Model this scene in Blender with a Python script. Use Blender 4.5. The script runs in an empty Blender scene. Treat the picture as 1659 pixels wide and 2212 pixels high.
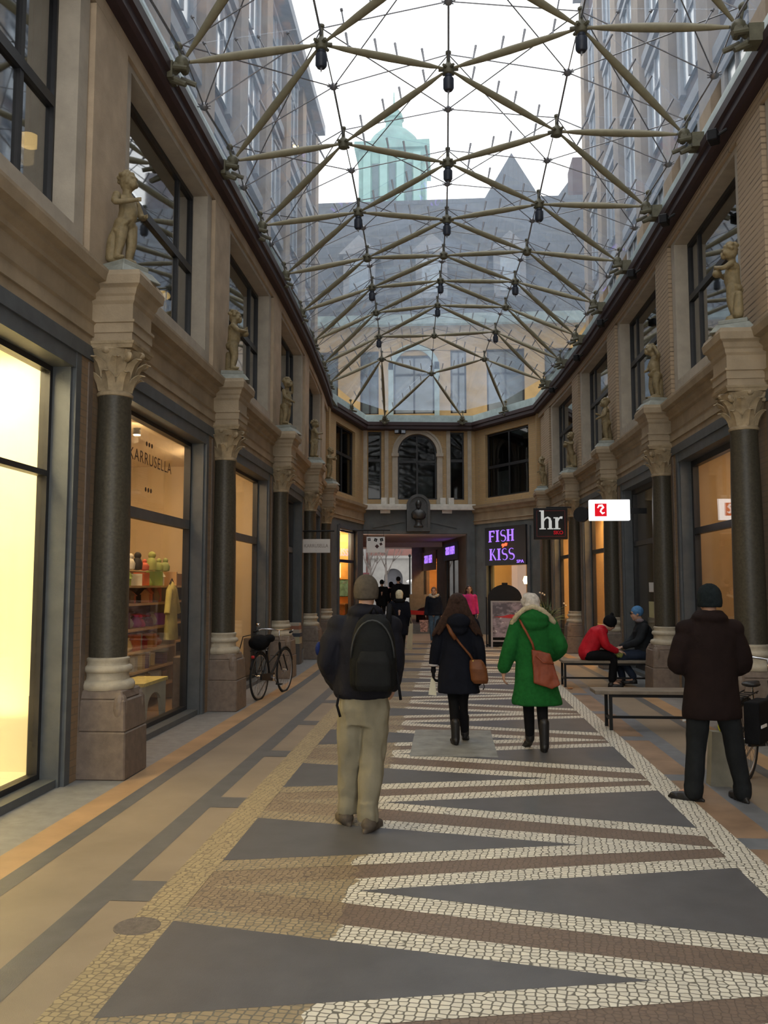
SKY = 2.85
EXPO = 0.0
import bpy, bmesh, math, random
from mathutils import Vector, Matrix, noise as mnoise
random.seed(7)
SC = bpy.context.scene
COL = SC.collection
PI = math.pi

# ---------------------------------------------------------------- materials
def _nt(name):
    m = bpy.data.materials.new(name); m.use_nodes = True
    nt = m.node_tree; nt.nodes.clear()
    out = nt.nodes.new('ShaderNodeOutputMaterial')
    return m, nt, out

def _coord(nt, scale=(1, 1, 1), world=True):
    if world:
        g = nt.nodes.new('ShaderNodeNewGeometry'); src = g.outputs['Position']
    else:
        g = nt.nodes.new('ShaderNodeTexCoord'); src = g.outputs['Object']
    mp = nt.nodes.new('ShaderNodeMapping'); mp.inputs['Scale'].default_value = scale
    nt.links.new(src, mp.inputs['Vector'])
    return mp.outputs['Vector']

def _mixc(nt, fac, a, b):
    mx = nt.nodes.new('ShaderNodeMix'); mx.data_type = 'RGBA'
    for s, v in ((0, fac), (6, a), (7, b)):
        if isinstance(v, (tuple, list)): mx.inputs[s].default_value = (*v[:3], 1)
        elif isinstance(v, (int, float)): mx.inputs[s].default_value = v
        else: nt.links.new(v, mx.inputs[s])
    return mx.outputs[2]

def _ramp(nt, src, p0, p1):
    r = nt.nodes.new('ShaderNodeMapRange')
    r.inputs['From Min'].default_value = p0; r.inputs['From Max'].default_value = p1
    nt.links.new(src, r.inputs['Value']); return r.outputs['Result']

def _noise(nt, vec, scale, detail=4, rough=.6):
    n = nt.nodes.new('ShaderNodeTexNoise'); n.inputs['Scale'].default_value = scale
    n.inputs['Detail'].default_value = detail; n.inputs['Roughness'].default_value = rough
    nt.links.new(vec, n.inputs['Vector']); return n.outputs['Fac']

def _finish(nt, out, col, rough, spec=.5, metal=0, bump=None, bstr=.2, bdist=.01, coat=0, sheen=0):
    p = nt.nodes.new('ShaderNodeBsdfPrincipled')
    if isinstance(col, tuple): p.inputs['Base Color'].default_value = (*col[:3], 1)
    else: nt.links.new(col, p.inputs['Base Color'])
    if isinstance(rough, (int, float)): p.inputs['Roughness'].default_value = rough
    else: nt.links.new(rough, p.inputs['Roughness'])
    p.inputs['Specular IOR Level'].default_value = spec
    p.inputs['Metallic'].default_value = metal
    p.inputs['Coat Weight'].default_value = coat
    if sheen: p.inputs['Sheen Weight'].default_value = sheen
    if bump is not None:
        b = nt.nodes.new('ShaderNodeBump'); b.inputs['Strength'].default_value = bstr
        b.inputs['Distance'].default_value = bdist
        nt.links.new(bump, b.inputs['Height']); nt.links.new(b.outputs['Normal'], p.inputs['Normal'])
    nt.links.new(p.outputs[0], out.inputs['Surface'])
    return p

def mat(name, col, rough=.6, var=.18, scale=5, spec=.4, metal=0, bstr=.25, bscale=60, coat=0, sheen=0, world=True, bdist=.01):
    m, nt, out = _nt(name)
    v = _coord(nt, world=world)
    n = _noise(nt, v, scale); f = _ramp(nt, n, .3, .7)
    a = tuple(c*(1-var) for c in col); b = tuple(min(1, c*(1+var)) for c in col)
    c = _mixc(nt, f, a, b)
    h = _noise(nt, v, bscale, 3) if bstr else None
    _finish(nt, out, c, rough, spec, metal, h, bstr, bdist, coat, sheen)
    return m

def brickmat(name, c1, c2, mortar, bw=.22, bh=.065, ms=.006, plane='yz', rough=.8, var=.2, offset=.5, bstr=.5):
    m, nt, out = _nt(name)
    g = nt.nodes.new('ShaderNodeNewGeometry'); sp = nt.nodes.new('ShaderNodeSeparateXYZ')
    nt.links.new(g.outputs['Position'], sp.inputs[0])
    cb = nt.nodes.new('ShaderNodeCombineXYZ')
    if plane == 'sum':
        ad = nt.nodes.new('ShaderNodeMath'); ad.operation = 'ADD'
        nt.links.new(sp.outputs[0], ad.inputs[0]); nt.links.new(sp.outputs[1], ad.inputs[1])
        nt.links.new(ad.outputs[0], cb.inputs[0]); nt.links.new(sp.outputs[2], cb.inputs[1])
    elif plane == 'xy':
        nt.links.new(sp.outputs[0], cb.inputs[0]); nt.links.new(sp.outputs[1], cb.inputs[1])
    else:
        nt.links.new(sp.outputs[1], cb.inputs[0]); nt.links.new(sp.outputs[2], cb.inputs[1])
    br = nt.nodes.new('ShaderNodeTexBrick')
    nt.links.new(cb.outputs[0], br.inputs['Vector'])
    br.inputs['Color1'].default_value = (*c1, 1); br.inputs['Color2'].default_value = (*c2, 1)
    br.inputs['Mortar'].default_value = (*mortar, 1); br.inputs['Scale'].default_value = 1
    br.inputs['Brick Width'].default_value = bw; br.inputs['Row Height'].default_value = bh
    br.inputs['Mortar Size'].default_value = ms; br.inputs['Mortar Smooth'].default_value = .2
    br.offset = offset
    n = _noise(nt, g.outputs['Position'], 4)
    c = _mixc(nt, _ramp(nt, n, .3, .75), br.outputs['Color'], tuple(x*(1-var) for x in c1))
    mx = nt.nodes.new('ShaderNodeMath'); mx.operation = 'SUBTRACT'; mx.inputs[0].default_value = 1
    nt.links.new(br.outputs['Fac'], mx.inputs[1])
    _finish(nt, out, c, rough, .3, 0, mx.outputs[0], bstr, .008)
    return m

def emis(name, col, st):
    m, nt, out = _nt(name)
    e = nt.nodes.new('ShaderNodeEmission'); e.inputs[0].default_value = (*col, 1); e.inputs[1].default_value = st
    nt.links.new(e.outputs[0], out.inputs['Surface']); return m

def glassmat(name, tint=(1, 1, 1), refl=.08, dirt=0.0, dirtcol=(.8, .85, .9), rough=.02, ior=1.5):
    """thin pane: see-through, reflecting at grazing angles, with a film of dirt that scatters daylight"""
    m, nt, out = _nt(name)
    tr = nt.nodes.new('ShaderNodeBsdfTransparent'); tr.inputs[0].default_value = (*tint, 1)
    gl = nt.nodes.new('ShaderNodeBsdfGlossy'); gl.inputs['Roughness'].default_value = rough
    lw = nt.nodes.new('ShaderNodeLayerWeight'); lw.inputs['Blend'].default_value = .5
    pw = nt.nodes.new('ShaderNodeMath'); pw.operation = 'POWER'; pw.inputs[1].default_value = 4.0; nt.links.new(lw.outputs['Facing'], pw.inputs[0])
    ad = nt.nodes.new('ShaderNodeMath'); ad.operation = 'MULTIPLY_ADD'; ad.use_clamp = True
    ad.inputs[1].default_value = .7; ad.inputs[2].default_value = refl+.03; nt.links.new(pw.outputs[0], ad.inputs[0])
    mx = nt.nodes.new('ShaderNodeMixShader')
    nt.links.new(ad.outputs[0], mx.inputs[0]); nt.links.new(tr.outputs[0], mx.inputs[1]); nt.links.new(gl.outputs[0], mx.inputs[2])
    last = mx.outputs[0]
    if dirt:
        tl = nt.nodes.new('ShaderNodeBsdfTranslucent'); tl.inputs[0].default_value = (*dirtcol, 1)
        g = nt.nodes.new('ShaderNodeNewGeometry')
        n = _noise(nt, g.outputs['Position'], .9, 5)
        r = nt.nodes.new('ShaderNodeMapRange'); r.inputs['From Min'].default_value = .3; r.inputs['From Max'].default_value = .75
        r.inputs['To Min'].default_value = dirt*.6; r.inputs['To Max'].default_value = dirt*1.5
        nt.links.new(n, r.inputs['Value'])
        m2 = nt.nodes.new('ShaderNodeMixShader'); nt.links.new(r.outputs[0], m2.inputs[0])
        nt.links.new(last, m2.inputs[1]); nt.links.new(tl.outputs[0], m2.inputs[2]); last = m2.outputs[0]
    nt.links.new(last, out.inputs['Surface']); return m

M = {}
M['sand'] = mat('sandstone render', (.42, .325, .225), .85, .14, 3, bstr=.4, bscale=90)
M['sandR'] = brickmat('sand tile courses', (.44, .33, .22), (.40, .30, .20), (.13, .095, .065), 2.4, .075, .010, 'yz', var=.12)
M['trimstone'] = mat('pale window surround stone', (.40, .35, .28), .8, .12, 4)
M['wallbrown'] = brickmat('brown brick', (.28, .195, .12), (.24, .165, .10), (.18, .14, .10), .22, .065, .006, 'yz')
M['entab'] = mat('entablature stone', (.32, .25, .165), .75, .2, 2.5, bstr=.35, bscale=50)
M['capital'] = mat('capital stone', (.32, .25, .155), .75, .25, 9, bstr=.5, bscale=40)
M['lightmould'] = mat('pale moulding stone', (.40, .355, .27), .6, .15, 9)
M['plinth'] = mat('brown plinth granite', (.155, .12, .095), .55, .2, 14, bstr=.15, bscale=120)
M['shaft'] = mat('polished dark granite', (.052, .046, .033), .42, .3, 40, spec=.3, bstr=.05, coat=0)
M['shopframe'] = mat('blue grey shopfront timber', (.085, .094, .10), .5, .15, 6, bstr=.1)
M['darkframe'] = mat('dark window frame paint', (.018, .018, .02), .4, .2, 8, bstr=.05)
M['beam'] = mat('dark purple brown eave paint', (.04, .022, .024), .55, .15, 5, bstr=.05)
M['flash'] = mat('pale blue green flashing', (.33, .42, .43), .5, .2, 4, bstr=.1)
M['strut'] = mat('olive cream painted steel', (.25, .22, .14), .5, .12, 8, spec=.3, bstr=.05)
M['hub'] = mat('olive hub casting', (.115, .105, .066), .5, .2, 15, bstr=.1)
M['steel'] = mat('dull steel rod', (.24, .24, .26), .35, .15, 20, metal=.4, bstr=0)
M['black'] = mat('black metal paint', (.008, .008, .009), .55, .2, 20, spec=.25, bstr=.05)
M['lampdark'] = mat('dark blue grey lamp housing', (.03, .035, .05), .4, .2, 20, bstr=.05)
M['endstone'] = mat('dark grey end facade stone', (.105, .115, .115), .65, .2, 2.5, bstr=.2, bscale=30)
M['yellowbrick'] = brickmat('yellow brick', (.46, .31, .15), (.40, .27, .13), (.30, .24, .17), .22, .07, .008, 'sum', var=.2)
M['ledge'] = mat('pale ledge stone', (.62, .60, .54), .7, .15, 5)
M['bronze'] = mat('dark bronze', (.035, .035, .033), .4, .3, 12, spec=.6, bstr=.2)
M['statue'] = mat('weathered cast stone figure', (.215, .165, .085), .65, .25, 14, bstr=.35, bscale=50)
M['pedestal'] = mat('grey green statue base', (.24, .25, .22), .7, .2, 9)
M['glassroof'] = glassmat('roof glass', (.97, .985, 1), .0, .085, (.62, .77, 1.0))
M['glassshop'] = glassmat('shop glass', (1, .99, .97), .0, 0, rough=.01, ior=1.45)
M['glassup'] = glassmat('upper window glass', (.5, .55, .58), .34, 0, rough=.03)
M['glassend'] = glassmat('end window glass', (.45, .47, .47), .0, 0, rough=.03)
M['room'] = mat('dark room wall', (.10, .09, .08), .9, .1)
M['curtain'] = mat('white curtain', (.6, .6, .6), .9, .1)
M['roomceil'] = mat('shop ceiling paint', (.6, .55, .45), .9, .05)

# ---------------------------------------------------------------- geometry helpers
class MB:
    def __init__(s): s.v = []; s.f = []; s.m = []; s.mi = 0
    def add(s, vs, fs):
        o = len(s.v); s.v += [tuple(p) for p in vs]; s.f += [[i+o for i in f] for f in fs]; s.m += [s.mi]*len(fs); return s
    def box8(s, c):
        return s.add(c, [(0, 3, 2, 1), (4, 5, 6, 7), (0, 1, 5, 4), (1, 2, 6, 5), (2, 3, 7, 6), (3, 0, 4, 7)])
    def box(s, x0, x1, y0, y1, z0, z1):
        return s.box8([(x0, y0, z0), (x1, y0, z0), (x1, y1, z0), (x0, y1, z0), (x0, y0, z1), (x1, y0, z1), (x1, y1, z1), (x0, y1, z1)])
    def tbox(s, x, y, z0, z1, w0, d0, w1, d1):
        return s.box8([(x-w0, y-d0, z0), (x+w0, y-d0, z0), (x+w0, y+d0, z0), (x-w0, y+d0, z0), (x-w1, y-d1, z1), (x+w1, y-d1, z1), (x+w1, y+d1, z1), (x-w1, y+d1, z1)])
    def fbox(s, fr, u0, u1, d0, d1, z0, z1):
        return s.box8([fr(u0, d0, z0), fr(u1, d0, z0), fr(u1, d1, z0), fr(u0, d1, z0), fr(u0, d0, z1), fr(u1, d0, z1), fr(u1, d1, z1), fr(u0, d1, z1)])
    def rod(s, a, b, r0, r1=None, n=8, caps=True, prof=None):
        a = Vector(a); b = Vector(b); r1 = r0 if r1 is None else r1
        d = (b-a); L = d.length
        if L < 1e-6: return s
        d.normalize(); up = Vector((0, 0, 1)) if abs(d.z) < .95 else Vector((1, 0, 0))
        x = d.cross(up).normalized(); y = x.cross(d)
        prof = prof or [(0, r0), (1, r1)]
        vs = []; fs = []
        for t, r in prof:
            for i in range(n):
                q = 2*PI*i/n; vs.append(a+d*L*t+x*math.cos(q)*r+y*math.sin(q)*r)
        for k in range(len(prof)-1):
            for i in range(n):
                j = (i+1) % n; fs.append((k*n+i, k*n+j, (k+1)*n+j, (k+1)*n+i))
        if caps: fs.append(tuple(range(n-1, -1, -1))); fs.append(tuple((len(prof)-1)*n+i for i in range(n)))
        return s.add(vs, fs)
    def path(s, pts, r, n=8, closed=False):
        """tube through a list of points with a shared frame"""
        pts = [Vector(p) for p in pts]; N = len(pts); vs = []; fs = []
        rr = r if isinstance(r, (list, tuple)) else [r]*N
        prev = None
        for i, p in enumerate(pts):
            if closed: t = pts[(i+1) % N]-pts[i-1]
            else: t = pts[min(i+1, N-1)]-pts[max(i-1, 0)]
            t.normalize()
            if prev is None:
                up = Vector((0, 0, 1)) if abs(t.z) < .9 else Vector((1, 0, 0)); x = t.cross(up).normalized()
            else: x = (prev-t*prev.dot(t)).normalized()
            prev = x; y = t.cross(x)
            for k in range(n):
                q = 2*PI*k/n; vs.append(p+x*math.cos(q)*rr[i]+y*math.sin(q)*rr[i])
        for i in range(N if closed else N-1):
            a = i*n; b = ((i+1) % N)*n
            for k in range(n):
                j = (k+1) % n; fs.append((a+k, a+j, b+j, b+k))
        if not closed: fs.append(tuple(range(n-1, -1, -1))); fs.append(tuple((N-1)*n+k for k in range(n)))
        return s.add(vs, fs)
    def lathe(s, prof, c=(0, 0, 0), n=20, sx=1, sy=1, caps=True):
        vs = []; fs = []
        for r, z in prof:
            for i in range(n):
                q = 2*PI*i/n; vs.append((c[0]+r*math.cos(q)*sx, c[1]+r*math.sin(q)*sy, c[2]+z))
        for k in range(len(prof)-1):
            for i in range(n):
                j = (i+1) % n; fs.append((k*n+i, k*n+j, (k+1)*n+j, (k+1)*n+i))
        if caps: fs.append(tuple(range(n-1, -1, -1))); fs.append(tuple((len(prof)-1)*n+i for i in range(n)))
        return s.add(vs, fs)
    def ball(s, c, r, n=12, m=8, sx=1, sy=1, sz=1):
        prof = [(max(1e-4, r*math.sin(PI*k/m)), -r*math.cos(PI*k/m)*sz) for k in range(m+1)]
        return s.lathe(prof, c, n, sx, sy)
    def prism(s, pts, a, b):
        """pts: list of 3d points of a planar polygon; extruded from offset a to offset b (vectors)"""
        n = len(pts); a = Vector(a); b = Vector(b)
        vs = [Vector(p)+a for p in pts]+[Vector(p)+b for p in pts]
        fs = [tuple(range(n-1, -1, -1)), tuple(range(n, 2*n))]+[(i, (i+1) % n, n+(i+1) % n, n+i) for i in range(n)]
        return s.add(vs, fs)
    def extr(s, fr, prof, us):
        """closed profile [(d,z)] swept along u list through the frame function"""
        n = len(prof); vs = []; fs = []
        for u in us:
            for d, z in prof: vs.append(fr(u, d, z))
        for k in range(len(us)-1):
            for i in range(n):
                j = (i+1) % n; fs.append((k*n+i, k*n+j, (k+1)*n+j, (k+1)*n+i))
        fs.append(tuple(range(n-1, -1, -1))); fs.append(tuple((len(us)-1)*n+i for i in range(n)))
        return s.add(vs, fs)
    def build(s, name, m, parent=None, smooth=False, bevel=0, weld=False, autos=None):
        me = bpy.data.meshes.new(name)
        off = Vector((0, 0, 0)); p = parent
        while p is not None and not p.get('_local'): off += p.location; p = p.parent
        me.from_pydata([Vector(v)-off for v in s.v], [], s.f)
        ms = m if isinstance(m, (list, tuple)) else [m]
        for x in ms: me.materials.append(x)
        for p_, mi in zip(me.polygons, s.m): p_.material_index = min(mi, len(ms)-1)
        bm = bmesh.new(); bm.from_mesh(me)
        if weld: bmesh.ops.remove_doubles(bm, verts=bm.verts, dist=1e-5)
        bmesh.ops.recalc_face_normals(bm, faces=bm.faces)
        if bevel:
            ed = [e for e in bm.edges if len(e.link_faces) == 2 and e.calc_face_angle(0) > .5]
            bmesh.ops.bevel(bm, geom=ed, offset=bevel, segments=1, affect='EDGES')
        bm.to_mesh(me); bm.free()
        if smooth:
            for p_ in me.polygons: p_.use_smooth = True
            if autos is not None: me.set_sharp_from_angle(angle=math.radians(autos))
        me.update()
        o = bpy.data.objects.new(name, me); COL.objects.link(o)
        if parent: o.parent = parent
        return o

def thing(name, label, cat, loc=(0, 0, 0), rz=0, group=None, local=False):
    o = bpy.data.objects.new(name, None); COL.objects.link(o)
    o.empty_display_size = .2; o.location = loc; o.rotation_euler = (0, 0, rz)
    if label: o['label'] = label
    if cat: o['category'] = cat
    if group: o['group'] = group
    if local: o['_local'] = 1
    return o
def tag(o, label, cat, group=None, kind=None):
    if label: o['label'] = label
    if cat: o['category'] = cat
    if group: o['group'] = group
    if kind: o['kind'] = kind
    return o
def struct(o, label=None, cat=None):
    o['kind'] = 'structure'
    if label: o['label'] = label
    if cat: o['category'] = cat
    return o
def kids(o): return [c for c in bpy.data.objects if c.parent == o]
def dup(root, loc, rz=0, label=None, group=None, sc=None):
    def rec(o, par):
        c = o.copy(); COL.objects.link(c); c.parent = par
        for g in kids(o): rec(g, c)
        return c
    r = rec(root, None); r.location = loc; r.rotation_euler = (0, 0, rz)
    if sc: r.scale = sc if isinstance(sc, tuple) else (sc, sc, sc)
    if label: r['label'] = label
    if group: r['group'] = group
    return r
def area(name, loc, rot, sx, sy, col, power, spread=None):
    l = bpy.data.lights.new(name, 'AREA'); l.shape = 'RECTANGLE'; l.size = sx; l.size_y = sy; l.energy = power; l.color = col
    if spread: l.spread = spread
    o = bpy.data.objects.new(name, l); COL.objects.link(o); o.location = loc; o.rotation_euler = rot; return o
def point(name, loc, col, power, r=.05):
    l = bpy.data.lights.new(name, 'POINT'); l.energy = power; l.color = col; l.shadow_soft_size = r
    o = bpy.data.objects.new(name, l); COL.objects.link(o); o.location = loc; return o

def text_obj(name, body, size, m, fr, parent=None, extrude=.004, spacing=1.0, bold=0, xs=1.0):
    """fr(u,v,w): maps text-plane coordinates to world"""
    cu = bpy.data.curves.new(name, 'FONT'); cu.body = body; cu.size = size; cu.extrude = extrude
    cu.align_x = 'CENTER'; cu.align_y = 'CENTER'; cu.space_character = spacing; cu.offset = bold; cu.resolution_u = 3
    t = bpy.data.objects.new(name+'_c', cu); COL.objects.link(t)
    dg = bpy.context.evaluated_depsgraph_get(); dg.update()
    me = bpy.data.meshes.new_from_object(t.evaluated_get(dg))
    mb = MB(); mb.add([fr(v.co.x*xs, v.co.y, v.co.z) for v in me.vertices], [tuple(p.vertices) for p in me.polygons])
    bpy.data.objects.remove(t); bpy.data.meshes.remove(me); bpy.data.curves.remove(cu)
    return mb.build(name, m, parent)

# ---------------------------------------------------------------- plan of the passage
def bend(y): return -.003*max(0.0, y-14.0)**2
CL = [7.83+4.17*k for k in range(5)]           # left column stations
CR = [10.08+4.17*k for k in range(5)]          # right column stations
def FL(u, d, z): return (-3.3-d+bend(u), u, z)    # left wall frame, d = depth into the wall
def FRt(u, d, z): return (3.62+d+bend(u), u, z)   # right wall frame
def seg(P0, P1, inward):
    P0 = Vector(P0); P1 = Vector(P1); t = (P1-P0); L = t.length; t.normalize()
    n = Vector((-t.y, t.x)); n = n if n.dot(Vector(inward)) < 0 else -n
    def f(u, d, z): q = P0+t*u+n*d; return (q.x, q.y, z)
    return f, L
PL0, PL1, PR1, PR0 = (-3.80, 26.9), (-3.06, 30.9), (.98, 31.35), (3.0, 28.35)
FE1, LE1 = seg(PL0, PL1, (1, 0)); FE2, LE2 = seg(PL1, PR1, (0, -1)); FE3, LE3 = seg(PR1, PR0, (-1, 0))

def holed(mb, fr, u0, u1, z0, z1, d0, d1, holes, maxu=2.2):
    us = {u0, u1}; zs = {z0, z1}
    for h in holes: us |= {max(u0, h[0]), min(u1, h[1])}; zs |= {max(z0, h[2]), min(z1, h[3])}
    us = sorted(us); zs = sorted(zs)
    for a, b in zip(us, us[1:]):
        for c, d in zip(zs, zs[1:]):
            mu, mz = (a+b)/2, (c+d)/2
            if any(h[0] < mu < h[1] and h[2] < mz < h[3] for h in holes): continue
            n = max(1, int((b-a)/maxu+.99))
            for i in range(n): mb.fbox(fr, a+(b-a)*i/n, a+(b-a)*(i+1)/n, d0, d1, c, d)
WN = [0]
def window(fr, u0, u1, z0, z1, d, glass, label, verts=(), bars=(), fw=.06, fmat='darkframe', fdep=.09, cat='window', bar2=None):
    WN[0] += 1
    c = fr((u0+u1)/2, d, z0)
    w = thing('window_%d' % WN[0], label, cat, c); w['kind'] = 'structure'
    f = MB()
    f.fbox(fr, u0, u0+fw, d-fdep/2, d+fdep/2, z0, z1); f.fbox(fr, u1-fw, u1, d-fdep/2, d+fdep/2, z0, z1)
    f.fbox(fr, u0+fw, u1-fw, d-fdep/2, d+fdep/2, z0, z0+fw); f.fbox(fr, u0+fw, u1-fw, d-fdep/2, d+fdep/2, z1-fw, z1)
    f.build('window_frame', M[fmat], w)
    for t in verts:
        MB().fbox(fr, t-.03, t+.03, d-fdep/2+.01, d+fdep/2-.01, z0+fw, z1-fw).build('mullion', M[fmat], w)
    for t in bars:
        MB().fbox(fr, u0+fw, u1-fw, d-fdep/2, d+fdep/2, t-.05, t+.05).build('transom', M[fmat], w)
    if bar2: MB().fbox(fr, u0+fw, u1-fw, d-fdep/2, d+fdep/2, bar2[0]-bar2[1], bar2[0]+bar2[1]).build('transom', M[bar2[2]], w)
    MB().fbox(fr, u0+fw, u1-fw, d-.006, d+.006, z0+fw, z1-fw).build('glass', glass, w)
    return w
def room(name, fr, u0, u1, z0, z1, d0, d1, mt, mceil=None, n=1, mfloor=None, front=False):
    """open-fronted room shell with real wall thickness"""
    mb = MB(); t = .08
    for i in range(n):
        a = u0+(u1-u0)*i/n; b = u0+(u1-u0)*(i+1)/n
        mb.mi = 0; mb.fbox(fr, a, b, d1, d1+t, z0, z1)
        mb.mi = 1; mb.fbox(fr, a, b, d0, d1+t, z1, z1+t)
        mb.mi = 2; mb.fbox(fr, a, b, d0, d1+t, z0-t, z0)
    mb.mi = 0
    mb.fbox(fr, u0-t, u0, d0, d1+t, z0-t, z1+t); mb.fbox(fr, u1, u1+t, d0, d1+t, z0-t, z1+t)
    return struct(mb.build(name, [mt, mceil or mt, mfloor or mt]))
# ================================================================ walls
ZG = 3.80    # top of shop glass
def bays(st, first):
    s = [first]+st
    return list(zip(s, s[1:]))
LB = bays(CL, CL[0]-4.17)      # 5 left bays (bay 0 = nearest)
RB = bays(CR, CR[0]-4.17)
YS = -3.0
pier = .43; up = .60

def side_wall(name, fr, st, first, yend, sand, side):
    s_all = [first]+st
    lo = []; hi = []
    for a, b in zip(s_all, s_all[1:]):
        lo.append((a+pier, b-pier, .0, ZG)); hi.append((a+up, b-up, 4.9, 7.18))
    y0 = first-4.17
    lo.append((y0+pier, first-pier, .0, ZG)); hi.append((y0+up, first-up, 4.9, 7.18))
    mb = MB()
    mb.mi = 0; holed(mb, fr, YS, yend, 0, ZG, 0, .30, lo)
    mb.mi = 1; holed(mb, fr, YS, yend, 4.62, 7.5, .05, .40, hi)
    # shallow stepped surround on the upper storey
    mb.mi = 2
    for h in hi:
        if h[1] < YS+.3: continue
        m_ = (h[0]+h[1])/2
        for (a, b) in ((h[0]-.17, h[0]+.03), (h[1]-.03, h[1]+.17)): mb.fbox(fr, a, b, .02, .37, 4.66, 7.33)
        for p, q in ((h[0]+.03, m_), (m_, h[1]-.03)):
            mb.fbox(fr, p, q, .0, .37, 4.78, 4.93); mb.fbox(fr, p, q, .02, .37, 7.15, 7.33)
    # pilaster strips and their edge grooves
    mb.mi = 1
    for c in s_all:
        mb.fbox(fr, c-.40, c+.40, -.03, .07, 4.64, 7.2)
        mb.mi = 3; mb.fbox(fr, c-.28, c-.19, -.012, .004, 0.02, 3.78); mb.fbox(fr, c+.19, c+.28, -.012, .004, 0.02, 3.78); mb.mi = 1
    # band under the eave
    us = [YS+(yend-YS)*i/14 for i in range(15)]
    mb.extr(fr, [(-.02, 7.22), (.3, 7.22), (.3, 7.40), (-.02, 7.40)], us)
    return struct(mb.build(name, [M['wallbrown'], sand, M['trimstone'], M['plinth']]))
side_wall('wall_left', FL, CL, CL[0]-4.17, 26.9, M['sand'], -1)
side_wall('wall_right', FRt, CR, CR[0]-4.17, 28.35, M['sandR'], 1)

# entablature running above the shopfronts
def entab(name, fr, y0, y1, n=16):
    mb = MB(); us = [y0+(y1-y0)*i/n for i in range(n+1)]
    mb.mi = 0
    mb.extr(fr, [(.30, ZG), (-.02, ZG), (-.02, 3.93), (.30, 3.93)], us)
    mb.mi = 1
    prof = [(.34, 3.93), (-.01, 3.93), (-.01, 4.02), (-.035, 4.02), (-.035, 4.13), (-.055, 4.15), (-.01, 4.17), (-.01, 4.36),
            (-.05, 4.38), (-.05, 4.42), (-.10, 4.46), (-.10, 4.50), (-.17, 4.52), (-.19, 4.60), (-.19, 4.63), (.34, 4.66)]
    mb.extr(fr, prof, us)
    return struct(mb.build(name, [M['shopframe'], M['entab']]))
entab('trim_1', FL, YS, 26.9); entab('trim_2', FRt, YS, 28.35)

# granite kerb strip along the bottom of the shopfronts
# ---------------------------------------------------------------- shopfront surrounds + windows
def shop_surround(mb, fr, a, b, d=.22):
    """blue-grey timber reveal"""
    mb.fbox(fr, a, a+.10, -.005, d, 0, ZG); mb.fbox(fr, b-.10, b, -.005, d, 0, ZG)
    mb.fbox(fr, a+.04, a+.14, .03, d, 0, ZG); mb.fbox(fr, b-.14, b-.04, .03, d, 0, ZG)
    m_ = (a+b)/2
    for p, q in ((a+.1, m_), (m_, b-.1)):
        mb.fbox(fr, p, q, .0, d, ZG-.14, ZG); mb.fbox(fr, p, q, .05, d, 0, .07)
names_l = ['large brightly lit shop window filling the left edge', 'toy shop window with shelves behind the first left column',
           'warm lit shop window behind the second left column', 'dark blue framed shop window behind the third left column', 'farthest left shop window before the end facade']
for i, (a, b) in enumerate([(LB[0][0]-4.17, LB[0][0])]+LB):
    w0, w1 = a+pier, b-pier
    mb = MB(); shop_surround(mb, FL, w0, w1)
    struct(mb.build('trim_%d' % (3+i), M['shopframe']))
    if i == 0: lab = 'left shop window beside the viewer'
    else: lab = names_l[i-1]
    window(FL, w0+.14, w1-.14, .07, ZG-.14, .24, M['glassshop'], lab, (), (), .05, bar2=(2.70, .025, 'darkframe') if i <= 1 else (2.54, .06, 'shopframe'))
names_r = ['right shop window nearest the viewer', 'tall shop window with a hanging display right of the man in brown', 'dark shop window with notices behind the seated pair',
           'narrow amber lit shop window beside the white lit sign', 'amber lit shop window beside the hr sign']
for i, (a, b) in enumerate(RB):
    w0, w1 = a+pier, b-pier
    mb = MB(); shop_surround(mb, FRt, w0, w1)
    struct(mb.build('trim_%d' % (10+i), M['shopframe']))
    window(FRt, w0+.14, w1-.14, .07, ZG-.14, .24, M['glassshop'], names_r[i], (), (2.56,), .09)
# upper windows
for i, (a, b) in enumerate([(LB[0][0]-4.17, LB[0][0])]+LB):
    m_ = (a+b)/2
    window(FL, a+up, b-up, 4.93, 7.15, .27, M['glassup'], 'upper left window, number %s along the wall from the viewer' % ['one', 'two', 'three', 'four', 'five', 'six'][i], (b-up-.62,), (6.08,), .06)
for i, (a, b) in enumerate([(RB[0][0]-4.17, RB[0][0])]+RB):
    m_ = (a+b)/2
    window(FRt, a+up, b-up, 4.93, 7.15, .27, M['glassup'], 'upper right window, number %s along the wall from the viewer' % ['one', 'two', 'three', 'four', 'five', 'six'][i], (b-1.15,), (6.25,), .06)

# ---------------------------------------------------------------- rooms behind
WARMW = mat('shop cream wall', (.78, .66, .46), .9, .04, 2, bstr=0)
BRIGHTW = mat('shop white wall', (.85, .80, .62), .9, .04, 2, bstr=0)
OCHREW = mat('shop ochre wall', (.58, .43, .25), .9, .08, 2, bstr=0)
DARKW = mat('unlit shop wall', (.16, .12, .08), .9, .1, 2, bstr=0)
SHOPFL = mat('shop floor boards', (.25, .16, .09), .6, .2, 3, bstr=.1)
room('wall_left_bright_shop', FL, -2.6, CL[0]-.12, .03, 4.0, .31, 1.6, BRIGHTW, BRIGHTW, 3, BRIGHTW)
room('wall_left_toy_shop', FL, CL[0]+.12, CL[2]-.12, .03, 4.0, .31, 3.0, WARMW, WARMW, 2, SHOPFL)
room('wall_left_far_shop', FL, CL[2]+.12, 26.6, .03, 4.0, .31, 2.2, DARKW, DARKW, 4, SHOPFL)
room('wall_right_near_shop', FRt, -2.6, CR[0]-.12, .03, 4.0, .31, 2.2, OCHREW, OCHREW, 2, SHOPFL)
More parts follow.
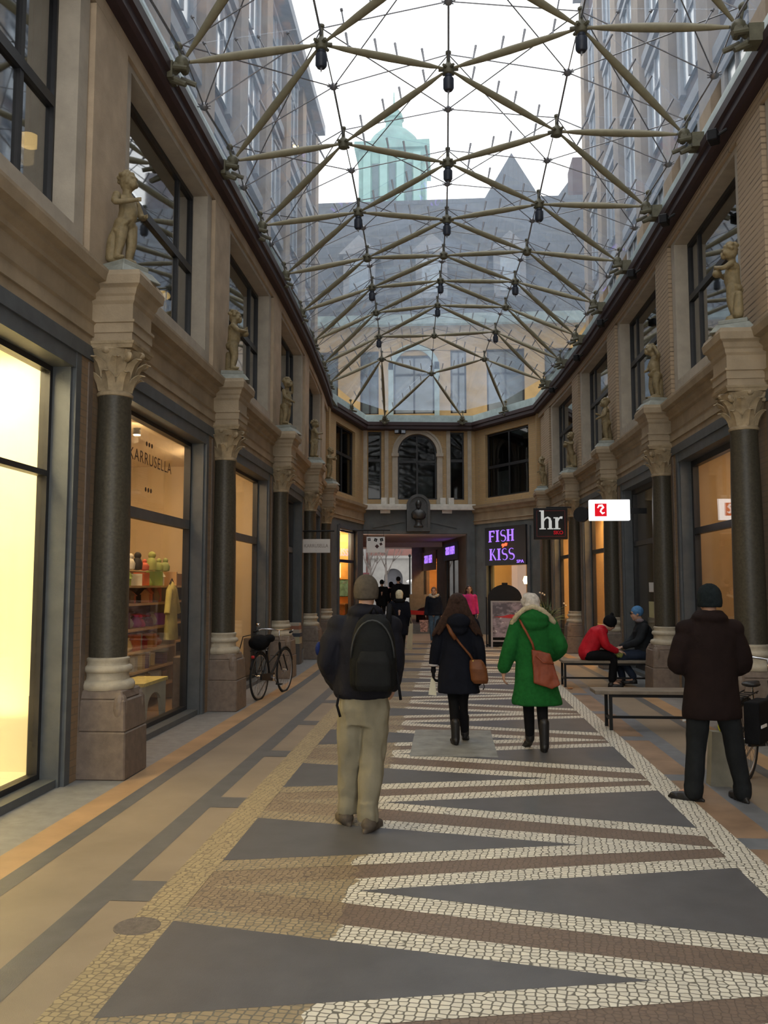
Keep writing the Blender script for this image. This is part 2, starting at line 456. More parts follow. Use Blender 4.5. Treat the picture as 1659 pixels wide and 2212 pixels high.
room('wall_right_display_shop', FRt, CR[0]+.12, CR[1]-.12, .03, 4.0, .31, 2.0, OCHREW, OCHREW, 1, SHOPFL)
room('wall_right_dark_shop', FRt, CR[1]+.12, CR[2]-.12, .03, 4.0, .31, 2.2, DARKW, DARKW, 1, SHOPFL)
room('wall_right_amber_shop', FRt, CR[2]+.12, 28.0, .03, 4.0, .31, 1.6, OCHREW, OCHREW, 3, SHOPFL)
UPW = mat('upper room grey wall', (.22, .22, .22), .9, .1, 2, bstr=0)
room('wall_left_upper_rooms', FL, -2.6, 26.6, 4.72, 7.55, .41, 2.6, UPW, UPW, 7)
room('wall_right_upper_rooms', FRt, -2.6, 28.0, 4.72, 7.55, .41, 2.6, UPW, UPW, 7)

# ================================================================ end facade
def facet(name, fr, L, z0, z1, holes, m, d0=0, d1=.3):
    mb = MB(); holed(mb, fr, 0, L, z0, z1, d0, d1, holes, 9); return struct(mb.build(name, m))
# left facet
facet('wall_end_left_lower', FE1, LE1, 0, 3.93, [(1.15, 3.2, 0, 3.62)], M['endstone'])
facet('wall_end_left_upper', FE1, LE1, 4.62, 7.5, [(1.0, 3.2, 4.85, 7.15)], M['yellowbrick'], .05, .35)
facet('wall_end_right_lower', FE3, LE3, 0, 3.93, [(.75, 3.0, 0, 3.75)], M['endstone'])
facet('wall_end_right_upper', FE3, LE3, 4.62, 7.5, [(.62, 3.05, 4.85, 7.15)], M['yellowbrick'], .05, .35)
facet('wall_end_centre_lower', FE2, LE2, 0, 4.45, [(.0, 3.78, 0, 3.6)], M['endstone'])
ac, ar, azs = 1.98, .72, 6.55      # arched window centre, radius, springing height
facet('wall_end_centre_upper', FE2, LE2, 4.62, 7.5, [(.12, .66, 4.85, 7.35), (ac-ar, ac+ar, 4.85, 7.27), (3.18, 3.70, 4.85, 7.35)], M['yellowbrick'], .05, .35)
mb = MB()
N = 12
for sgn in (-1, 1):
    for k in range(N):
        a0 = PI/2*k/N; a1 = PI/2*(k+1)/N
        u_0, u_1 = ac+sgn*ar*math.cos(a0), ac+sgn*ar*math.cos(a1)
        za, zb = azs+ar*math.sin(a0), azs+ar*math.sin(a1)
        q = [(u_0, za), (u_1, zb), (u_1, 7.27), (u_0, 7.27)]
        mb.box8([FE2(u, .05, z) for u, z in q]+[FE2(u, .35, z) for u, z in q])
struct(mb.build('wall_end_arch_spandrel', M['yellowbrick']))
mb = MB()   # arch moulding
for r0, r1, dd in ((ar, ar+.13, .0), (ar+.13, ar+.2, -.03)):
    for k in range(24):
        a0 = PI*k/24; a1 = PI*(k+1)/24
        q = [(ac+r0*math.cos(a0), azs+r0*math.sin(a0)), (ac+r1*math.cos(a0), azs+r1*math.sin(a0)), (ac+r1*math.cos(a1), azs+r1*math.sin(a1)), (ac+r0*math.cos(a1), azs+r0*math.sin(a1))]
        mb.box8([FE2(u, dd, z) for u, z in q]+[FE2(u, .06, z) for u, z in q])
for s_ in (-1, 1):
    u = ac+s_*(ar+.1)
    mb.fbox(FE2, u-.1, u+.1, -.01, .06, 4.66, azs-.1); mb.fbox(FE2, u-.13, u+.13, -.05, .06, azs-.12, azs)
    mb.fbox(FE2, u-.13, u+.13, -.03, .06, 4.64, 4.85)
for u in (.0, .78, 3.05, 3.83):
    mb.fbox(FE2, u, u+.14, .0, .06, 4.64, 7.4)
mb.fbox(FE2, 1.05, 2.92, .01, .06, 7.42, 7.5)
struct(mb.build('trim_20', M['trimstone']))
# pale ledge under the arched window, entablatures on the facets
mb = MB(); mb.fbox(FE2, -.05, LE2+.05, -.28, .1, 4.45, 4.60); mb.fbox(FE2, -.02, LE2+.02, -.2, .1, 4.60, 4.66)
mb.fbox(FE2, .62, .98, -.16, .0, 4.33, 4.45); mb.fbox(FE2, 2.86, 3.22, -.16, .0, 4.33, 4.45)
for u in (.75, 1.05, 2.9, 3.2): mb.fbox(FE2, u-.1, u+.1, -.12, .06, 4.64, 4.9)
struct(mb.build('trim_21', M['ledge']))
mb = MB()
prof = [(.34, 3.93), (-.04, 3.93), (-.04, 4.02), (-.08, 4.05), (-.03, 4.08), (-.03, 4.32), (-.10, 4.36), (-.12, 4.44), (-.22, 4.5), (-.24, 4.60), (.34, 4.66)]
mb.extr(FE1, prof, [-.1, LE1+.0]); mb.extr(FE3, prof, [0.0, LE3+.1])
struct(mb.build('trim_22', M['entab']))
# carved lintel mouldings over the passage mouth
mb = MB(); mb.fbox(FE2, 0, 3.78, -.05, .0, 3.60, 3.72); mb.fbox(FE2, 3.78, 3.9, -.05, .0, 0, 3.72)
for s_ in (-1, 1):
    a, b = (.35, 1.5) if s_ < 0 else (3.4, 2.35)
    q = [(a, 3.80), (b, 4.02), (b, 4.12), (a, 3.90)]
    mb.box8([FE2(u, -.04, z) for u, z in q]+[FE2(u, .0, z) for u, z in q])
struct(mb.build('trim_23', M['endstone']))
# windows of the end facade
window(FE1, 1.0, 3.2, 4.85, 7.15, .2, M['glassend'], 'tall upper window of the left angled end wall', (2.0,), (6.2,), .06)
window(FE3, .62, 3.05, 4.85, 7.15, .2, M['glassend'], 'wide upper window of the right angled end wall', (1.85,), (5.95,), .06)
window(FE2, .12, .66, 4.85, 7.35, .2, M['glassend'], 'narrow upper window left of the arched one', (), (6.3,), .05)
window(FE2, 3.18, 3.70, 4.85, 7.35, .2, M['glassend'], 'narrow upper window right of the arched one', (), (6.3,), .05)
# arched window
w = thing('window_40', 'round arched window above the passage mouth', 'window', FE2(ac, .2, 4.85)); w['kind'] = 'structure'
f = MB(); dd0, dd1 = .16, .24
f.fbox(FE2, ac-ar, ac-ar+.06, dd0, dd1, 4.85, azs); f.fbox(FE2, ac+ar-.06, ac+ar, dd0, dd1, 4.85, azs); f.fbox(FE2, ac-ar, ac+ar, dd0, dd1, 4.85, 4.91)
for k in range(20):
    a0 = PI*k/20; a1 = PI*(k+1)/20; r0, r1 = ar-.06, ar
    q = [(ac+r0*math.cos(a0), azs+r0*math.sin(a0)), (ac+r1*math.cos(a0), azs+r1*math.sin(a0)), (ac+r1*math.cos(a1), azs+r1*math.sin(a1)), (ac+r0*math.cos(a1), azs+r0*math.sin(a1))]
    f.box8([FE2(u, dd0, z) for u, z in q]+[FE2(u, dd1, z) for u, z in q])
f.build('window_frame', M['darkframe'], w)
MB().fbox(FE2, ac-.03, ac+.03, dd0, dd1, 4.9, azs+ar-.03).build('mullion', M['darkframe'], w)
MB().fbox(FE2, ac-ar+.05, ac+ar-.05, dd0, dd1, 6.22, 6.30).build('transom', M['darkframe'], w)
pts = [FE2(ac-ar+.03, .195, 4.88), FE2(ac+ar-.03, .195, 4.88)]+[FE2(ac+(ar-.03)*math.cos(PI*k/16), .195, azs+(ar-.03)*math.sin(PI*k/16)) for k in range(17)]
nn = Vector(FE2(0, .01, 0))-Vector(FE2(0, 0, 0))
MB().prism(pts, (0, 0, 0), nn).build('glass', M['glassend'], w)
# panes' blinds seen behind the end windows
for fr, a, b, z1, nm in ((FE2, ac-.02, ac+.6, 5.75, 'white blind behind the lower right of the arched window'), (FE3, .85, 1.5, 5.8, 'pale blind behind the lower left of the wide end window')):
    tag(MB().fbox(fr, a, b, .42, .45, 4.95, z1).build('window_blind', M['curtain']), nm, 'blind')
# upper rooms behind the end facade
def endroom(name, fr, L, z0, z1, dep, m, a=0.0, b=None, d0=.36):
    return room(name, fr, a, b or L, z0, z1, d0, dep, m)
endroom('wall_end_upper_room', FE2, LE2, 4.72, 7.55, 2.6, UPW, .1, LE2-.1)
endroom('wall_end_left_room', FE1, LE1, 4.72, 7.55, 1.5, UPW, .3, LE1-.1)
endroom('wall_end_right_room', FE3, LE3, 4.72, 7.55, 1.5, UPW, .1, LE3-.3)
# lower end shops
AMB = mat('amber shop wall', (.75, .42, .12), .9, .15, 3, bstr=0)
room('wall_end_left_shop', FE1, .8, 3.4, .03, 3.9, .31, 1.7, AMB, AMB, 1, SHOPFL)
room('wall_end_right_shop', FE3, .3, 3.25, .03, 3.9, .31, 1.7, OCHREW, OCHREW, 1, SHOPFL)
window(FE1, 1.15, 3.2, .3, 3.6, .12, M['glassshop'], 'amber lit shop window on the left of the passage mouth', (), (2.55,), .06)
window(FE3, .75, 3.0, .3, 3.72, .14, M['glassshop'], 'shop window under the purple lettered sign', (), (), .06)
mb = MB()
for fr, a, b in ((FE1, 1.15, 3.2), (FE3, .75, 3.0)):
    mb.fbox(fr, a-.16, a, -.05, .12, 0, 3.72); mb.fbox(fr, b, b+.16, -.05, .12, 0, 3.72); mb.fbox(fr, a, b, -.05, .12, 3.62, 3.75); mb.fbox(fr, a, b, -.03, .2, 0, .3)
struct(mb.build('trim_24', M['shopframe']))
# corner piers of the end facade
mb = MB()
mb.box(-3.95, -3.72, 26.6, 27.0, 4.62, 7.5)
mb.box(2.93, 3.2, 28.2, 28.6, 4.62, 7.5)
for px_, py_ in (FE2(.02, .2, 0)[:2], FE2(LE2-.02, .2, 0)[:2]):
    mb.rod((px_, py_, 4.5), (px_, py_, 7.5), .17, n=16)
struct(mb.build('trim_25', M['yellowbrick']))

# ================================================================ eave beam
EL = [(-3.2+bend(y), y) for y in (-3, 2, 7, 12, 16, 20, 24, 27.0)]
ER = [(3.52+bend(y), y) for y in (-3, 2, 7, 12, 16, 20, 24, 28.2)]
path = EL+[(-2.95, 30.75), (.93, 31.2)]+ER[::-1]
def sweep(mb, pts2, prof):
    """sweep a profile [(inward, z)] along a plan polyline with mitres (interior lies to the right-hand side)"""
    n = len(pts2); P = [Vector(p) for p in pts2]; rings = []
    for i in range(n):
        t0 = (P[i]-P[i-1]).normalized() if i else None
        t1 = (P[i+1]-P[i]).normalized() if i < n-1 else None
        t0 = t0 or t1; t1 = t1 or t0
        n0 = Vector((t0.y, -t0.x)); n1 = Vector((t1.y, -t1.x)); m_ = (n0+n1).normalized(); k = 1/max(.3, m_.dot(n0))
        rings.append([(P[i].x+m_.x*k*o, P[i].y+m_.y*k*o, z) for o, z in prof])
    q = len(prof); vs = [v for r in rings for v in r]; fs = []
    for i in range(n-1):
        for j in range(q):
            k = (j+1) % q; fs.append((i*q+j, i*q+k, (i+1)*q+k, (i+1)*q+j))
    fs.append(tuple(range(q-1, -1, -1))); fs.append(tuple((n-1)*q+i for i in range(q)))
    mb.add(vs, fs)
mb = MB()
sweep(mb, path, [(-.25, 7.38), (.02, 7.38), (.06, 7.42), (.06, 7.52), (.10, 7.54), (.10, 7.66), (-.25, 7.66)])
tag(mb.build('eave_beam', M['beam']), 'dark purple brown eave beam running round the foot of the glass roof', 'beam')
mb = MB(); sweep(mb, path, [(-.02, 7.665), (.03, 7.665), (.01, 7.93), (-.04, 7.93)])
tag(mb.build('flashing_strip', M['flash']), 'pale blue green flashing strip on top of the eave beam', 'flashing')
# ================================================================ glass roof
S0, PR_ = 9.15, 2.32
TAB = {
 'SL': [(-3.0, 7.68), (-3.0, 7.70), (-3.08, 7.76), (-3.12, 7.78), (-3.2, 7.79), (-3.29, 7.80), (-3.39, 7.83), (-3.53, 7.86)],
 'SR': [(3.2, 7.80), (3.24, 7.84), (3.25, 7.88), (3.24, 7.86), (3.18, 7.83), (3.12, 7.80), (3.03, 7.82), (2.85, 7.80)],
 'IL': [(-1.57, 8.60), (-1.57, 8.52), (-1.58, 8.46), (-1.64, 8.52), (-1.74, 8.71), (-1.84, 8.86), (-1.95, 8.90), (-2.05, 8.86)],
 'IR': [(1.70, 8.66), (1.69, 8.58), (1.66, 8.50), (1.66, 8.56), (1.60, 8.76), (1.54, 8.92), (1.40, 8.97), (1.18, 8.80)],
 'R': [(.05, 8.92), (.04, 8.74), (.02, 8.78), (-.05, 8.98), (-.14, 9.25), (-.24, 9.40), (-.37, 9.24), (-.50, 8.66)]}
OFF = {'SL': 0, 'SR': 0, 'IL': .5, 'IR': .5, 'R': 1.0}
HUB = {}
for n_, t in TAB.items():
    for k, (x, z) in enumerate(t): HUB[(n_, k)] = Vector((x, S0+PR_*(k+OFF[n_]), z))
    for k in range(-5, 0): HUB[(n_, k)] = Vector((t[0][0], S0+PR_*(k+OFF[n_]), t[0][1]))
HUB[('E', 0)] = Vector((-3.28, 28.9, 7.86)); HUB[('E', 1)] = Vector((-2.25, 30.55, 7.80)); HUB[('E', 2)] = Vector((.55, 30.85, 7.80)); HUB[('E', 3)] = Vector((1.98, 29.45, 7.84))
roof = thing('glass_roof', 'vaulted glass roof on a lattice of olive painted steel tubes over the passage', 'roof', (0, 10, 7.7))
# tube shared mesh: spindle, unit length along z
def strut_mesh():
    mb = MB(); mb.rod((0, 0, 0), (0, 0, 1), 1, 1, 10, True, [(0, .018), (.05, .022), (.12, .034), (.3, .048), (.5, .053), (.7, .048), (.88, .034), (.95, .022), (1, .018)])
    o = mb.build('roof_strut', M['strut'], None, True, autos=60); return o
strut0 = strut_mesh(); used0 = [False]
def strut(a, b, name='roof_strut', parent=roof):
    a = Vector(a); b = Vector(b); d = b-a; L = d.length
    if not used0[0]: o = strut0; used0[0] = True
    else: o = strut0.copy(); COL.objects.link(o)
    o.parent = parent; o.rotation_mode = 'QUATERNION'
    o.rotation_quaternion = Vector((0, 0, 1)).rotation_difference(d.normalized())
    o.location = a-parent.location; o.scale = (1, 1, L); return o
edges = []
for k in range(-4, 8):
    def H(n, q): return HUB.get((n, q))
    for a, b in ((('SL', k), ('IL', k)), (('IL', k), ('R', k)), (('R', k), ('IR', k)), (('IR', k), ('SR', k)),
                 (('IL', k), ('SL', k+1)), (('R', k), ('IL', k+1)), (('R', k), ('IR', k+1)), (('IR', k), ('SR', k+1))):
        if a in HUB and b in HUB: edges.append((a, b))
edges += [(('R', 7), ('E', 1)), (('R', 7), ('E', 2)), (('IL', 7), ('E', 0)), (('IR', 7), ('E', 3)), (('IL', 7), ('E', 1)), (('IR', 7), ('E', 3))]
edges = list(dict.fromkeys(edges)); edges = [e for e in edges if e != (('IL', 7), ('E', 1))]+[(('IL', 7), ('E', 1))]
for a, b in edges:
    A, B = HUB[a], HUB[b]; d = (B-A).normalized(); strut(A+d*.10, B-d*.10)
# hubs
def hub_mesh():
    mb = MB(); mb.lathe([(.03, -.09), (.07, -.07), (.085, -.02), (.085, .03), (.06, .06), (.03, .10), (.025, .22), (.04, .23), (.04, .26), (.01, .27)], n=12)
    for i in range(6):
        a = 2*PI*i/6; mb.rod((.05*math.cos(a), .05*math.sin(a), 0), (.14*math.cos(a), .14*math.sin(a), -.005), .028, .022, 6)
    return mb.build('roof_hub', M['hub'], None, True, autos=40)
hub0 = hub_mesh(); hf = True
for key, p in HUB.items():
    if key[0] in ('SL', 'SR', 'E'): continue
    if p.y < 1: continue
    if hf: o = hub0; hf = False
    else: o = hub0.copy(); COL.objects.link(o)
    o.parent = roof; o.location = p-roof.location
# springing castings on the eave beam
def bracket_mesh():
    mb = MB()
    mb.rod((0, 0, 0), (-.14, 0, -.10), .06, .07, 8); mb.box(-.24, -.08, -.10, .10, -.22, -.02)
    mb.ball((0, 0, 0), .085, 10, 6); mb.rod((.0, -.07, -.06), (.02, .07, -.06), .05, .05, 8)
    mb.rod((-.05, -.12, -.12), (.12, -.16, -.17), .035, .03, 8); mb.rod((-.05, .12, -.12), (.12, .16, -.17), .035, .03, 8)
    mb.rod((-.12, 0, -.18), (.05, 0, -.26), .05, .03, 8); mb.rod((-.02, .02, .05), (-.05, .02, .2), .018, .018, 6); mb.ball((-.05, .02, .22), .05, 8, 6)
    return mb.build('springing_bracket', M['hub'], None, True, autos=35)
br0 = bracket_mesh(); bf = True
for key, p in HUB.items():
    if key[0] not in ('SL', 'SR', 'E') or p.y < 1: continue
    if bf: o = br0; bf = False
    else: o = br0.copy(); COL.objects.link(o)
    o.parent = roof; o.location = p-roof.location
    o.rotation_euler = (0, 0, {'SL': 0, 'SR': PI}.get(key[0], [-.5, -PI/2, -PI/2, PI+.6][key[1]] if key[0] == 'E' else 0))
# chain nodes between hubs of the same line: small star, rod back to the next hub, cables
LIFT = Vector((0, 0, .30))
stars = []
def star_mesh():
    mb = MB(); mb.lathe([(.005, -.05), (.045, -.03), (.06, 0), (.045, .03), (.02, .05), (.005, .06)], n=8)
    for i in range(8):
        a = 2*PI*i/8; mb.rod((.04*math.cos(a), .04*math.sin(a), 0), (.09*math.cos(a), .09*math.sin(a), .01), .01, .008, 5)
    return mb.build('cable_star', M['steel'], None, True, autos=40)
st0 = star_mesh(); sf = True
cab = []
for n_ in ('SL', 'IL', 'R', 'IR', 'SR'):
    for k in range(-3, 7):
        A, B = HUB[(n_, k)], HUB[(n_, k+1)]
        out = Vector((0, 0, .22)) if n_ != 'SL' and n_ != 'SR' else Vector((-.10 if n_ == 'SL' else .10, 0, .18))
        p = A*.5+B*.5+out*.8
        if p.y < 1: continue
        if sf: o = st0; sf = False
        else: o = st0.copy(); COL.objects.link(o)
        o.parent = roof; o.location = p-roof.location
        cab.append((p, B+Vector((0, 0, .12)), .015)); cab.append((A+Vector((0, 0, .16)), p, .009))
        stars.append((n_, k, p))
SP = {(n_, k): p for n_, k, p in stars}
for (n_, k), p in SP.items():
    nb = {'R': ['IL', 'IR'], 'IL': ['SL', 'R'], 'IR': ['SR', 'R'], 'SL': ['IL'], 'SR': ['IR']}[n_]
    for m_ in nb:
        for dk in ((0, 1) if n_ in ('R',) else (0, 1) if (n_, m_) in (('IL', 'SL'), ('IR', 'SR')) else (-1, 0)):
            h = HUB.get((m_, k+dk))
            if h is not None: cab.append((p, h+Vector((0, 0, .22)), .0085))
for i, (a, b, r) in enumerate(sorted(cab, key=lambda c: (c[0].y, -c[2]))[:100]):
    MB().rod(a, b, r, r, 5).build('roof_cable', M['steel'], roof)
rest = MB()
for a, b, r in sorted(cab, key=lambda c: (c[0].y, -c[2]))[100:]: rest.rod(a, b, r, r, 5)
tag(rest.build('roof_cables', M['steel'], roof), None, None, None, 'stuff')
# pins that carry the glass, four on each tube, with a thin line cable along their tops
pins = []; lines = []
for a, b in edges:
    A, B = HUB[a], HUB[b]; pts = []
    nrm = Vector((((A.x+B.x)/2-bend((A.y+B.y)/2))*.22, 0, 1)).normalized()
    for t in (.2, .42, .58, .8):
        p = A.lerp(B, t); pins.append((p+nrm*.03, p+nrm*.24)); pts.append(p+nrm*.24)
pins = [p for p in pins if p[0].y > 3]
pins.sort(key=lambda p: p[0].y)
pin0 = MB().rod((0, 0, 0), (0, 0, 1), .011, .011, 6, True, [(0, .011), (.85, .010), (.87, .02), (1, .022)]).build('glass_pin', M['steel'], None)
for i, (a, b) in enumerate(pins[:100]):
    o = pin0 if i == 0 else pin0.copy()
    if i: COL.objects.link(o)
    d = b-a; o.parent = roof; o.location = a-roof.location; o.rotation_mode = 'QUATERNION'
    o.rotation_quaternion = Vector((0, 0, 1)).rotation_difference(d.normalized()); o.scale = (1, 1, d.length)
rest = MB()
for a, b in pins[100:]: rest.rod(a, b, .012, .018, 5)
tag(rest.build('glass_pins', M['steel'], roof), None, None, None, 'stuff')
# glazing
gm = MB(); UPV = Vector((0, 0, .25))
def tri(a, b, c):
    a, b, c = a+UPV, b+UPV, c+UPV
    n = (b-a).cross(c-a).normalized()
    if n.z < 0: n = -n
    gm.prism([a, b, c], (0, 0, 0), n*.012)
OUTW = {'SL': Vector((-.18, 0, -.06)), 'SR': Vector((.2, 0, -.06))}
def HH(n_, k):
    p = HUB.get((n_, k));
    return None if p is None else p+OUTW.get(n_, Vector((0, 0, 0)))
for k in range(-4, 8):
    T = [('SL', k, 'IL', k, 'SL', k+1), ('IL', k, 'R', k, 'IL', k+1), ('R', k, 'IR', k, 'IR', k+1), ('IR', k, 'SR', k, 'SR', k+1),
         ('IL', k, 'SL', k+1, 'IL', k+1), ('R', k, 'IL', k+1, 'R', k+1), ('R', k, 'IR', k+1, 'R', k+1), ('IR', k, 'SR', k+1, 'IR', k+1)]
    for t in T:
        ps = [HH(t[0], t[1]), HH(t[2], t[3]), HH(t[4], t[5])]
        if all(p is not None for p in ps): tri(*ps)
E_ = [HUB[('E', i)] for i in range(4)]
tri(HH('SL', 7), HUB[('IL', 7)], E_[0]); tri(HUB[('IL', 7)], E_[0], E_[1]); tri(HUB[('IL', 7)], E_[1], HUB[('R', 7)]); tri(HUB[('R', 7)], E_[1], E_[2])
tri(HUB[('R', 7)], E_[2], HUB[('IR', 7)]); tri(E_[2], E_[3], HUB[('IR', 7)]); tri(HUB[('IR', 7)], E_[3], HH('SR', 7))
gm.build('roof_glazing', M['glassroof'], roof)
# lamps hung under hubs
lp = None
def pend_mesh():
    t = thing('hanging_lamp', None, None, local=True)
    MB().lathe([(.02, .02), (.05, .0), (.055, -.03), (.04, -.05)], n=12).build('lamp_cap', M['lampdark'], t, True, autos=40)
    MB().lathe([(.05, -.05), (.075, -.06), (.075, -.20), (.055, -.23), (.03, -.235)], n=12).build('lamp_body', M['lampdark'], t, True, autos=40)
    MB().lathe([(.02, -.235), (.012, -.26), (.004, -.29)], n=8).build('lamp_tip', M['steel'], t, True)
    return t
LAMPH = [('IL', 0, 'nearest, left of the ridge'), ('R', 0, 'nearest on the ridge line'), ('IR', 0, 'nearest, right of the ridge'), ('R', 1, 'second on the ridge line, before the bright sky'),
         ('IL', 2, 'second on the left line'), ('R', 2, 'third on the ridge line'), ('IR', 2, 'second on the right line'), ('IL', 4, 'third on the left line'), ('R', 4, 'fourth on the ridge line'),
         ('IR', 4, 'third on the right line'), ('R', 5, 'farthest on the ridge line'), ('IL', 6, 'farthest on the left line'), ('IR', 6, 'farthest on the right line')]
p0 = pend_mesh()
for i, (n_, k, w_) in enumerate(LAMPH):
    p = HUB[(n_, k)]+Vector((0, 0, -.08))
    t = p0 if i == 0 else dup(p0, p)
    t.location = p; tag(t, 'dark hanging lamp under a roof joint, '+w_, 'lamp', 'lamps hung under the roof lattice')
# ================================================================ columns
def column_master():
    t = thing('column', None, None, local=True)
    # plinth
    mb = MB(); mb.tbox(0, 0, 0, .42, .29, .285, .285, .28); mb.tbox(0, 0, .42, .70, .28, .275, .265, .26)
    mb.tbox(0, 0, .70, .78, .25, .25, .225, .225); mb.box(-.62, -.27, -.27, .27, 0, .74)
    for sx, sy in ((1, -1), (1, 1)):
        mb.ball((.205*sx, .205*sy, .62), .075, 12, 8, sz=1.9)
    mb.build('plinth', M['plinth'], t, bevel=.012)
    b = MB(); b.lathe([(.235, .775), (.245, .79), (.25, .82), (.235, .85), (.20, .865), (.19, .90), (.195, .925), (.215, .935), (.225, .955), (.215, .985), (.19, .995), (.185, 1.02), (.195, 1.035), (.195, 1.055), (.175, 1.065)], n=28)
    b.build('base_moulding', M['lightmould'], t, True, autos=50)
    MB().lathe([(.172, 1.06), (.174, 1.5), (.172, 2.2), (.163, 2.9), (.150, 3.45), (.156, 3.47), (.156, 3.5)], n=28).build('shaft', M['shaft'], t, True, autos=50)
    # capital
    c = MB(); c.lathe([(.150, 3.49), (.165, 3.50), (.168, 3.52), (.150, 3.54), (.150, 3.66), (.165, 3.80), (.215, 3.91), (.20, 3.93)], n=24)
    for row, (z0, hh, rr, nn, ph) in enumerate(((3.54, .17, .155, 8, 0), (3.66, .18, .165, 8, PI/8))):
        for i in range(nn):
            a = 2*PI*i/nn+ph; ca, sa = math.cos(a), math.sin(a)
            prof = [(0, 0, .055), (.35, .008, .062), (.7, .03, .055), (.92, .065, .04), (1.0, .085, .028), (.93, .10, .016)]
            L = [(rr+o_, z0+hh*tt, w_) for tt, o_, w_ in prof]
            vs = []; fs = []
            for r_, z_, w_ in L:
                for s_ in (-1, -.4, 0, .4, 1):
                    dr = -abs(s_)*.018+(.008 if s_ == 0 else 0)
                    for th in (0, -.016): vs.append(((r_+dr+th)*ca-w_*s_*sa, (r_+dr+th)*sa+w_*s_*ca, z_))
            for q in range(len(L)-1):
                for j in range(4):
                    a0 = q*10+j*2; fs += [(a0, a0+2, a0+12, a0+10), (a0+1, a0+11, a0+13, a0+3)]
                fs += [(q*10, q*10+10, q*10+11, q*10+1), (q*10+8, q*10+9, q*10+19, q*10+18)]
            e = (len(L)-1)*10; fs += [(e, e+2, e+3, e+1), (e+2, e+4, e+5, e+3), (e+4, e+6, e+7, e+5), (e+6, e+8, e+9, e+7)]
            c.add(vs, fs)
    for i in range(4):
        a = PI/4+PI/2*i; ca, sa = math.cos(a), math.sin(a)
        pts = []
        for q in range(14):
            w_ = q/13*3.6*PI/2; r_ = .058*(1-q/16)
            pts.append(((.225+r_*math.cos(w_+PI*.5))*ca, (.225+r_*math.cos(w_+PI*.5))*sa, 3.855+r_*math.sin(w_+PI*.5)))
        c.path([(.15*ca, .15*sa, 3.74), (.18*ca, .18*sa, 3.84)]+pts, [.02, .026]+[.026]*14, 6)
    for i in range(4):
        a = PI/2*i; c.ball((.19*math.cos(a), .19*math.sin(a), 3.90), .035, 8, 6)
    c.tbox(0, 0, 3.92, 3.955, .195, .195, .205, .205); c.tbox(0, 0, 3.955, 3.98, .21, .21, .215, .215)
    c.v = [(v[0]*(1+.62*max(0, min(v[2], 3.93)-3.5)), v[1]*(1+.62*max(0, min(v[2], 3.93)-3.5)), v[2]) for v in map(tuple, c.v)]
    c.build('capital', M['capital'], t, True, autos=38)
    e = MB()
    st_ = [(3.98, .245), (4.06, .245), (4.06, .257), (4.15, .257), (4.155, .272), (4.18, .272), (4.185, .247), (4.33, .247), (4.36, .265), (4.40, .27), (4.42, .285), (4.47, .30), (4.48, .31), (4.50, .335), (4.58, .345), (4.60, .335), (4.63, .325)]
    vs = []; fs = []
    for z_, h in st_:
        xw = h; vs += [(xw, -h, z_), (xw, h, z_), (-.5, h, z_), (-.5, -h, z_)]
    for q in range(len(st_)-1):
        for j in range(4): fs.append((q*4+j, q*4+(j+1) % 4, q*4+4+(j+1) % 4, q*4+4+j))
    fs += [(3, 2, 1, 0), tuple(len(st_)*4-4+j for j in range(4))]
    e.add(vs, fs); e.build('entablature_block', M['entab'], t)
    return t
c0 = column_master()
ordl = ['nearest column on the left, with the figure of a boy on it', 'second column on the left, before the parked bicycle', 'third column on the left, behind the parked bicycle', 'fourth column on the left, behind the hanging white signboard', 'farthest column on the left, next to the end facade']
ordr = ['nearest column on the right, by the man in brown', 'second column on the right, behind the man in brown', 'third column on the right, behind the seated pair', 'fourth column on the right, under the white lit sign', 'farthest column on the right, behind the plant']
XLc, XRc = -3.15, 3.42
for i, y in enumerate(CL):
    p = (XLc+bend(y)-(0.03 if i else 0), y, 0); t = c0 if i == 0 else dup(c0, p)
    t.location = p; tag(t, 'dark granite corinthian column, '+ordl[i], 'column', 'columns along the passage')
for i, y in enumerate(CR):
    t = dup(c0, (XRc+bend(y)+(0, .08, .09, .09, .09)[i], y, 0), PI); tag(t, 'dark granite corinthian column, '+ordr[i], 'column', 'columns along the passage')
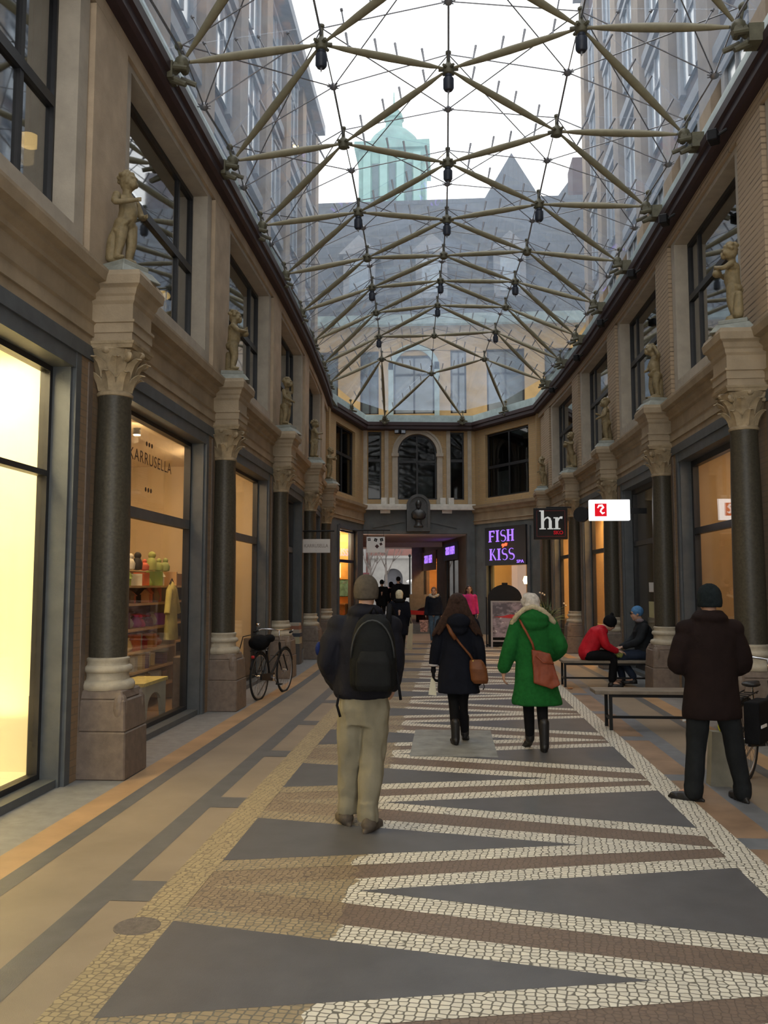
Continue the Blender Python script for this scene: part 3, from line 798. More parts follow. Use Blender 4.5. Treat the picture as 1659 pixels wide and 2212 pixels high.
# ================================================================ floor
def cobble(name, c1, c2, mortar, sc=.045, xsplit=None, alt=None, gap=.10, rnd_=.5):
    """small hand-laid stones of uneven outline with dark joints"""
    m, nt, out = _nt(name)
    g = nt.nodes.new('ShaderNodeNewGeometry')
    def vor(feat):
        v = nt.nodes.new('ShaderNodeTexVoronoi'); v.feature = feat; v.inputs['Scale'].default_value = 1/sc; v.inputs['Randomness'].default_value = rnd_
        mp = nt.nodes.new('ShaderNodeMapping'); mp.inputs['Scale'].default_value = (.85, 1.0, 0); mp.inputs['Rotation'].default_value = (0, 0, .12)
        nt.links.new(g.outputs['Position'], mp.inputs['Vector']); nt.links.new(mp.outputs[0], v.inputs['Vector']); return v
    ve = vor('DISTANCE_TO_EDGE'); vc = vor('F1')
    edge = _ramp(nt, ve.outputs['Distance'], gap*.5, gap*1.1)
    sp = nt.nodes.new('ShaderNodeSeparateColor'); nt.links.new(vc.outputs['Color'], sp.inputs[0])
    c = _mixc(nt, sp.outputs[0], c1, c2)
    n2 = _noise(nt, g.outputs['Position'], 2.2, 5); f2 = _ramp(nt, n2, .5, .85)
    c = _mixc(nt, f2, c, tuple(x*.74 for x in c1))
    if alt:
        nz = _noise(nt, g.outputs['Position'], 5, 2)
        sx = nt.nodes.new('ShaderNodeSeparateXYZ'); nt.links.new(g.outputs['Position'], sx.inputs[0])
        ma = nt.nodes.new('ShaderNodeMath'); ma.operation = 'MULTIPLY_ADD'; ma.inputs[1].default_value = .25; nt.links.new(nz, ma.inputs[0]); nt.links.new(sx.outputs[0], ma.inputs[2])
        lt = nt.nodes.new('ShaderNodeMath'); lt.operation = 'LESS_THAN'; lt.inputs[1].default_value = xsplit+.125; nt.links.new(ma.outputs[0], lt.inputs[0])
        a2 = _mixc(nt, sp.outputs[1], alt, tuple(x*.75 for x in alt)); c = _mixc(nt, lt.outputs[0], c, a2)
    c = _mixc(nt, edge, mortar, c)
    _finish(nt, out, c, .5, .35, 0, edge, .4, .004); return m
MF = dict(
 tan=mat('tan granite paving', (.235, .188, .135), .45, .14, 1.6, bstr=.12, bscale=200),
 grey=mat('grey granite paving', (.088, .087, .090), .42, .12, 5, bstr=.12, bscale=200),
 dark=mat('dark grey stone band', (.10, .10, .10), .45, .15, 6, bstr=.1, bscale=150),
 kerb=mat('pale grey granite kerb', (.20, .20, .198), .5, .2, 8, bstr=.12, bscale=200),
 orange=mat('orange tan stone band', (.33, .21, .11), .5, .2, 2, bstr=.12, bscale=200),
 brown=cobble('brown mosaic stone', (.175, .125, .092), (.155, .112, .083), (.115, .085, .065), .03, -.56, (.27, .205, .125)),
 white=cobble('white mosaic stone', (.68, .645, .54), (.57, .54, .455), (.13, .12, .095), .036, -.58, (.33, .26, .155), .105, .42),
 yellow=cobble('yellow mosaic stone', (.37, .295, .165), (.29, .235, .135), (.17, .135, .085), .034),
 blue=mat('blue grey stone band', (.15, .16, .175), .45, .2, 5, bstr=.1, bscale=150),
 rbrown=mat('reddish tan stone band', (.25, .165, .105), .5, .25, 3, bstr=.12, bscale=200),
 patch=mat('concrete repair patch', (.20, .205, .19), .6, .3, 5, bstr=.2, bscale=80))
keys = list(MF); KI = {k: i for i, k in enumerate(keys)}
fl = MB()
def strip(x0, x1, y0, y1, z, k, n=None):
    fl.mi = KI[k]; n = n or max(1, int((y1-y0)/1.5))
    for i in range(n):
        a = y0+(y1-y0)*i/n; b = y0+(y1-y0)*(i+1)/n
        fl.add([(x0+bend(a), a, z), (x1+bend(a), a, z), (x1+bend(b), b, z), (x0+bend(b), b, z)], [(0, 1, 2, 3)])
Y0, Y1 = -3, 27
strip(-4.6, 5.2, Y0, 32.6, 0, 'tan')
strip(-3.5, -2.86, Y0, Y1, .0012, 'kerb'); strip(-2.86, -2.63, Y0, Y1, .0012, 'orange'); strip(-2.63, -2.49, Y0, Y1, .0012, 'dark')
strip(-2.02, -1.86, Y0, Y1, .0012, 'dark'); strip(-1.64, -1.42, Y0, Y1, .0036, 'yellow')
strip(1.75, 1.95, Y0, Y1, .0036, 'white'); strip(1.95, 2.22, Y0, Y1, .0012, 'rbrown'); strip(2.22, 2.40, Y0, Y1, .0012, 'blue'); strip(2.84, 2.97, Y0, Y1, .0012, 'dark')
strip(2.97, 3.2, Y0, Y1, .0012, 'orange'); strip(3.2, 3.8, Y0, Y1, .0012, 'kerb')
strip(-1.42, 1.75, Y0, Y1, .0012, 'brown')
# grey squares in the bands beside the mosaic
for k in range(-2, 12):
    yc = 4.9+1.99*k
    if yc > 26: break
    strip(-1.86, -1.64, yc-.16, yc+.16, .0022, 'dark', 1); strip(1.95, 2.40, yc-.95, yc-.7, .0022, 'blue', 1)
def clip(poly, x0, x1):
    def cl(p, f, inter):
        o = []
        for i in range(len(p)):
            a, b = p[i-1], p[i]
            if f(b):
                if not f(a): o.append(inter(a, b))
                o.append(b)
            elif f(a): o.append(inter(a, b))
        return o
    def ix(X): return lambda a, b: (X, a[1]+(b[1]-a[1])*(X-a[0])/(b[0]-a[0]))
    poly = cl(poly, lambda p: p[0] >= x0, ix(x0)); return cl(poly, lambda p: p[0] <= x1, ix(x1)) if poly else poly
def slab(poly, z, k):
    """split in x so that the bend is followed"""
    fl.mi = KI[k]
    if len(poly) > 2: fl.add([(x+bend(y), y, z) for x, y in poly], [tuple(range(len(poly)))])
def tri2(bx, ax, yc, hb, w):
    """triangle with base at x=bx and tip at x=ax plus its white outline of width w"""
    s = 1 if ax > bx else -1; L = abs(ax-bx); h = math.atan2(hb, L)
    e = w/math.sin(h)
    hb2 = hb+w/math.cos(h)
    slab(clip([(bx, yc-hb2), (ax+s*e, yc), (bx, yc+hb2)] if s > 0 else [(bx, yc+hb2), (ax+s*e, yc), (bx, yc-hb2)], -1.42, 1.75), .0022+(.0004 if s > 0 else 0), 'white')
    slab([(bx, yc-hb), (ax, yc), (bx, yc+hb)] if s > 0 else [(bx, yc+hb), (ax, yc), (bx, yc-hb)], .0034, 'grey')
for k in range(-3, 12):
    ya = 3.98+1.975*k
    if ya < 26.3: tri2(-1.42, .88, ya, .50, .20)
    yb = 4.99+1.99*k
    if yb < 26.3: tri2(1.75, -.52, yb, .56, .20)
strip(-.40, .49, 8.84, 10.45, .0042, 'patch', 1)
floor_ = struct(fl.build('floor', [MF[k] for k in keys]), 'stone paving with a zigzag mosaic of grey triangles and white bands', 'floor')
# manhole cover
t = MB(); t.lathe([(.005, .004), (.10, .004), (.112, .006), (.118, .003), (.118, 0)], (-1.58, 4.40, .0), 24)
tag(t.build('drain_cover', mat('worn iron cover', (.12, .10, .085), .6, .3, 30, bstr=.4, bscale=100), None, True, autos=30), 'small round iron cover set in the paving at the lower left', 'drain cover')
# steps and the floor of the covered way beyond
mb = MB()
mb.box(-5.0, 2.4, 31.1, 31.5, 0, .16); mb.box(-5.6, 2.4, 31.45, 47, 0, .32)
struct(mb.build('floor_steps', MF['dark']))
# ================================================================ covered way behind the end facade
TUN = mat('covered way side wall', (.20, .15, .115), .7, .15, 3)
TUNC = mat('covered way ceiling plaster', (.78, .62, .57), .85, .06, 2, bstr=0)
FT, LT = seg((.80, 31.8), (-1.48, 43.0), (-1, 0))
facet('wall_covered_way', FT, LT, .32, 3.75, [(2.0, 4.6, .6, 3.0), (6.5, 10.0, .7, 3.0)], TUN)
mb = MB(); mb.box8([(-6.2, 31.65, 3.60), (1.3, 31.65, 3.60), (-1.2, 43.0, 3.55), (-7.5, 43.0, 3.55), (-6.2, 31.65, 3.8), (1.3, 31.65, 3.8), (-1.2, 43.0, 3.8), (-7.5, 43, 3.8)])
mb.box8([(-4.2, 36.9, 3.38), (.0, 36.9, 3.38), (.0, 37.3, 3.38), (-4.2, 37.3, 3.38), (-4.2, 36.9, 3.6), (.0, 36.9, 3.6), (.0, 37.3, 3.6), (-4.2, 37.3, 3.6)])
struct(mb.build('ceiling', TUNC))
mb = MB(); mb.box8([(-3.5, 31.65, .3), (-3.2, 31.65, .3), (-4.6, 43, .3), (-5.0, 43, .3), (-3.5, 31.65, 3.8), (-3.2, 31.65, 3.8), (-4.6, 43, 3.8), (-5.0, 43, 3.8)])
struct(mb.build('wall_covered_way_left', TUN))
# pier at the street end
mb = MB(); mb.box(-1.75, -1.05, 41.6, 42.6, .32, 3.6); mb.box(-1.85, -.95, 41.5, 42.7, .32, 1.3)
struct(mb.build('wall_street_pier', mat('grey street pier', (.20, .215, .23), .7, .15, 5)))
window(FT, 2.0, 4.6, .6, 3.0, .1, M['glassshop'], 'near shop window inside the covered way', (3.3,), (), .06)
window(FT, 6.5, 10.0, .7, 3.0, .1, M['glassshop'], 'far amber lit shop window inside the covered way', (), (), .06)
room('wall_covered_way_shop', FT, 6.2, 10.3, .4, 3.4, .31, 1.3, AMB, AMB, 1)
room('wall_covered_way_dim_shop', FT, 1.6, 5.0, .4, 3.4, .31, 1.2, DARKW, DARKW, 1)
# ================================================================ street beyond
STREET = mat('wet pale street', (.24, .245, .255), .4, .15, 2)
mb = MB(); mb.box(-30, 20, 43, 75, .02, .30); struct(mb.build('floor_street', STREET))
BR = mat('red plaster of the building across the street', (.25, .125, .11), .85, .12, 1.5)
WH = mat('white plaster of the portal across the street', (.32, .31, .295), .85, .12, 2)
b = thing('portal_building', 'red building with a white arched portal across the far street', 'building', (-4, 60, .3))
mb = MB(); holed(mb, lambda u, d, z: (u, 60+d, z), -14, 4, .3, 14, 0, 1, [(-4.9, -1.7, .3, 3.5)], 6); mb.build('wall', BR, b)
mb = MB(); holed(mb, lambda u, d, z: (u, 59.8+d, z), -5.4, -2.3, .3, 3.8, 0, .3, [(-4.45, -3.15, .3, 2.9)], 6)
mb.box(-5.5, -2.2, 59.65, 60, 3.6, 3.8)
ac2, ar2 = -3.8, .65
for sgn in (-1, 1):
    for k in range(8):
        a0 = PI/2*k/8; a1 = PI/2*(k+1)/8
        q = [(ac2+sgn*ar2*math.cos(a0), 2.25+ar2*math.sin(a0)), (ac2+sgn*ar2*math.cos(a1), 2.25+ar2*math.sin(a1)), (ac2+sgn*ar2*math.cos(a1), 2.9), (ac2+sgn*ar2*math.cos(a0), 2.9)]
        mb.box8([(u, 59.8, z) for u, z in q]+[(u, 60.1, z) for u, z in q])
mb.build('portal', WH, b)
mb = MB(); mb.box(-4.5, -3.1, 60.2, 60.4, 1.6, 2.95); mb.build('fanlight', mat('grey fanlight', (.10, .10, .115), .3, .1), b)
mb = MB(); mb.box(-4.5, -3.1, 60.2, 60.4, .3, 1.6); mb.build('gate_leaf', mat('red gate', (.24, .105, .09), .7, .1), b)
b2 = MB(); b2.box(-24, -14.1, 58.6, 60.6, .3, 12); b2.box(-14.1, -5.7, 58.6, 59.7, .3, 9)
tag(b2.build('plaster_building', mat('pale plaster across the street', (.30, .30, .30), .9, .35, .6)), 'pale plastered building across the street behind bare trees', 'building')
def bare_tree(x, y, h, seed, lab):
    rnd = random.Random(seed); t = thing('bare_tree', lab, 'tree', (x, y, .3), group='bare street trees')
    tr = MB(); tr.path([(x, y, .3), (x+.03, y, h*.25), (x-.02, y, h*.5)], [.09, .075, .06], 7); tr.build('trunk', M['treebark'], t, True)
    bb = MB()
    def br(p, d, L, r, dep):
        q = p+d*L; bb.rod(p, q, r, r*.6, 5)
        if dep:
            for i in range(3):
                nd = (d+Vector((rnd.uniform(-.6, .6), rnd.uniform(-.6, .6), rnd.uniform(-.05, .5)))).normalized(); br(q, nd, L*.72, r*.6, dep-1)
    for i in range(4):
        br(Vector((x-.02, y, h*(.38+.04*i))), Vector((math.cos(i*1.6)*.45, math.sin(i*1.6)*.45, 1)).normalized(), h*.16, .04, 4)
    bb.build('branches', M['treebark'], t, True)
M['treebark'] = mat('grey bark', (.14, .12, .11), .9, .2, 10)
bare_tree(-4.15, 46, 5.5, 1, 'thin bare tree in the far street, behind the white hanging sign')
bare_tree(-3.45, 48, 5.8, 2, 'thin bare tree in the far street, before the portal')
bare_tree(-4.9, 53, 6, 5, 'bare tree farthest left in the far street')
k = thing('street_kiosk', 'dark red board standing at the left of the far street', 'sign', (-5.35, 52, .3))
MB().box(-5.95, -4.75, 51.9, 52.1, 1.3, 2.5).build('board', mat('dark red board', (.10, .025, .03), .6, .15), k)
MB().box(-5.4, -5.3, 51.95, 52.05, .3, 1.3).build('post', M['black'], k)
t = MB(); t.ball((-2.0, 49.0, 1.95), .35, 16, 8, 1.1, 1.1, .35)
t.rod((-2.0, 49, .3), (-2.0, 49, 1.9), .03)
tag(t.build('parasol', mat('white canvas', (.85, .85, .83), .8, .03)), 'white canopy on a pole out in the far street', 'parasol')

# ================================================================ tall houses on both sides, above the roof
STONE1 = mat('sooty violet brick', (.095, .07, .072), .9, .2, .8)
STONE2 = mat('beige facade stone', (.25, .195, .14), .85, .25, 1.2)
WINP = mat('pale reflecting window', (.30, .36, .42), .15, .15, 2, spec=.6, bstr=0)
WINF = mat('grey window surround', (.27, .28, .30), .8, .1)
def tall_house(name, X, sgn, y0, y1, z0, z1, lab, nb):
    t = thing(name, lab, 'building', (X, (y0+y1)/2, z0))
    mb = MB(); mb.box(min(X, X+sgn*5), max(X, X+sgn*5), y0, y1, z0, z1); mb.build('facade_wall', STONE1, t)
    L = (y1-y0)/nb
    mb = MB()
    for i in range(nb+1):
        y = y0+L*i; mb.box(min(X-sgn*.22, X), max(X-sgn*.22, X)+.0, y-.34, y+.34, z0, z1-.3)
    mb.build('pilasters', STONE2, t)
    mb = MB()
    nf = int((z1-z0)/3.3)
    for f in range(nf): mb.box(min(X-sgn*.16, X), max(X-sgn*.16, X), y0, y1, z0+.15+3.3*f, z0+.42+3.3*f)
    mb.box(min(X-sgn*.5, X), max(X-sgn*.5, X), y0, y1, z1-.35, z1)
    mb.build('cornices', WINF, t)
    for i in range(nb):
        for f in range(nf):
            yc = y0+L*(i+.5); zc = z0+.95+3.3*f; xx = X-sgn*.06
            w_ = MB(); w_.mi = 0
            w_.box(min(xx, X), max(xx, X), yc-.5, yc+.5, zc, zc+2.05)
            w_.mi = 1
            for s_ in (-1, 1): w_.box(min(X-sgn*.12, X), max(X-sgn*.12, X), yc+s_*.62-.09, yc+s_*.62+.09, zc-.1, zc+2.15)
            w_.box(min(X-sgn*.15, X), max(X-sgn*.15, X), yc-.75, yc+.75, zc+2.08, zc+2.22)
            w_.box(min(X-sgn*.10, X), max(X-sgn*.10, X), yc-.03, yc+.03, zc, zc+2.05); w_.box(min(X-sgn*.10, X), max(X-sgn*.10, X), yc-.55, yc+.55, zc+1.3, zc+1.36)
            w_.build('window', [WINP, WINF], t)
    return t
tall_house('tall_house', -4.75, -1, -6, 29.0, 7.72, 18.0, 'tall dark brick house rising beyond the left side of the glass roof', 13)
tall_house('tall_house', 5.0, 1, -6, 29.0, 7.72, 22.5, 'taller house of brick and beige stone beyond the right side of the glass roof', 13)
for X0, X1, nm in ((-9.7, -3.55, 'trim_30'), (3.9, 10, 'trim_31')):
    mb = MB(); mb.box(X0, X1, -6, 30, 7.52, 7.70) if X0 > 0 else mb.box(X0, X1, -6, 30, 7.52, 7.70); struct(mb.build(nm, M['flash']))
# end house above the passage end
YB = mat('yellow brick of the end house', (.40, .27, .12), .9, .15, 2)
eh = thing('end_house', 'yellow brick end house with a slate mansard above the end facade', 'building', (-1, 34, 7.6))
fr34 = lambda u, d, z: (u, 34+d, z)
holes = [(-2.15, -.5, 8.6, 11.0), (-3.5, -2.75, 8.6, 11.2), (.15, .78, 8.6, 11.2), (1.6, 3.1, 8.6, 11.2), (-5.6, -4.4, 8.6, 11.2), (3.9, 5.4, 8.6, 11.2)]
mb = MB(); holed(mb, fr34, -8, 8, 7.5, 12.4, 0, .4, holes, 9); mb.build('wall', YB, eh)
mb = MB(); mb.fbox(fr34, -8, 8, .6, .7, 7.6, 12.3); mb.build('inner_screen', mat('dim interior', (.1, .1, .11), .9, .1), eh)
for (a, b_, c, d) in holes:
    mb = MB(); mb.mi = 0; mb.fbox(fr34, a, b_, .2, .23, c, d); mb.mi = 1
    for u in (a, b_-.07, (a+b_)/2-.03): mb.fbox(fr34, u, u+.07, .14, .24, c, d)
    mb.fbox(fr34, a, b_, .14, .24, c+1.6, c+1.67); mb.fbox(fr34, a, b_, .14, .24, c, c+.07); mb.fbox(fr34, a, b_, .14, .24, d-.07, d)
    mb.build('window', [mat('end house pane', (.10, .125, .13), .12, .2, 2, spec=.7, bstr=0) if 'ehp' not in M else M['ehp'], M['darkframe']], eh)
mb = MB(); mb.fbox(fr34, -2.05, -1.45, .27, .3, 8.6, 9.9); mb.fbox(fr34, -1.25, -.65, .27, .3, 8.6, 9.9)
mb.build('curtain', M['curtain'], eh)
mb = MB()
for a, b_ in ((-2.35, -2.15), (-.5, -.3)): mb.fbox(fr34, a, b_, -.06, 0, 8.4, 10.7)
for k in range(14):
    a0, a1 = PI*k/14, PI*(k+1)/14; r0, r1 = .82, 1.05; c_ = -1.325; zz = 10.4
    q = [(c_+r0*math.cos(a0), zz+r0*math.sin(a0)), (c_+r1*math.cos(a0), zz+r1*math.sin(a0)), (c_+r1*math.cos(a1), zz+r1*math.sin(a1)), (c_+r0*math.cos(a1), zz+r0*math.sin(a1))]
    mb.box8([fr34(u, -.06, z) for u, z in q]+[fr34(u, .05, z) for u, z in q])
mb.fbox(fr34, -8, 8, -.3, .1, 12.2, 12.6); mb.fbox(fr34, -8, 8, -.1, .1, 8.15, 8.35)
mb.build('cornice', mat('verdigris cornice', (.30, .38, .37), .7, .2, 3), eh)
SL = brickmat('slate roofing', (.09, .10, .115), (.075, .085, .10), (.04, .045, .05), .3, .22, .01, 'xy', .6, .2)
mb = MB(); mb.box8([(-8, 34, 12.6), (8, 34, 12.6), (8, 42, 12.6), (-8, 42, 12.6), (-8, 36.4, 18.6), (8, 36.4, 18.6), (8, 42, 18.6), (-8, 42, 18.6)]); mb.build('mansard_roof', SL, eh)
for xc in (-3.6, -.6, 2.6):
    d = MB(); d.box(xc-.65, xc+.65, 34.35, 36.5, 13.4, 15.4); d.prism([(xc-.85, 34.25, 15.4), (xc+.85, 34.25, 15.4), (xc, 34.25, 16.2)], (0, 0, 0), (0, 2.4, 0))
    d.mi = 1; d.box(xc-.4, xc+.4, 34.3, 34.36, 13.7, 15.1)
    d.build('dormer', [WINF, WINP], eh)
MB().box(-7.4, -6.2, 37, 38.5, 18, 20.5).build('chimney', STONE1, eh); MB().box(5.6, 6.6, 37, 38.5, 18, 20.6).build('chimney', STONE1, eh)
# step-down roof silhouettes behind
hs = thing('far_house', 'grey far house with a pointed gable behind the end house, right of the tower', 'building', (3.8, 52, 14.2))
mb = MB(); mb.box(2.2, 9.5, 52, 58.5, 14.2, 25.0); mb.build('wall', mat('grey far house wall', (.25, .26, .30), .9, .2, .5), hs)
mb = MB(); mb.prism([(2.0, 51.8, 25), (6.2, 51.8, 25), (4.1, 51.8, 28.6)], (0, 0, 0), (0, 8, 0)); mb.prism([(6.4, 51.8, 25), (9.6, 51.8, 25), (8, 51.8, 27.2)], (0, 0, 0), (0, 8, 0)); mb.build('gable_roof', SL, hs)
for i, (x, z) in enumerate(((3.2, 22), (4.6, 22), (6.6, 22), (8.2, 22))):
    MB().box(x-.35, x+.35, 51.9, 52, z, z+2).build('window', WINP, hs)
hs2 = thing('far_house', 'dark far house behind the end house, left of the tower', 'building', (-10, 52, 8))
mb = MB(); mb.box(-15, -8.2, 48, 58, 8, 24); mb.build('wall', STONE1, hs2)
mb = MB(); mb.prism([(-15.2, 47.8, 24), (-7.9, 47.8, 24), (-11.5, 47.8, 28)], (0, 0, 0), (0, 10, 0)); mb.build('gable_roof', SL, hs2)
# green copper tower
TX, TY = -5.1, 82
GC = mat('verdigris copper', (.15, .26, .24), .7, .25, .6)
tw = thing('church_tower', 'pale green copper clad tower with a dome seen through the glass roof', 'tower', (TX, TY, 8))
mb = MB(); mb.box(TX-3.2, TX+3.2, TY-3.2, TY+3.2, 8, 43.4); mb.build('tower_shaft', GC, tw)
mb = MB(); mb.box(TX-3.6, TX+3.6, TY-3.6, TY+3.6, 43.4, 44.1); mb.box(TX-3.45, TX+3.45, TY-3.45, TY+3.45, 36.4, 37); mb.build('cornice', GC, tw)
for i in range(4):
    x = TX-2.4+1.6*i; MB().box(x-.35, x+.35, TY-3.4, TY-3.2, 37.2, 43).build('pilaster', mat('light verdigris', (.20, .33, .31), .7, .1, 1) if i == 0 else bpy.data.materials['light verdigris'], tw)
for i in range(3):
    x = TX-1.6+1.6*i; MB().box(x-.3, x+.3, TY-3.26, TY-3.2, 38, 42).build('louvre', mat('dark louvre', (.08, .12, .13), .7, .1) if i == 0 else bpy.data.materials['dark louvre'], tw)
MB().lathe([(2.9, 44.1), (2.85, 44.8), (2.3, 45.9), (1.5, 46.7), (.9, 47.1), (.8, 48), (1.0, 48.1), (.8, 48.7), (.35, 49.3), (.1, 49.6), (.05, 51)], (TX, TY, 0), 20).build('dome', GC, tw, True, autos=40)
# ================================================================ shop interiors and their lamps
WARM = (1.0, .66, .32); WHITEW = (1.0, .86, .55)
def spot_lamp(p, lab, col, st, power, group='small ceiling spots in the shops', r=.05, lightpos=None, dirn=(0, 0, -1)):
    """little ceiling lamp: housing + glowing face, and the light it gives"""
    t = thing('ceiling_spot', lab, 'lamp', p, group=group)
    d = Vector(dirn).normalized(); P = Vector(p)
    MB().rod(P, P+d*.09, r, r*1.1, 12).build('housing', M['black'], t, True, autos=40)
    MB().rod(P+d*.088, P+d*.10, r*.95, r*.95, 12).build('bulb', emis('bulb %s' % lab[:20], col, st), t)
    l = point('spot_light', tuple(P+d*.16), col, power, .05); l.parent = t; l.location = P+d*.16-t.location
    return t
# bright shop, nearest left
for y, z in ((5.0, 3.8), (6.6, 3.8)):
    t = thing('ceiling_light', 'long white light panel on the ceiling of the bright shop, %s' % ('nearer one' if y < 6 else 'farther one'), 'lamp', (-4.3, y, 3.97), group='panels in the bright shop')
    MB().box(-4.6, -4.0, y-.6, y+.6, 3.94, 3.99).build('panel', emis('shop panel', (1, .84, .5), 14), t)
area('bright_shop_light', (-4.2, 5.8, 3.9), (0, 0, 0), .8, 3.4, (1, .81, .44), 110)
area('bright_shop_light', (-4.1, 7.0, .5), (PI, 0, 0), .5, 1.2, (1, .72, .33), 14)
# toy shop
TB = mat('pale shelf wood', (.62, .42, .22), .6, .12, 5)
DK = mat('shelf back board', (.16, .10, .06), .8, .1, 3)
def bookcase(x0, x1, y0, y1, z1, shelves, lab, nm='shelf_unit'):
    t = thing(nm, lab, 'shelf', ((x0+x1)/2, (y0+y1)/2, .03), group='shelf units in the toy shop')
    MB().box(x0-.02, x0, y0, y1, .03, z1).build('back_panel', DK, t)
    for y in (y0, y1-.04): MB().box(x0, x1, y, y+.04, .03, z1).build('side_panel', TB, t)
    for z in shelves: MB().box(x0, x1, y0+.04, y1-.04, z-.03, z).build('shelf', TB, t)
    return t
SH = [.12, .55, .98, 1.42, 1.85, 2.05]
SHZ = [.30, .57, .84, 1.14, 1.48, 1.72]
bookcase(-4.55, -4.15, 9.2, 12.95, 1.93, SHZ, 'tall pale wooden shelf unit full of toys behind the second left shop window')
bookcase(-4.75, -4.35, 13.1, 15.6, 1.93, SHZ, 'tall pale wooden shelf unit behind the third left shop window')
toyc = [(.75, .2, .08), (.8, .35, .1), (.6, .1, .25), (.45, .1, .35), (.2, .1, .15), (.8, .6, .25), (.5, .05, .05), (.15, .35, .4), (.55, .5, .4), (.75, .75, .65), (.35, .2, .1), (.3, .45, .12)]
TM = [mat('toy colour %d' % i, c, .6, .1, 5, bstr=0) for i, c in enumerate(toyc)]
def toy_box(x, y, z, m, h):
    b = MB(); b.box(-.08, .08, -.09, .09, 0, h); b.box(-.085, .085, -.095, .095, h*.8, h*.83); return ('toy_box', b, m)
def toy_doll(x, y, z, m, h):
    b = MB(); b.lathe([(.07, 0), (.075, h*.2), (.045, h*.6), (.02, h*.65)], n=10); b.ball((0, 0, h*.8), h*.18, 10, 8); b.rod((0, -.05, h*.55), (0, -.09, h*.3), .018); b.rod((0, .05, h*.55), (0, .09, h*.3), .018); return ('soft_toy', b, m)
def toy_vase(x, y, z, m, h):
    b = MB(); b.lathe([(.04, 0), (.07, h*.15), (.08, h*.4), (.05, h*.75), (.03, h*.85), (.04, h)], n=12); return ('lantern', b, m)
def toy_tower(x, y, z, m, h):
    b = MB(); b.box(-.05, .05, -.05, .05, 0, h*.6); b.prism([(-.07, -.06, h*.6), (.07, -.06, h*.6), (0, -.06, h)], (0, 0, 0), (0, .12, 0)); return ('toy_house', b, m)
rnd = random.Random(3)
cword = ['red orange', 'orange', 'dark pink', 'purple', 'dark plum', 'yellow', 'deep red', 'teal', 'beige', 'cream', 'brown', 'green']
shelfword = ['bottom', 'second lowest', 'third', 'fourth', 'fifth', 'top']
palette = [[5, 9, 10], [9, 5, 4], [6, 1, 5, 0, 8], [3, 2, 4, 8], [0, 1, 0, 10], [9, 0, 11, 11]]
cat_ = []
for si, z in enumerate(SHZ):
    y = 10.75; n = 0
    while y < 12.75:
        kind = rnd.choice([toy_box, toy_doll, toy_vase, toy_tower]) if si not in (0, 1) else toy_box
        ci = palette[si][n % len(palette[si])]; h = rnd.uniform(.15, .22)
        if si == 0: h *= .9
        nm, b, m = kind(0, 0, 0, TM[ci], h)
        o = b.build(nm, TM[ci], None, nm != 'toy_box', autos=40); o.location = (-4.33+rnd.uniform(-.04, .05), y, z)
        o.rotation_euler = (0, 0, rnd.uniform(-.4, .4))
        tag(o, '%s %s on the %s shelf of the toy shop unit' % (cword[ci], nm.replace('_', ' '), shelfword[si]), 'toy', '%s %ss on the %s toy shop shelf' % (cword[ci], nm.replace('_', ' '), shelfword[si]))
        y += rnd.uniform(.2, .27); n += 1
# hanging yellow dress
t = thing('child_dress', 'yellow green dress on a hanger hooked on the front of the toy shelves', 'dress', (-4.05, 12.3, .9), group=None)
d = MB(); d.lathe([(.02, 1.78), (.07, 1.74), (.14, 1.66), (.13, 1.5), (.16, 1.2), (.19, .95), (.175, .94)], (-4.02, 12.3, 0), 16, .5, 1.0)
d.rod((-4.02, 12.2, 1.66), (-4.0, 12.05, 1.32), .05, .045, 8); d.rod((-4.02, 12.4, 1.66), (-4.0, 12.55, 1.32), .05, .045, 8)
d.build('dress_cloth', mat('yellow green dress cloth', (.68, .62, .22), .8, .2, 6), t, True, autos=60)
MB().path([(-4.02, 12.2, 1.74), (-4.02, 12.3, 1.82), (-4.02, 12.4, 1.74)], .008, 5).build('hanger', M['black'], t)
# arched stool by the window
t = thing('arched_stool', 'pale blue stool with arched sides and yellow top in the toy shop window', 'stool', (-3.85, 10.1, .03))
st = MB(); SG = mat('pale grey blue stool paint', (.42, .46, .42), .6, .08, 5)
for x0 in (-3.72, -4.05):
    pts_o = [(10.25, .03), (10.25, .50), (11.1, .50), (11.1, .03), (10.98, .03)]+[(10.675+.25*math.cos(PI*k/8), .22+.17*math.sin(PI*k/8)) for k in range(9)]+[(10.37, .03)]
    st.prism([(x0, y, z) for y, z in pts_o], (0, 0, 0), (.04, 0, 0))
st.build('side_panels', SG, t)
MB().box(-4.07, -3.66, 10.23, 11.12, .50, .54).build('seat', mat('yellow patterned stool top', (.66, .60, .22), .6, .25, 18), t)
# lamps in the toy shop
spot_lamp((-3.95, 9.75, 3.55), 'bright ceiling spot at the top of the toy shop window', (1, .8, .5), 60, 26, group=None)
spot_lamp((-4.3, 11.5, 3.9), 'ceiling spot deeper in the toy shop', (1, .75, .42), 20, 20, group=None)
spot_lamp((-4.2, 14.3, 3.9), 'ceiling spot behind the third left shop window', (1, .7, .4), 20, 26, group=None)
area('toy_shop_light', (-4.2, 12.0, 3.88), (0, 0, 0), .6, 6, (1, .64, .30), 85)
# back wall of toy shop gets a cord
tag(MB().rod((-3.9, 10.05, 2.15), (-3.9, 10.05, 3.98), .008).build('cable', M['black']), 'thin cord hanging from the toy shop ceiling', 'cord')
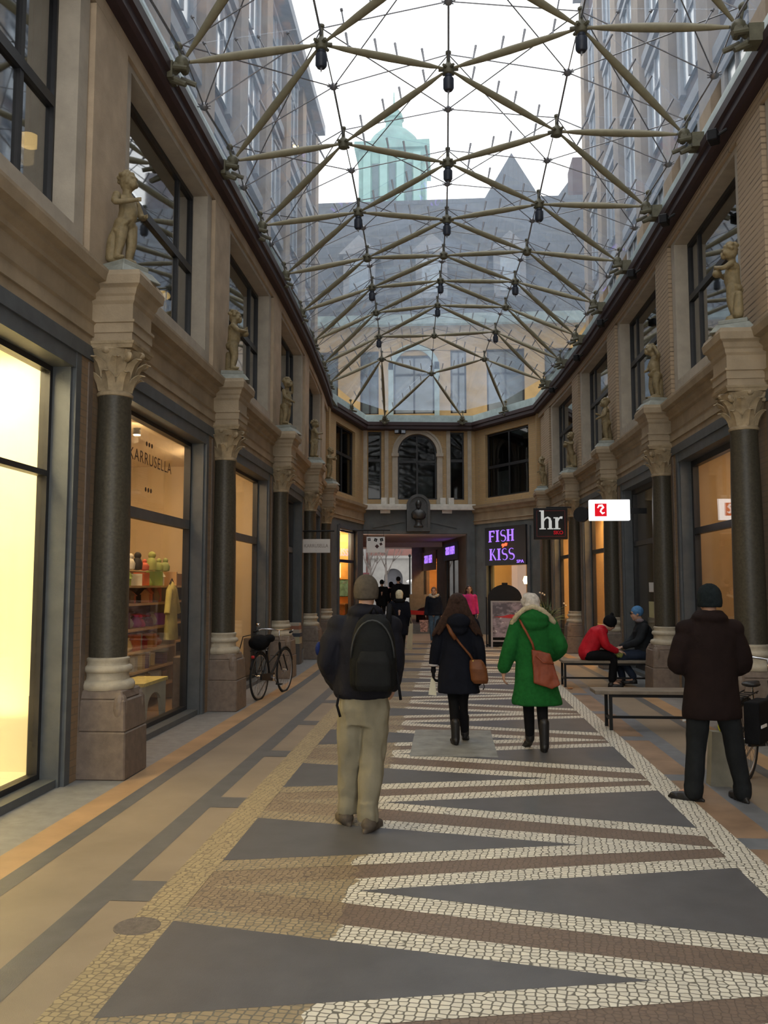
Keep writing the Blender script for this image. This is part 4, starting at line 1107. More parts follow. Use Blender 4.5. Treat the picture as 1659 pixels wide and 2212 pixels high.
# things on top of the toy shelves
for y, nm, c, h in ((11.30, 'white_figure', (.8, .78, .7), .3), (11.58, 'dark_bird_figure', (.03, .03, .035), .34), (11.85, 'red_cup', (.7, .16, .1), .22), (12.15, 'green_plush', (.40, .46, .15), .38), (12.45, 'green_plush', (.36, .42, .16), .26), (12.75, 'green_plush', (.33, .40, .18), .28)):
    b = MB(); b.lathe([(.02, 0), (.09, .02), (.10, h*.4), (.06, h*.65), (.02, h*.7)], n=12); b.ball((.0, .02, h*.8), h*.2, 10, 8); b.rod((0, .02, h*.8), (.02, .12, h*.78), .02, .005, 6)
    o = b.build(nm, mat(nm.replace('_', ' ')+' %d' % int(y*100), c, .7, .1, 5), None, True, autos=50); o.location = (-4.28, y, 1.93); o.scale = (.75, .75, .75)
    tag(o, nm.replace('_', ' ')+' on top of the toy shelves, '+{11.30: 'leftmost', 11.58: 'second from the left', 11.85: 'third from the left', 12.15: 'fourth from the left', 12.45: 'fifth from the left', 12.75: 'rightmost'}[y], 'ornament')
# left far shop: dim, with a green plant
spot_lamp((-4.5, 18.5, 3.9), 'dim spot in the fourth left shop', (1, .7, .4), 8, 6, group=None)
# end left amber shop
A = Vector(FE1(2.9, .62, 3.5)); spot_lamp(tuple(A), 'bright white spot at the top of the amber shop window', (1, .9, .7), 60, 45, group=None, r=.08)
area('amber_shop_light', FE1(2.0, .9, 3.75), (0, 0, 0), .8, .8, (1, .55, .15), 40)
t = thing('wall_picture', 'blue green painting hanging in the amber lit shop', 'picture', FE1(3.3, .5, 1.35))
MB().fbox(FE1, 3.28, 3.31, .2, .72, 1.35, 1.92).build('canvas', mat('blue green painting', (.16, .42, .42), .6, .6, 4), t)
q = MB(); 
for a, b_, c, d_ in ((.18, .74, 1.33, 1.35), (.18, .74, 1.92, 1.94), (.18, .2, 1.33, 1.94), (.72, .74, 1.33, 1.94)): q.fbox(FE1, 3.27, 3.32, a, b_, c, d_)
q.build('picture_frame', M['black'], t)
t = thing('lit_column_lamp', 'glowing upright lamp in the amber lit shop', 'lamp', FE1(3.25, .68, 1.95))
MB().fbox(FE1, 3.2, 3.3, .60, .72, 2.0, 2.5).build('lamp_shade', emis('amber glow', (1, .6, .2), 5), t)
t = thing('display_cabinet', 'brown display cabinet in the amber lit shop', 'cabinet', FE1(3.1, .55, .03))
MB().fbox(FE1, 2.9, 3.3, .32, .8, .03, 1.05).build('body', mat('brown cabinet wood', (.30, .15, .05), .5, .3, 4), t)
MB().fbox(FE1, 2.88, 3.32, .30, .82, 1.05, 1.09).build('top', mat('cabinet top wood', (.4, .22, .09), .5, .2, 4), t)
# end right shop
P = Vector(FE3(2.0, .7, 1.9))
t = thing('wall_lamp', 'bright amber wall lamp in the shop under the purple sign', 'lamp', tuple(P))
MB().lathe([(.05, -.12), (.09, 0), (.05, .14)], tuple(P), 14).build('lamp_shade', emis('wall lamp shade', (1, .72, .28), 18), t, True)
l = point('wall_lamp_light', tuple(P+Vector((-.05, -.2, 0))), (1, .62, .2), 40, .1); l.parent = t; l.location = Vector((-.05, -.2, 0))
area('end_right_shop_light', FE3(1.6, .9, 3.7), (0, 0, 0), .8, .8, (1, .6, .22), 14)
# right side shops
area('display_shop_light', (5.0, 12.1, 3.9), (0, 0, 0), .8, 3, (1, .66, .34), 30)
spot_lamp((4.6, 12.9, 3.75), 'small ceiling spot in the display shop on the right', (1, .85, .6), 30, 5, group=None)
spot_lamp((4.7, 17.0, 3.5), 'small ceiling spot in the dark shop on the right', (1, .85, .6), 30, 4, group=None)
area('near_right_shop_light', (5.0, 7.5, 3.9), (0, 0, 0), .8, 3, (1, .6, .25), 22)
area('amber_right_light', (4.3, 21.0, 3.88), (0, 0, 0), .7, 4, (1, .58, .2), 230)
area('amber_right_light', (4.1, 25.0, 3.88), (0, 0, 0), .7, 3.4, (1, .58, .2), 210)
# hanging display of glass pieces in the right shop window
t = thing('hanging_display', 'hanging display of clear rods and glass pieces in the right shop window', 'display', (4.35, 12.9, 1.6))
g = MB()
for i in range(5):
    y = 12.55+.13*i; g.rod((4.35, y, 1.2), (4.35, y, 2.4-.1*(i % 2)), .012); g.ball((4.35, y, 1.5+.17*(i % 3)), .045, 8, 6); g.ball((4.35, y, 1.95), .03, 8, 6)
g.rod((4.35, 12.5, 2.4), (4.35, 13.15, 2.4), .012)
g.build('glass_rods', mat('pale shiny glass pieces', (.75, .68, .55), .15, .1, 5, spec=.8), t, True)
MB().box(4.3, 4.5, 12.6, 13.1, 1.92, 1.95).build('shelf', mat('pale shelf', (.8, .72, .55), .4, .1), t)
# notices on dark window
t = thing('window_notice', 'small white oval notice stuck on the dark shop window at the right', 'notice', (3.82, 16.6, 1.6))
MB().box(3.84+bend(16.6), 3.85+bend(16.6), 16.3, 16.75, 1.60, 1.78).build('paper', mat('white paper', (.6, .6, .58), .7, .05), t)
t = thing('window_notice', 'larger yellowish poster with a small picture behind the seated pair', 'notice', (3.82, 16.6, 1.2))
MB().box(3.84+bend(16.6), 3.85+bend(16.6), 16.25, 16.8, 1.12, 1.42).build('paper', mat('yellowish paper', (.42, .40, .22), .7, .1), t)
# lamps in the upper left rooms
for x, y, z, w_ in ((-4.1, 7.85, 6.1, 'seen at the left edge'), (-4.2, 12.1, 6.0, 'upper one behind the second window'), (-4.1, 12.0, 5.42, 'lower one behind the second window')):
    t = thing('round_lamp', 'warm round lamp in the upper left rooms, '+w_, 'lamp', (x, y, z))
    MB().ball((x, y, z), .13, 14, 8, sz=.5).build('shade', emis('round lamp glow', (1, .55, .16), 4.5), t, True)
    MB().rod((x, y, z+.05), (x, y, 7.55), .008).build('cord', M['black'], t)
    l = point('round_lamp_light', (x, y, z-.15), (1, .6, .25), 3, .1); l.parent = t; l.location = (0, 0, -.15)
# curtains upper
for fr, lo, nm in ((FL, [(8.55, 8.95), (12.8, 13.1)], 'left'), (FRt, [(13.2, 13.5), (17.3, 17.6)], 'right')):
    for i, (a, b) in enumerate(lo):
        c = MB(); n = 10
        for k in range(n):
            u0 = a+(b-a)*k/n; u1 = a+(b-a)*(k+1)/n; c.fbox(fr, u0, u1, .42+.03*(k % 2), .46+.03*(k % 2), 4.75, 7.1)
        tag(c.build('window_curtain', M['curtain']), 'pale curtain behind an upper %s window, %s one' % (nm, 'nearer' if i == 0 else 'farther'), 'curtain')
# covered way lights
P = Vector(FT(1.2, .6, 2.2)); area('covered_way_shop_light', FT(8.0, .9, 3.3), (0, 0, 0), .7, 2, (1, .66, .3), 90)
q = FT(2.4, .5, 2.0); t = thing('shop_lamp', 'small glowing orange lamp in the covered way window', 'lamp', q)
MB().ball(q, .07, 12, 8).build('bulb', emis('orange bulb', (1, .38, .12), 12), t, True)
MB().rod(Vector(q)+Vector((0, 0, .05)), Vector(q)+Vector((0, 0, 1.6)), .008).build('cord', M['black'], t)

# ================================================================ signs
PURP = emis('purple sign letters', (.34, .16, 1.0), 1.6)
# FISH KISS SPA board above the end right window
def fe3(u, d, z): return FE3(u, d, z)
t = thing('shop_sign', 'black sign board with purple letters FISH KISS SPA above the end right window', 'sign', FE3(1.5, -.1, 3))
MB().fbox(FE3, .75, 3.02, -.10, -.04, 2.42, 3.76).build('board', mat('glossy black board', (.005, .004, .006), .45, .1, spec=.5, bstr=0), t)
def frT(u0, z0, d=-.105): return lambda a, b, w: FE3(u0+a, d-w, z0+b)
def stencil(body, size, u0, z0, xs=1.0, bold=.0, sp=1.05, name='lettering', fr=frT, m=None, parent=None):
    return text_obj(name, body, size, m or PURP, fr(u0, z0), parent or t, .008, sp, bold, xs)
# serif stencil letters built from strokes: (x0,x1,z0,z1) on a 0..1 grid
STRK = {
 'F': [(0, .18, 0, 1), (.18, .62, .88, 1), (.26, .5, .44, .54), (-.08, .26, 0, .07), (.55, .62, .74, 1)],
 'I': [(.1, .28, 0, 1), (0, .38, 0, .07), (0, .38, .93, 1)],
 'H': [(0, .18, 0, 1), (.48, .66, 0, 1), (.2, .46, .45, .54), (-.07, .25, 0, .06), (.41, .73, 0, .06), (-.07, .25, .94, 1), (.41, .73, .94, 1)],
 'K': [(0, .18, 0, 1), (-.07, .25, 0, .06), (-.07, .25, .94, 1)]}
def sletters(word, u0, z0, h, parent, fr, m, xs=1.22):
    x = u0; mb = None
    for ch in word:
        mb = MB()
        def bx(a, b, c, d):
            q = ((a, c), (b, c), (b, d), (a, d))
            mb.box8([fr(x+p*h*xs, 0, z0+r*h) for p, r in q]+[fr(x+p*h*xs, .012, z0+r*h) for p, r in q])
        if ch in STRK:
            for s_ in STRK[ch]: bx(*s_)
            if ch == 'K':
                for (a0, c0, a1, c1, w_) in ((.2, .48, .55, 1, .05), (.26, .52, .66, 0, .13)):
                    q = [(a0, c0), (a0+w_, c0), (a1+w_*.6, c1), (a1-w_*.4, c1)]
                    mb.box8([fr(x+a*h*xs, 0, z0+c*h) for a, c in q]+[fr(x+a*h*xs, .012, z0+c*h) for a, c in q])
            adv = {'F': .78, 'I': .55, 'H': .82, 'K': .85}[ch]
        elif ch == 'S':
            pts = []
            for k in range(15):
                a = math.radians(40+k*(230/14)); pts.append((.3+.26*math.cos(a), .74+.24*math.sin(a)))
            for k in range(15):
                a = math.radians(90-k*(230/14)); pts.append((.3+.28*math.cos(a), .26+.25*math.sin(a)))
            mb.path([fr(x+a*h*xs, .006, z0+c*h) for a, c in pts], [.02*h+.05*h*math.sin(PI*min(1, max(0, (k-4)/22)))for k in range(30)], 6)
            adv = .78
        mb.build('letter', m, parent); x += adv*h*xs
def fr3(u, w, z): return FE3(u, -.105-w, z)
sletters('FISH', 1.02, 3.24, .40, t, fr3, PURP); sletters('KISS', 1.06, 2.60, .40, t, fr3, PURP)
stencil('SPA', .15, 2.72, 2.53, 1.5)
b = MB(); b.ball(FE3(1.82, -.12, 3.11), .055, 10, 6); b.ball(FE3(1.97, -.12, 3.13), .055, 10, 6); b.rod(FE3(1.78, -.12, 3.03), FE3(2.05, -.12, 3.17), .012); b.build('heart_mark', emis('red heart mark', (1, .10, .04), 2.5), t, True)
# two purple signs in the covered way
for u0, z0, nm in ((2.0, 3.15, 'purple lettered sign in the covered way, nearer one'), (6.6, 3.1, 'purple lettered sign on a brownish blind in the covered way, farther one')):
    t2 = thing('led_sign', nm, 'sign', FT(u0+.8, -.05, z0)); t = t2
    if u0 > 3: MB().fbox(FT, u0-.1, u0+3.5, -.06, -.02, 2.42, 3.30).build('blind', mat('brownish blind', (.30, .22, .18), .8, .1), t2)
    else: MB().fbox(FT, u0-.1, u0+2.7, -.05, -.02, 2.75, 3.45).build('board', mat('blue grey board', (.09, .11, .13), .6, .1), t2)
    stencil('FISH KISS', .44 if u0 < 3 else .5, u0+1.3 if u0 < 3 else u0+1.7, 3.12 if u0 < 3 else 2.92, 1.0, .008, 1.0, fr=lambda a0, b0: (lambda a, b, w: FT(a0+a, -.065-w, b0+b)))
# hr sign (two faced box on a bracket from the right wall)
X0, X1, Yh, z0, z1 = 2.09, 2.90, 21.0, 2.84, 3.60
t = thing('hanging_sign', 'black square hanging sign with white letters hr and small red letters below', 'sign', ((X0+X1)/2, Yh, z0))
MB().box(X0, X1, Yh, Yh+.14, z0, z1).build('board', M['black'], t, bevel=.01)
q = MB(); 
for a, b_, c, d in ((X0+.06, X1-.06, z0+.06, z0+.075), (X0+.06, X1-.06, z1-.075, z1-.06), (X0+.06, X0+.075, z0+.06, z1-.06), (X1-.075, X1-.06, z0+.06, z1-.06)): q.box(a, b_, Yh-.01, Yh, c, d)
q.build('border_line', mat('dark red border', (.10, .008, .008), .5, .05), t)
WL = emis('white sign letters', (.9, .9, .85), .55)
mb = MB(); bx = X0+.14; bz = z0+.24; yy = Yh
def bar(a, b, c, d): mb.box(bx+a, bx+b, yy-.02, yy, bz+c, bz+d)
bar(.03, .10, 0, .46); bar(-.01, .14, 0, .025); bar(-.01, .05, .435, .46)
mb.path([(bx+.09, yy-.01, bz+.19), (bx+.13, yy-.01, bz+.265), (bx+.19, yy-.01, bz+.29), (bx+.235, yy-.01, bz+.26), (bx+.25, yy-.01, bz+.19)], [.012, .02, .024, .03, .033], 6)
bar(.215, .285, 0, .21); bar(.18, .32, 0, .025)
bar(.37, .44, 0, .29); bar(.33, .49, 0, .025); bar(.33, .40, .265, .29)
mb.path([(bx+.43, yy-.01, bz+.19), (bx+.46, yy-.01, bz+.26), (bx+.50, yy-.01, bz+.285), (bx+.54, yy-.01, bz+.28)], [.012, .02, .03, .034], 6)
mb.build('lettering', WL, t)
text_obj('red_lettering', 'SKO', .12, emis('red sign letters', (.6, .02, .03), .5), (lambda a, b, w: (X0+.58+a, Yh-.012-w, z0+.155+b)), t, .006, 1.0, .004)
MB().rod(((X0+X1)/2-.1, Yh+.07, z1+.02), (3.0, Yh+.07, z1+.02), .015).build('bracket', M['black'], t)
# black round lamp beside it
t = thing('round_wall_sign', 'black disc shaped shop sign between the hr sign and the white lit sign', 'sign', (2.75, 17.2, 3.1))
MB().rod((2.62, 17.1, 3.12), (2.66, 17.2, 3.12), .15, .15, 24).build('disc', M['black'], t, True, autos=40)
MB().rod((2.66, 17.2, 3.12), (3.1, 17.3, 3.12), .02).build('bracket', M['black'], t)
# white lit sign
X0, X1, Yh, z0, z1 = 2.53, 3.24, 15.5, 2.88, 3.25
t = thing('light_box_sign', 'white lit box sign with a red square mark sticking out from the right columns', 'sign', ((X0+X1)/2, Yh, z0))
MB().box(X0, X1, Yh, Yh+.12, z0, z1).build('light_box', emis('white sign face', (1, 1, 1), 1.9), t, bevel=.008)
MB().box(X0+.09, X0+.30, Yh-.006, Yh, z0+.07, z1-.07).build('red_mark', emis('red sign square', (.75, .01, .02), 1.0), t)
mb = MB(); cx, cz = X0+.195, z0+.19
mb.path([(cx-.055, Yh-.008, cz+.03), (cx-.03, Yh-.008, cz+.072), (cx+.02, Yh-.008, cz+.075), (cx+.045, Yh-.008, cz+.04), (cx+.01, Yh-.008, cz+.005), (cx-.005, Yh-.008, cz-.03), (cx+.03, Yh-.008, cz-.07), (cx+.065, Yh-.008, cz-.05)], [.010, .018, .022, .02, .016, .016, .018, .012], 6)
mb.build('white_squiggle', emis('white squiggle', (1, 1, 1), 1.5), t)
MB().box(X1, X1+.3, Yh+.04, Yh+.08, z0+.12, z0+.22).build('bracket', M['black'], t)
# toy shop hanging sign
X0, X1, Yh, z0, z1 = -3.42, -2.76, 20.0, 2.49, 2.81
SGN = mat('off white sign board', (.62, .58, .54), .6, .05, 3, bstr=0); INK = mat('faded brown sign ink', (.22, .18, .15), .7, .1)
t = thing('hanging_sign', 'white rectangular hanging sign with pale brown capitals hung from a black bar on the left', 'sign', ((X0+X1)/2, Yh, z0))
MB().box(X0, X1, Yh, Yh+.02, z0, z1).build('board', SGN, t)
for body, sz, dz in (('KARRUSELLA', .115, 0), ('THE', .05, .10), ('TOY', .05, -.10)):
    if body == 'TOY': body = '...'
    if body == 'THE': body = '...'
    text_obj('lettering', body, sz, INK, (lambda a, b, w, dz=dz: ((X0+X1)/2+a*.85, Yh-.002-w, (z0+z1)/2+dz+b)), t, .002)
MB().rod((-3.75, Yh, 3.0), (-2.66, Yh, 3.0), .018).build('bar', M['black'], t)
for x in (X0+.04, X1-.04): MB().rod((x, Yh, z1), (x, Yh, 3.0), .005).build('hanger', M['black'], t)
# lettering on the toy shop window
fr = lambda u0, z0: (lambda a, b, w: (-3.3-.232+w, u0+a, z0+b))
t = thing('window_lettering', 'dark capitals and dots stuck on the glass of the toy shop window', 'lettering', (-3.53, 10.2, 3.2))
IK2 = mat('dark window lettering', (.09, .05, .028), .6, .1)
text_obj('capitals', 'KARRUSELLA', .20, IK2, fr(9.95, 3.20), t, .001, 1.12, -.001, 1.15)
text_obj('dots', '. . .', .3, IK2, fr(9.86, 3.46), t, .001, .8, .01); text_obj('dots', '. . .', .3, IK2, fr(9.86, 2.92), t, .001, .8, .01)
# second hanging sign with stamp-like letters
X0, X1, Yh, z0, z1 = -2.47, -1.91, 26.0, 2.72, 3.20
t = thing('hanging_sign', 'white square hanging sign with tilted black stamp squares near the passage mouth', 'sign', ((X0+X1)/2, Yh, z0))
MB().box(X0, X1, Yh, Yh+.02, z0, z1).build('board', mat('white sign board', (.75, .75, .74), .6, .03, bstr=0), t)
for i, (a, b_, s_, an) in enumerate(((.08, .40, .05, .1), (.28, .385, .055, -.3), (.46, .39, .055, .2), (.44, .26, .045, .5), (.32, .19, .055, .8))):
    c = MB(); pts = [(X0+a+s_*math.cos(an+PI/4+PI/2*k)*1.2, Yh-.004, z0+b_+s_*math.sin(an+PI/4+PI/2*k)*1.2) for k in range(4)]
    c.prism(pts, (0, 0, 0), (0, .004, 0)); c.build('stamp_square', M['black'] if i < 3 else mat('dark brown stamp %d' % i, (.06, .02, .02), .6, .1), t)
    if i < 3: text_obj('stamp_letter', 'B o x'.split()[i], .075, SGN, (lambda p, q, w, a=a, b_=b_: (X0+a+p, Yh-.006-w, z0+b_+q)), t, .001)
MB().rod((-2.9, Yh, 3.40), (-1.75, Yh, 3.40), .018).build('bar', M['black'], t)
for x in (X0+.04, X1-.04): MB().rod((x, Yh, z1), (x, Yh, 3.4), .005).build('hanger', M['black'], t)
# black spot lamps on the eave beam
def eave_lamp(p, rz, lab):
    t = thing('eave_spotlight', lab, 'lamp', p, rz, 'black spotlights under the eave beam', local=True)
    MB().box(-.06, .06, -.09, .09, -.10, .04).build('housing', M['black'], t, bevel=.01)
    MB().box(-.065, -.06, -.07, .07, -.08, .02).build('front_glass', mat('spotlight front glass', (.3, .32, .36), .1, .05, spec=.8) if 'sfg' not in bpy.data.materials else bpy.data.materials['sfg'], t)
    MB().rod((.05, 0, -.02), (.16, 0, .03), .02).build('arm', M['black'], t)
    return t
for i, (y, w_) in enumerate(((10.55, 'nearest on the right'), (13.0, 'second on the right'), (15.3, 'third on the right'), (18.2, 'fourth on the right'), (21.0, 'fifth on the right'), (24.5, 'sixth on the right'))):
    eave_lamp((3.34+bend(y), y, 7.33), -.5, 'black spotlight under the eave beam, '+w_)
eave_lamp((-1.8, 30.65, 7.3), 1.2, 'black double spotlight under the eave beam above the end facade')
eave_lamp((-1.6, 30.7, 7.3), 1.9, 'second black spotlight beside it above the end facade')
# bust in its niche on the keystone
t = thing('bust', 'dark bronze bust in a round topped niche above the passage mouth', 'bust', FE2(ac, -.3, 3.7))
n_ = MB()
n_.fbox(FE2, ac-.42, ac+.42, -.50, -.04, 3.66, 3.80); 
for k in range(14):
    a0, a1 = PI*k/14, PI*(k+1)/14; r0, r1 = .32, .42
    q = [(ac+r0*math.cos(a0), 4.58+r0*math.sin(a0)), (ac+r1*math.cos(a0), 4.58+r1*math.sin(a0)), (ac+r1*math.cos(a1), 4.58+r1*math.sin(a1)), (ac+r0*math.cos(a1), 4.58+r0*math.sin(a1))]
    n_.box8([FE2(u, -.46, z) for u, z in q]+[FE2(u, -.0, z) for u, z in q])
for s_ in (-1, 1): n_.fbox(FE2, ac+s_*.37-.05, ac+s_*.37+.05, -.46, 0, 3.8, 4.58)
n_.fbox(FE2, ac-.36, ac+.36, -.33, -.0, 3.8, 4.58); n_.lathe([(.33, 0), (.33, .03)], (0, 0, 0), 4) if False else None
for k in range(10):
    a0, a1 = PI*k/10, PI*(k+1)/10; q = [(ac, 4.57), (ac+.34*math.cos(a0), 4.57+.34*math.sin(a0)), (ac+.34*math.cos(a1), 4.57+.34*math.sin(a1)), (ac, 4.58)]
    n_.box8([FE2(u, -.33, z) for u, z in q]+[FE2(u, -.02, z) for u, z in q])
n_.build('niche', M['bronze'], t)
c = FE2(ac, -.46, 0); b = MB()
b.lathe([(.17, 3.80), (.17, 3.86), (.12, 3.9), (.10, 4.02), (.14, 4.06)], (c[0], c[1], 0), 14); b.lathe([(.12, 4.06), (.24, 4.14), (.27, 4.28), (.20, 4.40), (.09, 4.44), (.08, 4.52)], (c[0], c[1], 0), 16, 1, .6)
b.ball((c[0], c[1], 4.64), .125, 14, 10, .85, 1, 1.2); b.rod((c[0], c[1]-.10, 4.64), (c[0], c[1]-.16, 4.60), .025, .02, 6); b.ball((c[0], c[1]-.05, 4.53), .07, 10, 8)
b.build('portrait_figure', M['bronze'], t, True)
# ================================================================ figures
def remesh(name, mb, m, parent, vox=.011, smooth=2, disp=None):
    """weld overlapping closed volumes into one continuous skin"""
    me = bpy.data.meshes.new(name+'_t'); me.from_pydata([Vector(v) for v in mb.v], [], mb.f)
    bm = bmesh.new(); bm.from_mesh(me); bmesh.ops.recalc_face_normals(bm, faces=bm.faces); bm.to_mesh(me); bm.free()
    o = bpy.data.objects.new(name+'_t', me); COL.objects.link(o)
    r = o.modifiers.new('r', 'REMESH'); r.mode = 'VOXEL'; r.voxel_size = vox; r.use_smooth_shade = True
    if smooth: s_ = o.modifiers.new('s', 'SMOOTH'); s_.iterations = smooth; s_.factor = .5
    dg = bpy.context.evaluated_depsgraph_get(); dg.update()
    me2 = bpy.data.meshes.new_from_object(o.evaluated_get(dg)); me2.name = name
    bpy.data.objects.remove(o); bpy.data.meshes.remove(me)
    if disp:
        amp, fr_ = disp
        me2.calc_loop_triangles()
        nr = [v.normal.copy() for v in me2.vertices]
        for v, n in zip(me2.vertices, nr):
            p = v.co; k = mnoise.noise(Vector((p.x*fr_, p.y*fr_, p.z*fr_*.45)))+.5*mnoise.noise(Vector((p.x*fr_*2.3, p.y*fr_*2.3, p.z*fr_*1.1+5)))
            v.co += n*(k*amp)
    me2.materials.clear(); me2.materials.append(m)
    for p in me2.polygons: p.use_smooth = True; p.material_index = 0
    q = bpy.data.objects.new(name, me2); COL.objects.link(q)
    if parent: q.parent = parent
    return q
def V(*a): return Vector(a)
def ell(mb, c, r, rot=None, n=14, m=10):
    """ellipsoid with radii r=(rx,ry,rz), optional rotation matrix"""
    vs = []; fs = []
    for k in range(m+1):
        a = PI*k/m
        for i in range(n):
            b = 2*PI*i/n; p = V(r[0]*math.sin(a)*math.cos(b), r[1]*math.sin(a)*math.sin(b), -r[2]*math.cos(a))
            if k in (0, m): p = V(r[0]*.01*math.cos(b), r[1]*.01*math.sin(b), -r[2]*math.cos(a))
            if rot: p = rot @ p
            vs.append(p+Vector(c))
    for k in range(m):
        for i in range(n):
            j = (i+1) % n; fs.append((k*n+i, k*n+j, (k+1)*n+j, (k+1)*n+i))
    fs.append(tuple(range(n-1, -1, -1))); fs.append(tuple(m*n+i for i in range(n)))
    mb.add(vs, fs)
def limb(mb, pts, rs, n=12):
    """rounded tapering limb through joints"""
    pts = [Vector(p) for p in pts]
    P = []; Rr = []
    for i in range(len(pts)-1):
        for k in range(5):
            t = k/5; P.append(pts[i].lerp(pts[i+1], t)); Rr.append(rs[i]+(rs[i+1]-rs[i])*t)
    P.append(pts[-1]); Rr.append(rs[-1])
    # smooth the joints
    for _ in range(2): P = [P[0]]+[(P[i-1]+P[i]*2+P[i+1])/4 for i in range(1, len(P)-1)]+[P[-1]]
    mb.path(P, Rr, n)
    ell(mb, pts[0], (rs[0],)*3, None, 10, 8); ell(mb, pts[-1], (rs[-1],)*3, None, 10, 8)
def rings(mb, rs, n=22, sq=2.0):
    """torso like loft: rs = [(cx, cy, z, rx, ry)]"""
    vs = []; fs = []
    for cx, cy, z, rx, ry in rs:
        for i in range(n):
            a = 2*PI*i/n; c, s_ = math.cos(a), math.sin(a)
            e = 2/sq; vs.append((cx+rx*math.copysign(abs(c)**e, c), cy+ry*math.copysign(abs(s_)**e, s_), z))
    for k in range(len(rs)-1):
        for i in range(n):
            j = (i+1) % n; fs.append((k*n+i, k*n+j, (k+1)*n+j, (k+1)*n+i))
    fs.append(tuple(range(n-1, -1, -1))); fs.append(tuple((len(rs)-1)*n+i for i in range(n)))
    mb.add(vs, fs)
def head(mb, c, yaw=0, pitch=0, s=1.0):
    """skull, jaw, nose, ears; faces +y before yaw"""
    R = Matrix.Rotation(yaw, 3, 'Z') @ Matrix.Rotation(pitch, 3, 'X'); c = Vector(c)
    def e(p, r): ell(mb, c+R @ (V(*p)*s), tuple(x*s for x in r), R, 14, 10)
    e((0, -.012, .025), (.076, .095, .088)); e((0, .022, -.045), (.060, .068, .072)); e((0, .050, -.095), (.030, .030, .022))
    e((0, .088, -.012), (.012, .020, .026)); e((0, .094, -.030), (.017, .014, .011)); e((0, .070, .030), (.055, .024, .016))
    e((0, .078, -.062), (.024, .012, .007)); e((0, .077, -.073), (.021, .012, .007)); e((.042, .058, -.030), (.022, .022, .024)); e((-.042, .058, -.030), (.022, .022, .024))
    e((.078, -.008, -.012), (.010, .020, .030)); e((-.078, -.008, -.012), (.010, .020, .030))
    return R
def eyes(parent, c, R, s=1.0):
    mb = MB()
    for sx in (-1, 1): mb.ball(Vector(c)+R @ (V(.031*sx, .075, .004)*s), .0125*s, 10, 8)
    mb.build('eyes', M['eye'], parent, True)
def hand(mb, w, d, palmn, side=1, curl=.5, s=1.0, thumb=None):
    """palm and five separate fingers; w wrist, d pointing direction, palmn palm normal"""
    w = Vector(w); d = Vector(d).normalized(); n = Vector(palmn); n = (n-d*n.dot(d)).normalized(); x = d.cross(n)*side
    vs = []
    rot = Matrix((x*1.0, d, n)).transposed()
    ell(mb, w+d*.045*s, (.036*s, .052*s, .016*s), rot, 12, 8)
    ell(mb, w+d*.065*s, (.040*s, .030*s, .014*s), rot, 12, 8)
    limb(mb, [w-d*.02, w+d*.02*s], [.024*s, .027*s], 10)
    for i, (off, L) in enumerate(((-.030, .068), (-.010, .078), (.011, .073), (.031, .056))):
        b = w+d*(.088-.004*abs(i-1.2))*s+x*off*s; p = [b-d*.02*s]; dd = d.copy(); q = b; seg_ = (L*.45*s, L*.32*s, L*.27*s)
        p.append(b)
        for k in range(3):
            ang = curl*(.55+.35*k); dd = (dd*math.cos(ang)+n*math.sin(ang)).normalized(); q = q+dd*seg_[k]; p.append(q)
            n_ = n
        limb(mb, p, [.010*s, .0098*s, .0092*s, .0085*s, .0072*s], 8)
    tb = w+d*.022*s-x*.030*s; t1 = tb+(d*.55-x*.75+n*.25).normalized()*.032*s; t2 = t1+(d*.85-x*.25+n*.35).normalized()*.030*s; t3 = t2+(d*.95+x*.0+n*.3).normalized()*.022*s
    limb(mb, [w+d*.012*s-x*.012*s, tb, t1, t2, t3], [.014*s, .0135*s, .0115*s, .0105*s, .008*s], 8)
def shoe(mb, a, yaw, L=.27, h=.09, tip=0, sole=0):
    """closed shoe, heel under the ankle a (ankle point on the floor plane), pointing along yaw"""
    R = Matrix.Rotation(yaw, 3, 'Z') @ Matrix.Rotation(tip, 3, 'X'); a = Vector(a)
    def e(p, r): ell(mb, a+R @ V(*p), r, R, 12, 8)
    e((0, -.02, .045), (.040, .052, .045)); e((0, .07, .034), (.043, .09, .033)); e((0, .135, .030), (.042, .058, .028)); e((0, -.005, .085), (.040, .045, .045))
    vs = []; n = 20
    for z in (0, .022):
        for i in range(n):
            t = 2*PI*i/n; y = .06+.135*math.sin(t)*(L/.27); x = (.040+.006*math.sin(t))*math.cos(t); vs.append(a+R @ V(x, y, z))
    fs = [(i, (i+1) % n, n+(i+1) % n, n+i) for i in range(n)]+[tuple(range(n-1, -1, -1)), tuple(range(n, 2*n))]
    mb.add(vs, fs)
def cloth(name, col, rough=.85, var=.2, scale=9, bscale=160, bstr=.3, sheen=0): return mat(name, col, rough, var, scale, .12, 0, bstr, bscale, 0, sheen, world=False)
M['eye'] = mat('dark eye', (.02, .018, .015), .2, .1, 5, bstr=0)
M['skin'] = mat('skin', (.44, .26, .18), .55, .08, 12, .35, bstr=.1, world=False)
M['denim'] = cloth('blue denim', (.07, .12, .18)); M['blackcloth'] = cloth('black cloth', (.006, .006, .007)); M['shoeblack'] = mat('black shoe leather', (.010, .009, .009), .45, .2, 20, world=False)
M['darknavy'] = cloth('dark navy coat cloth', (.006, .007, .012))

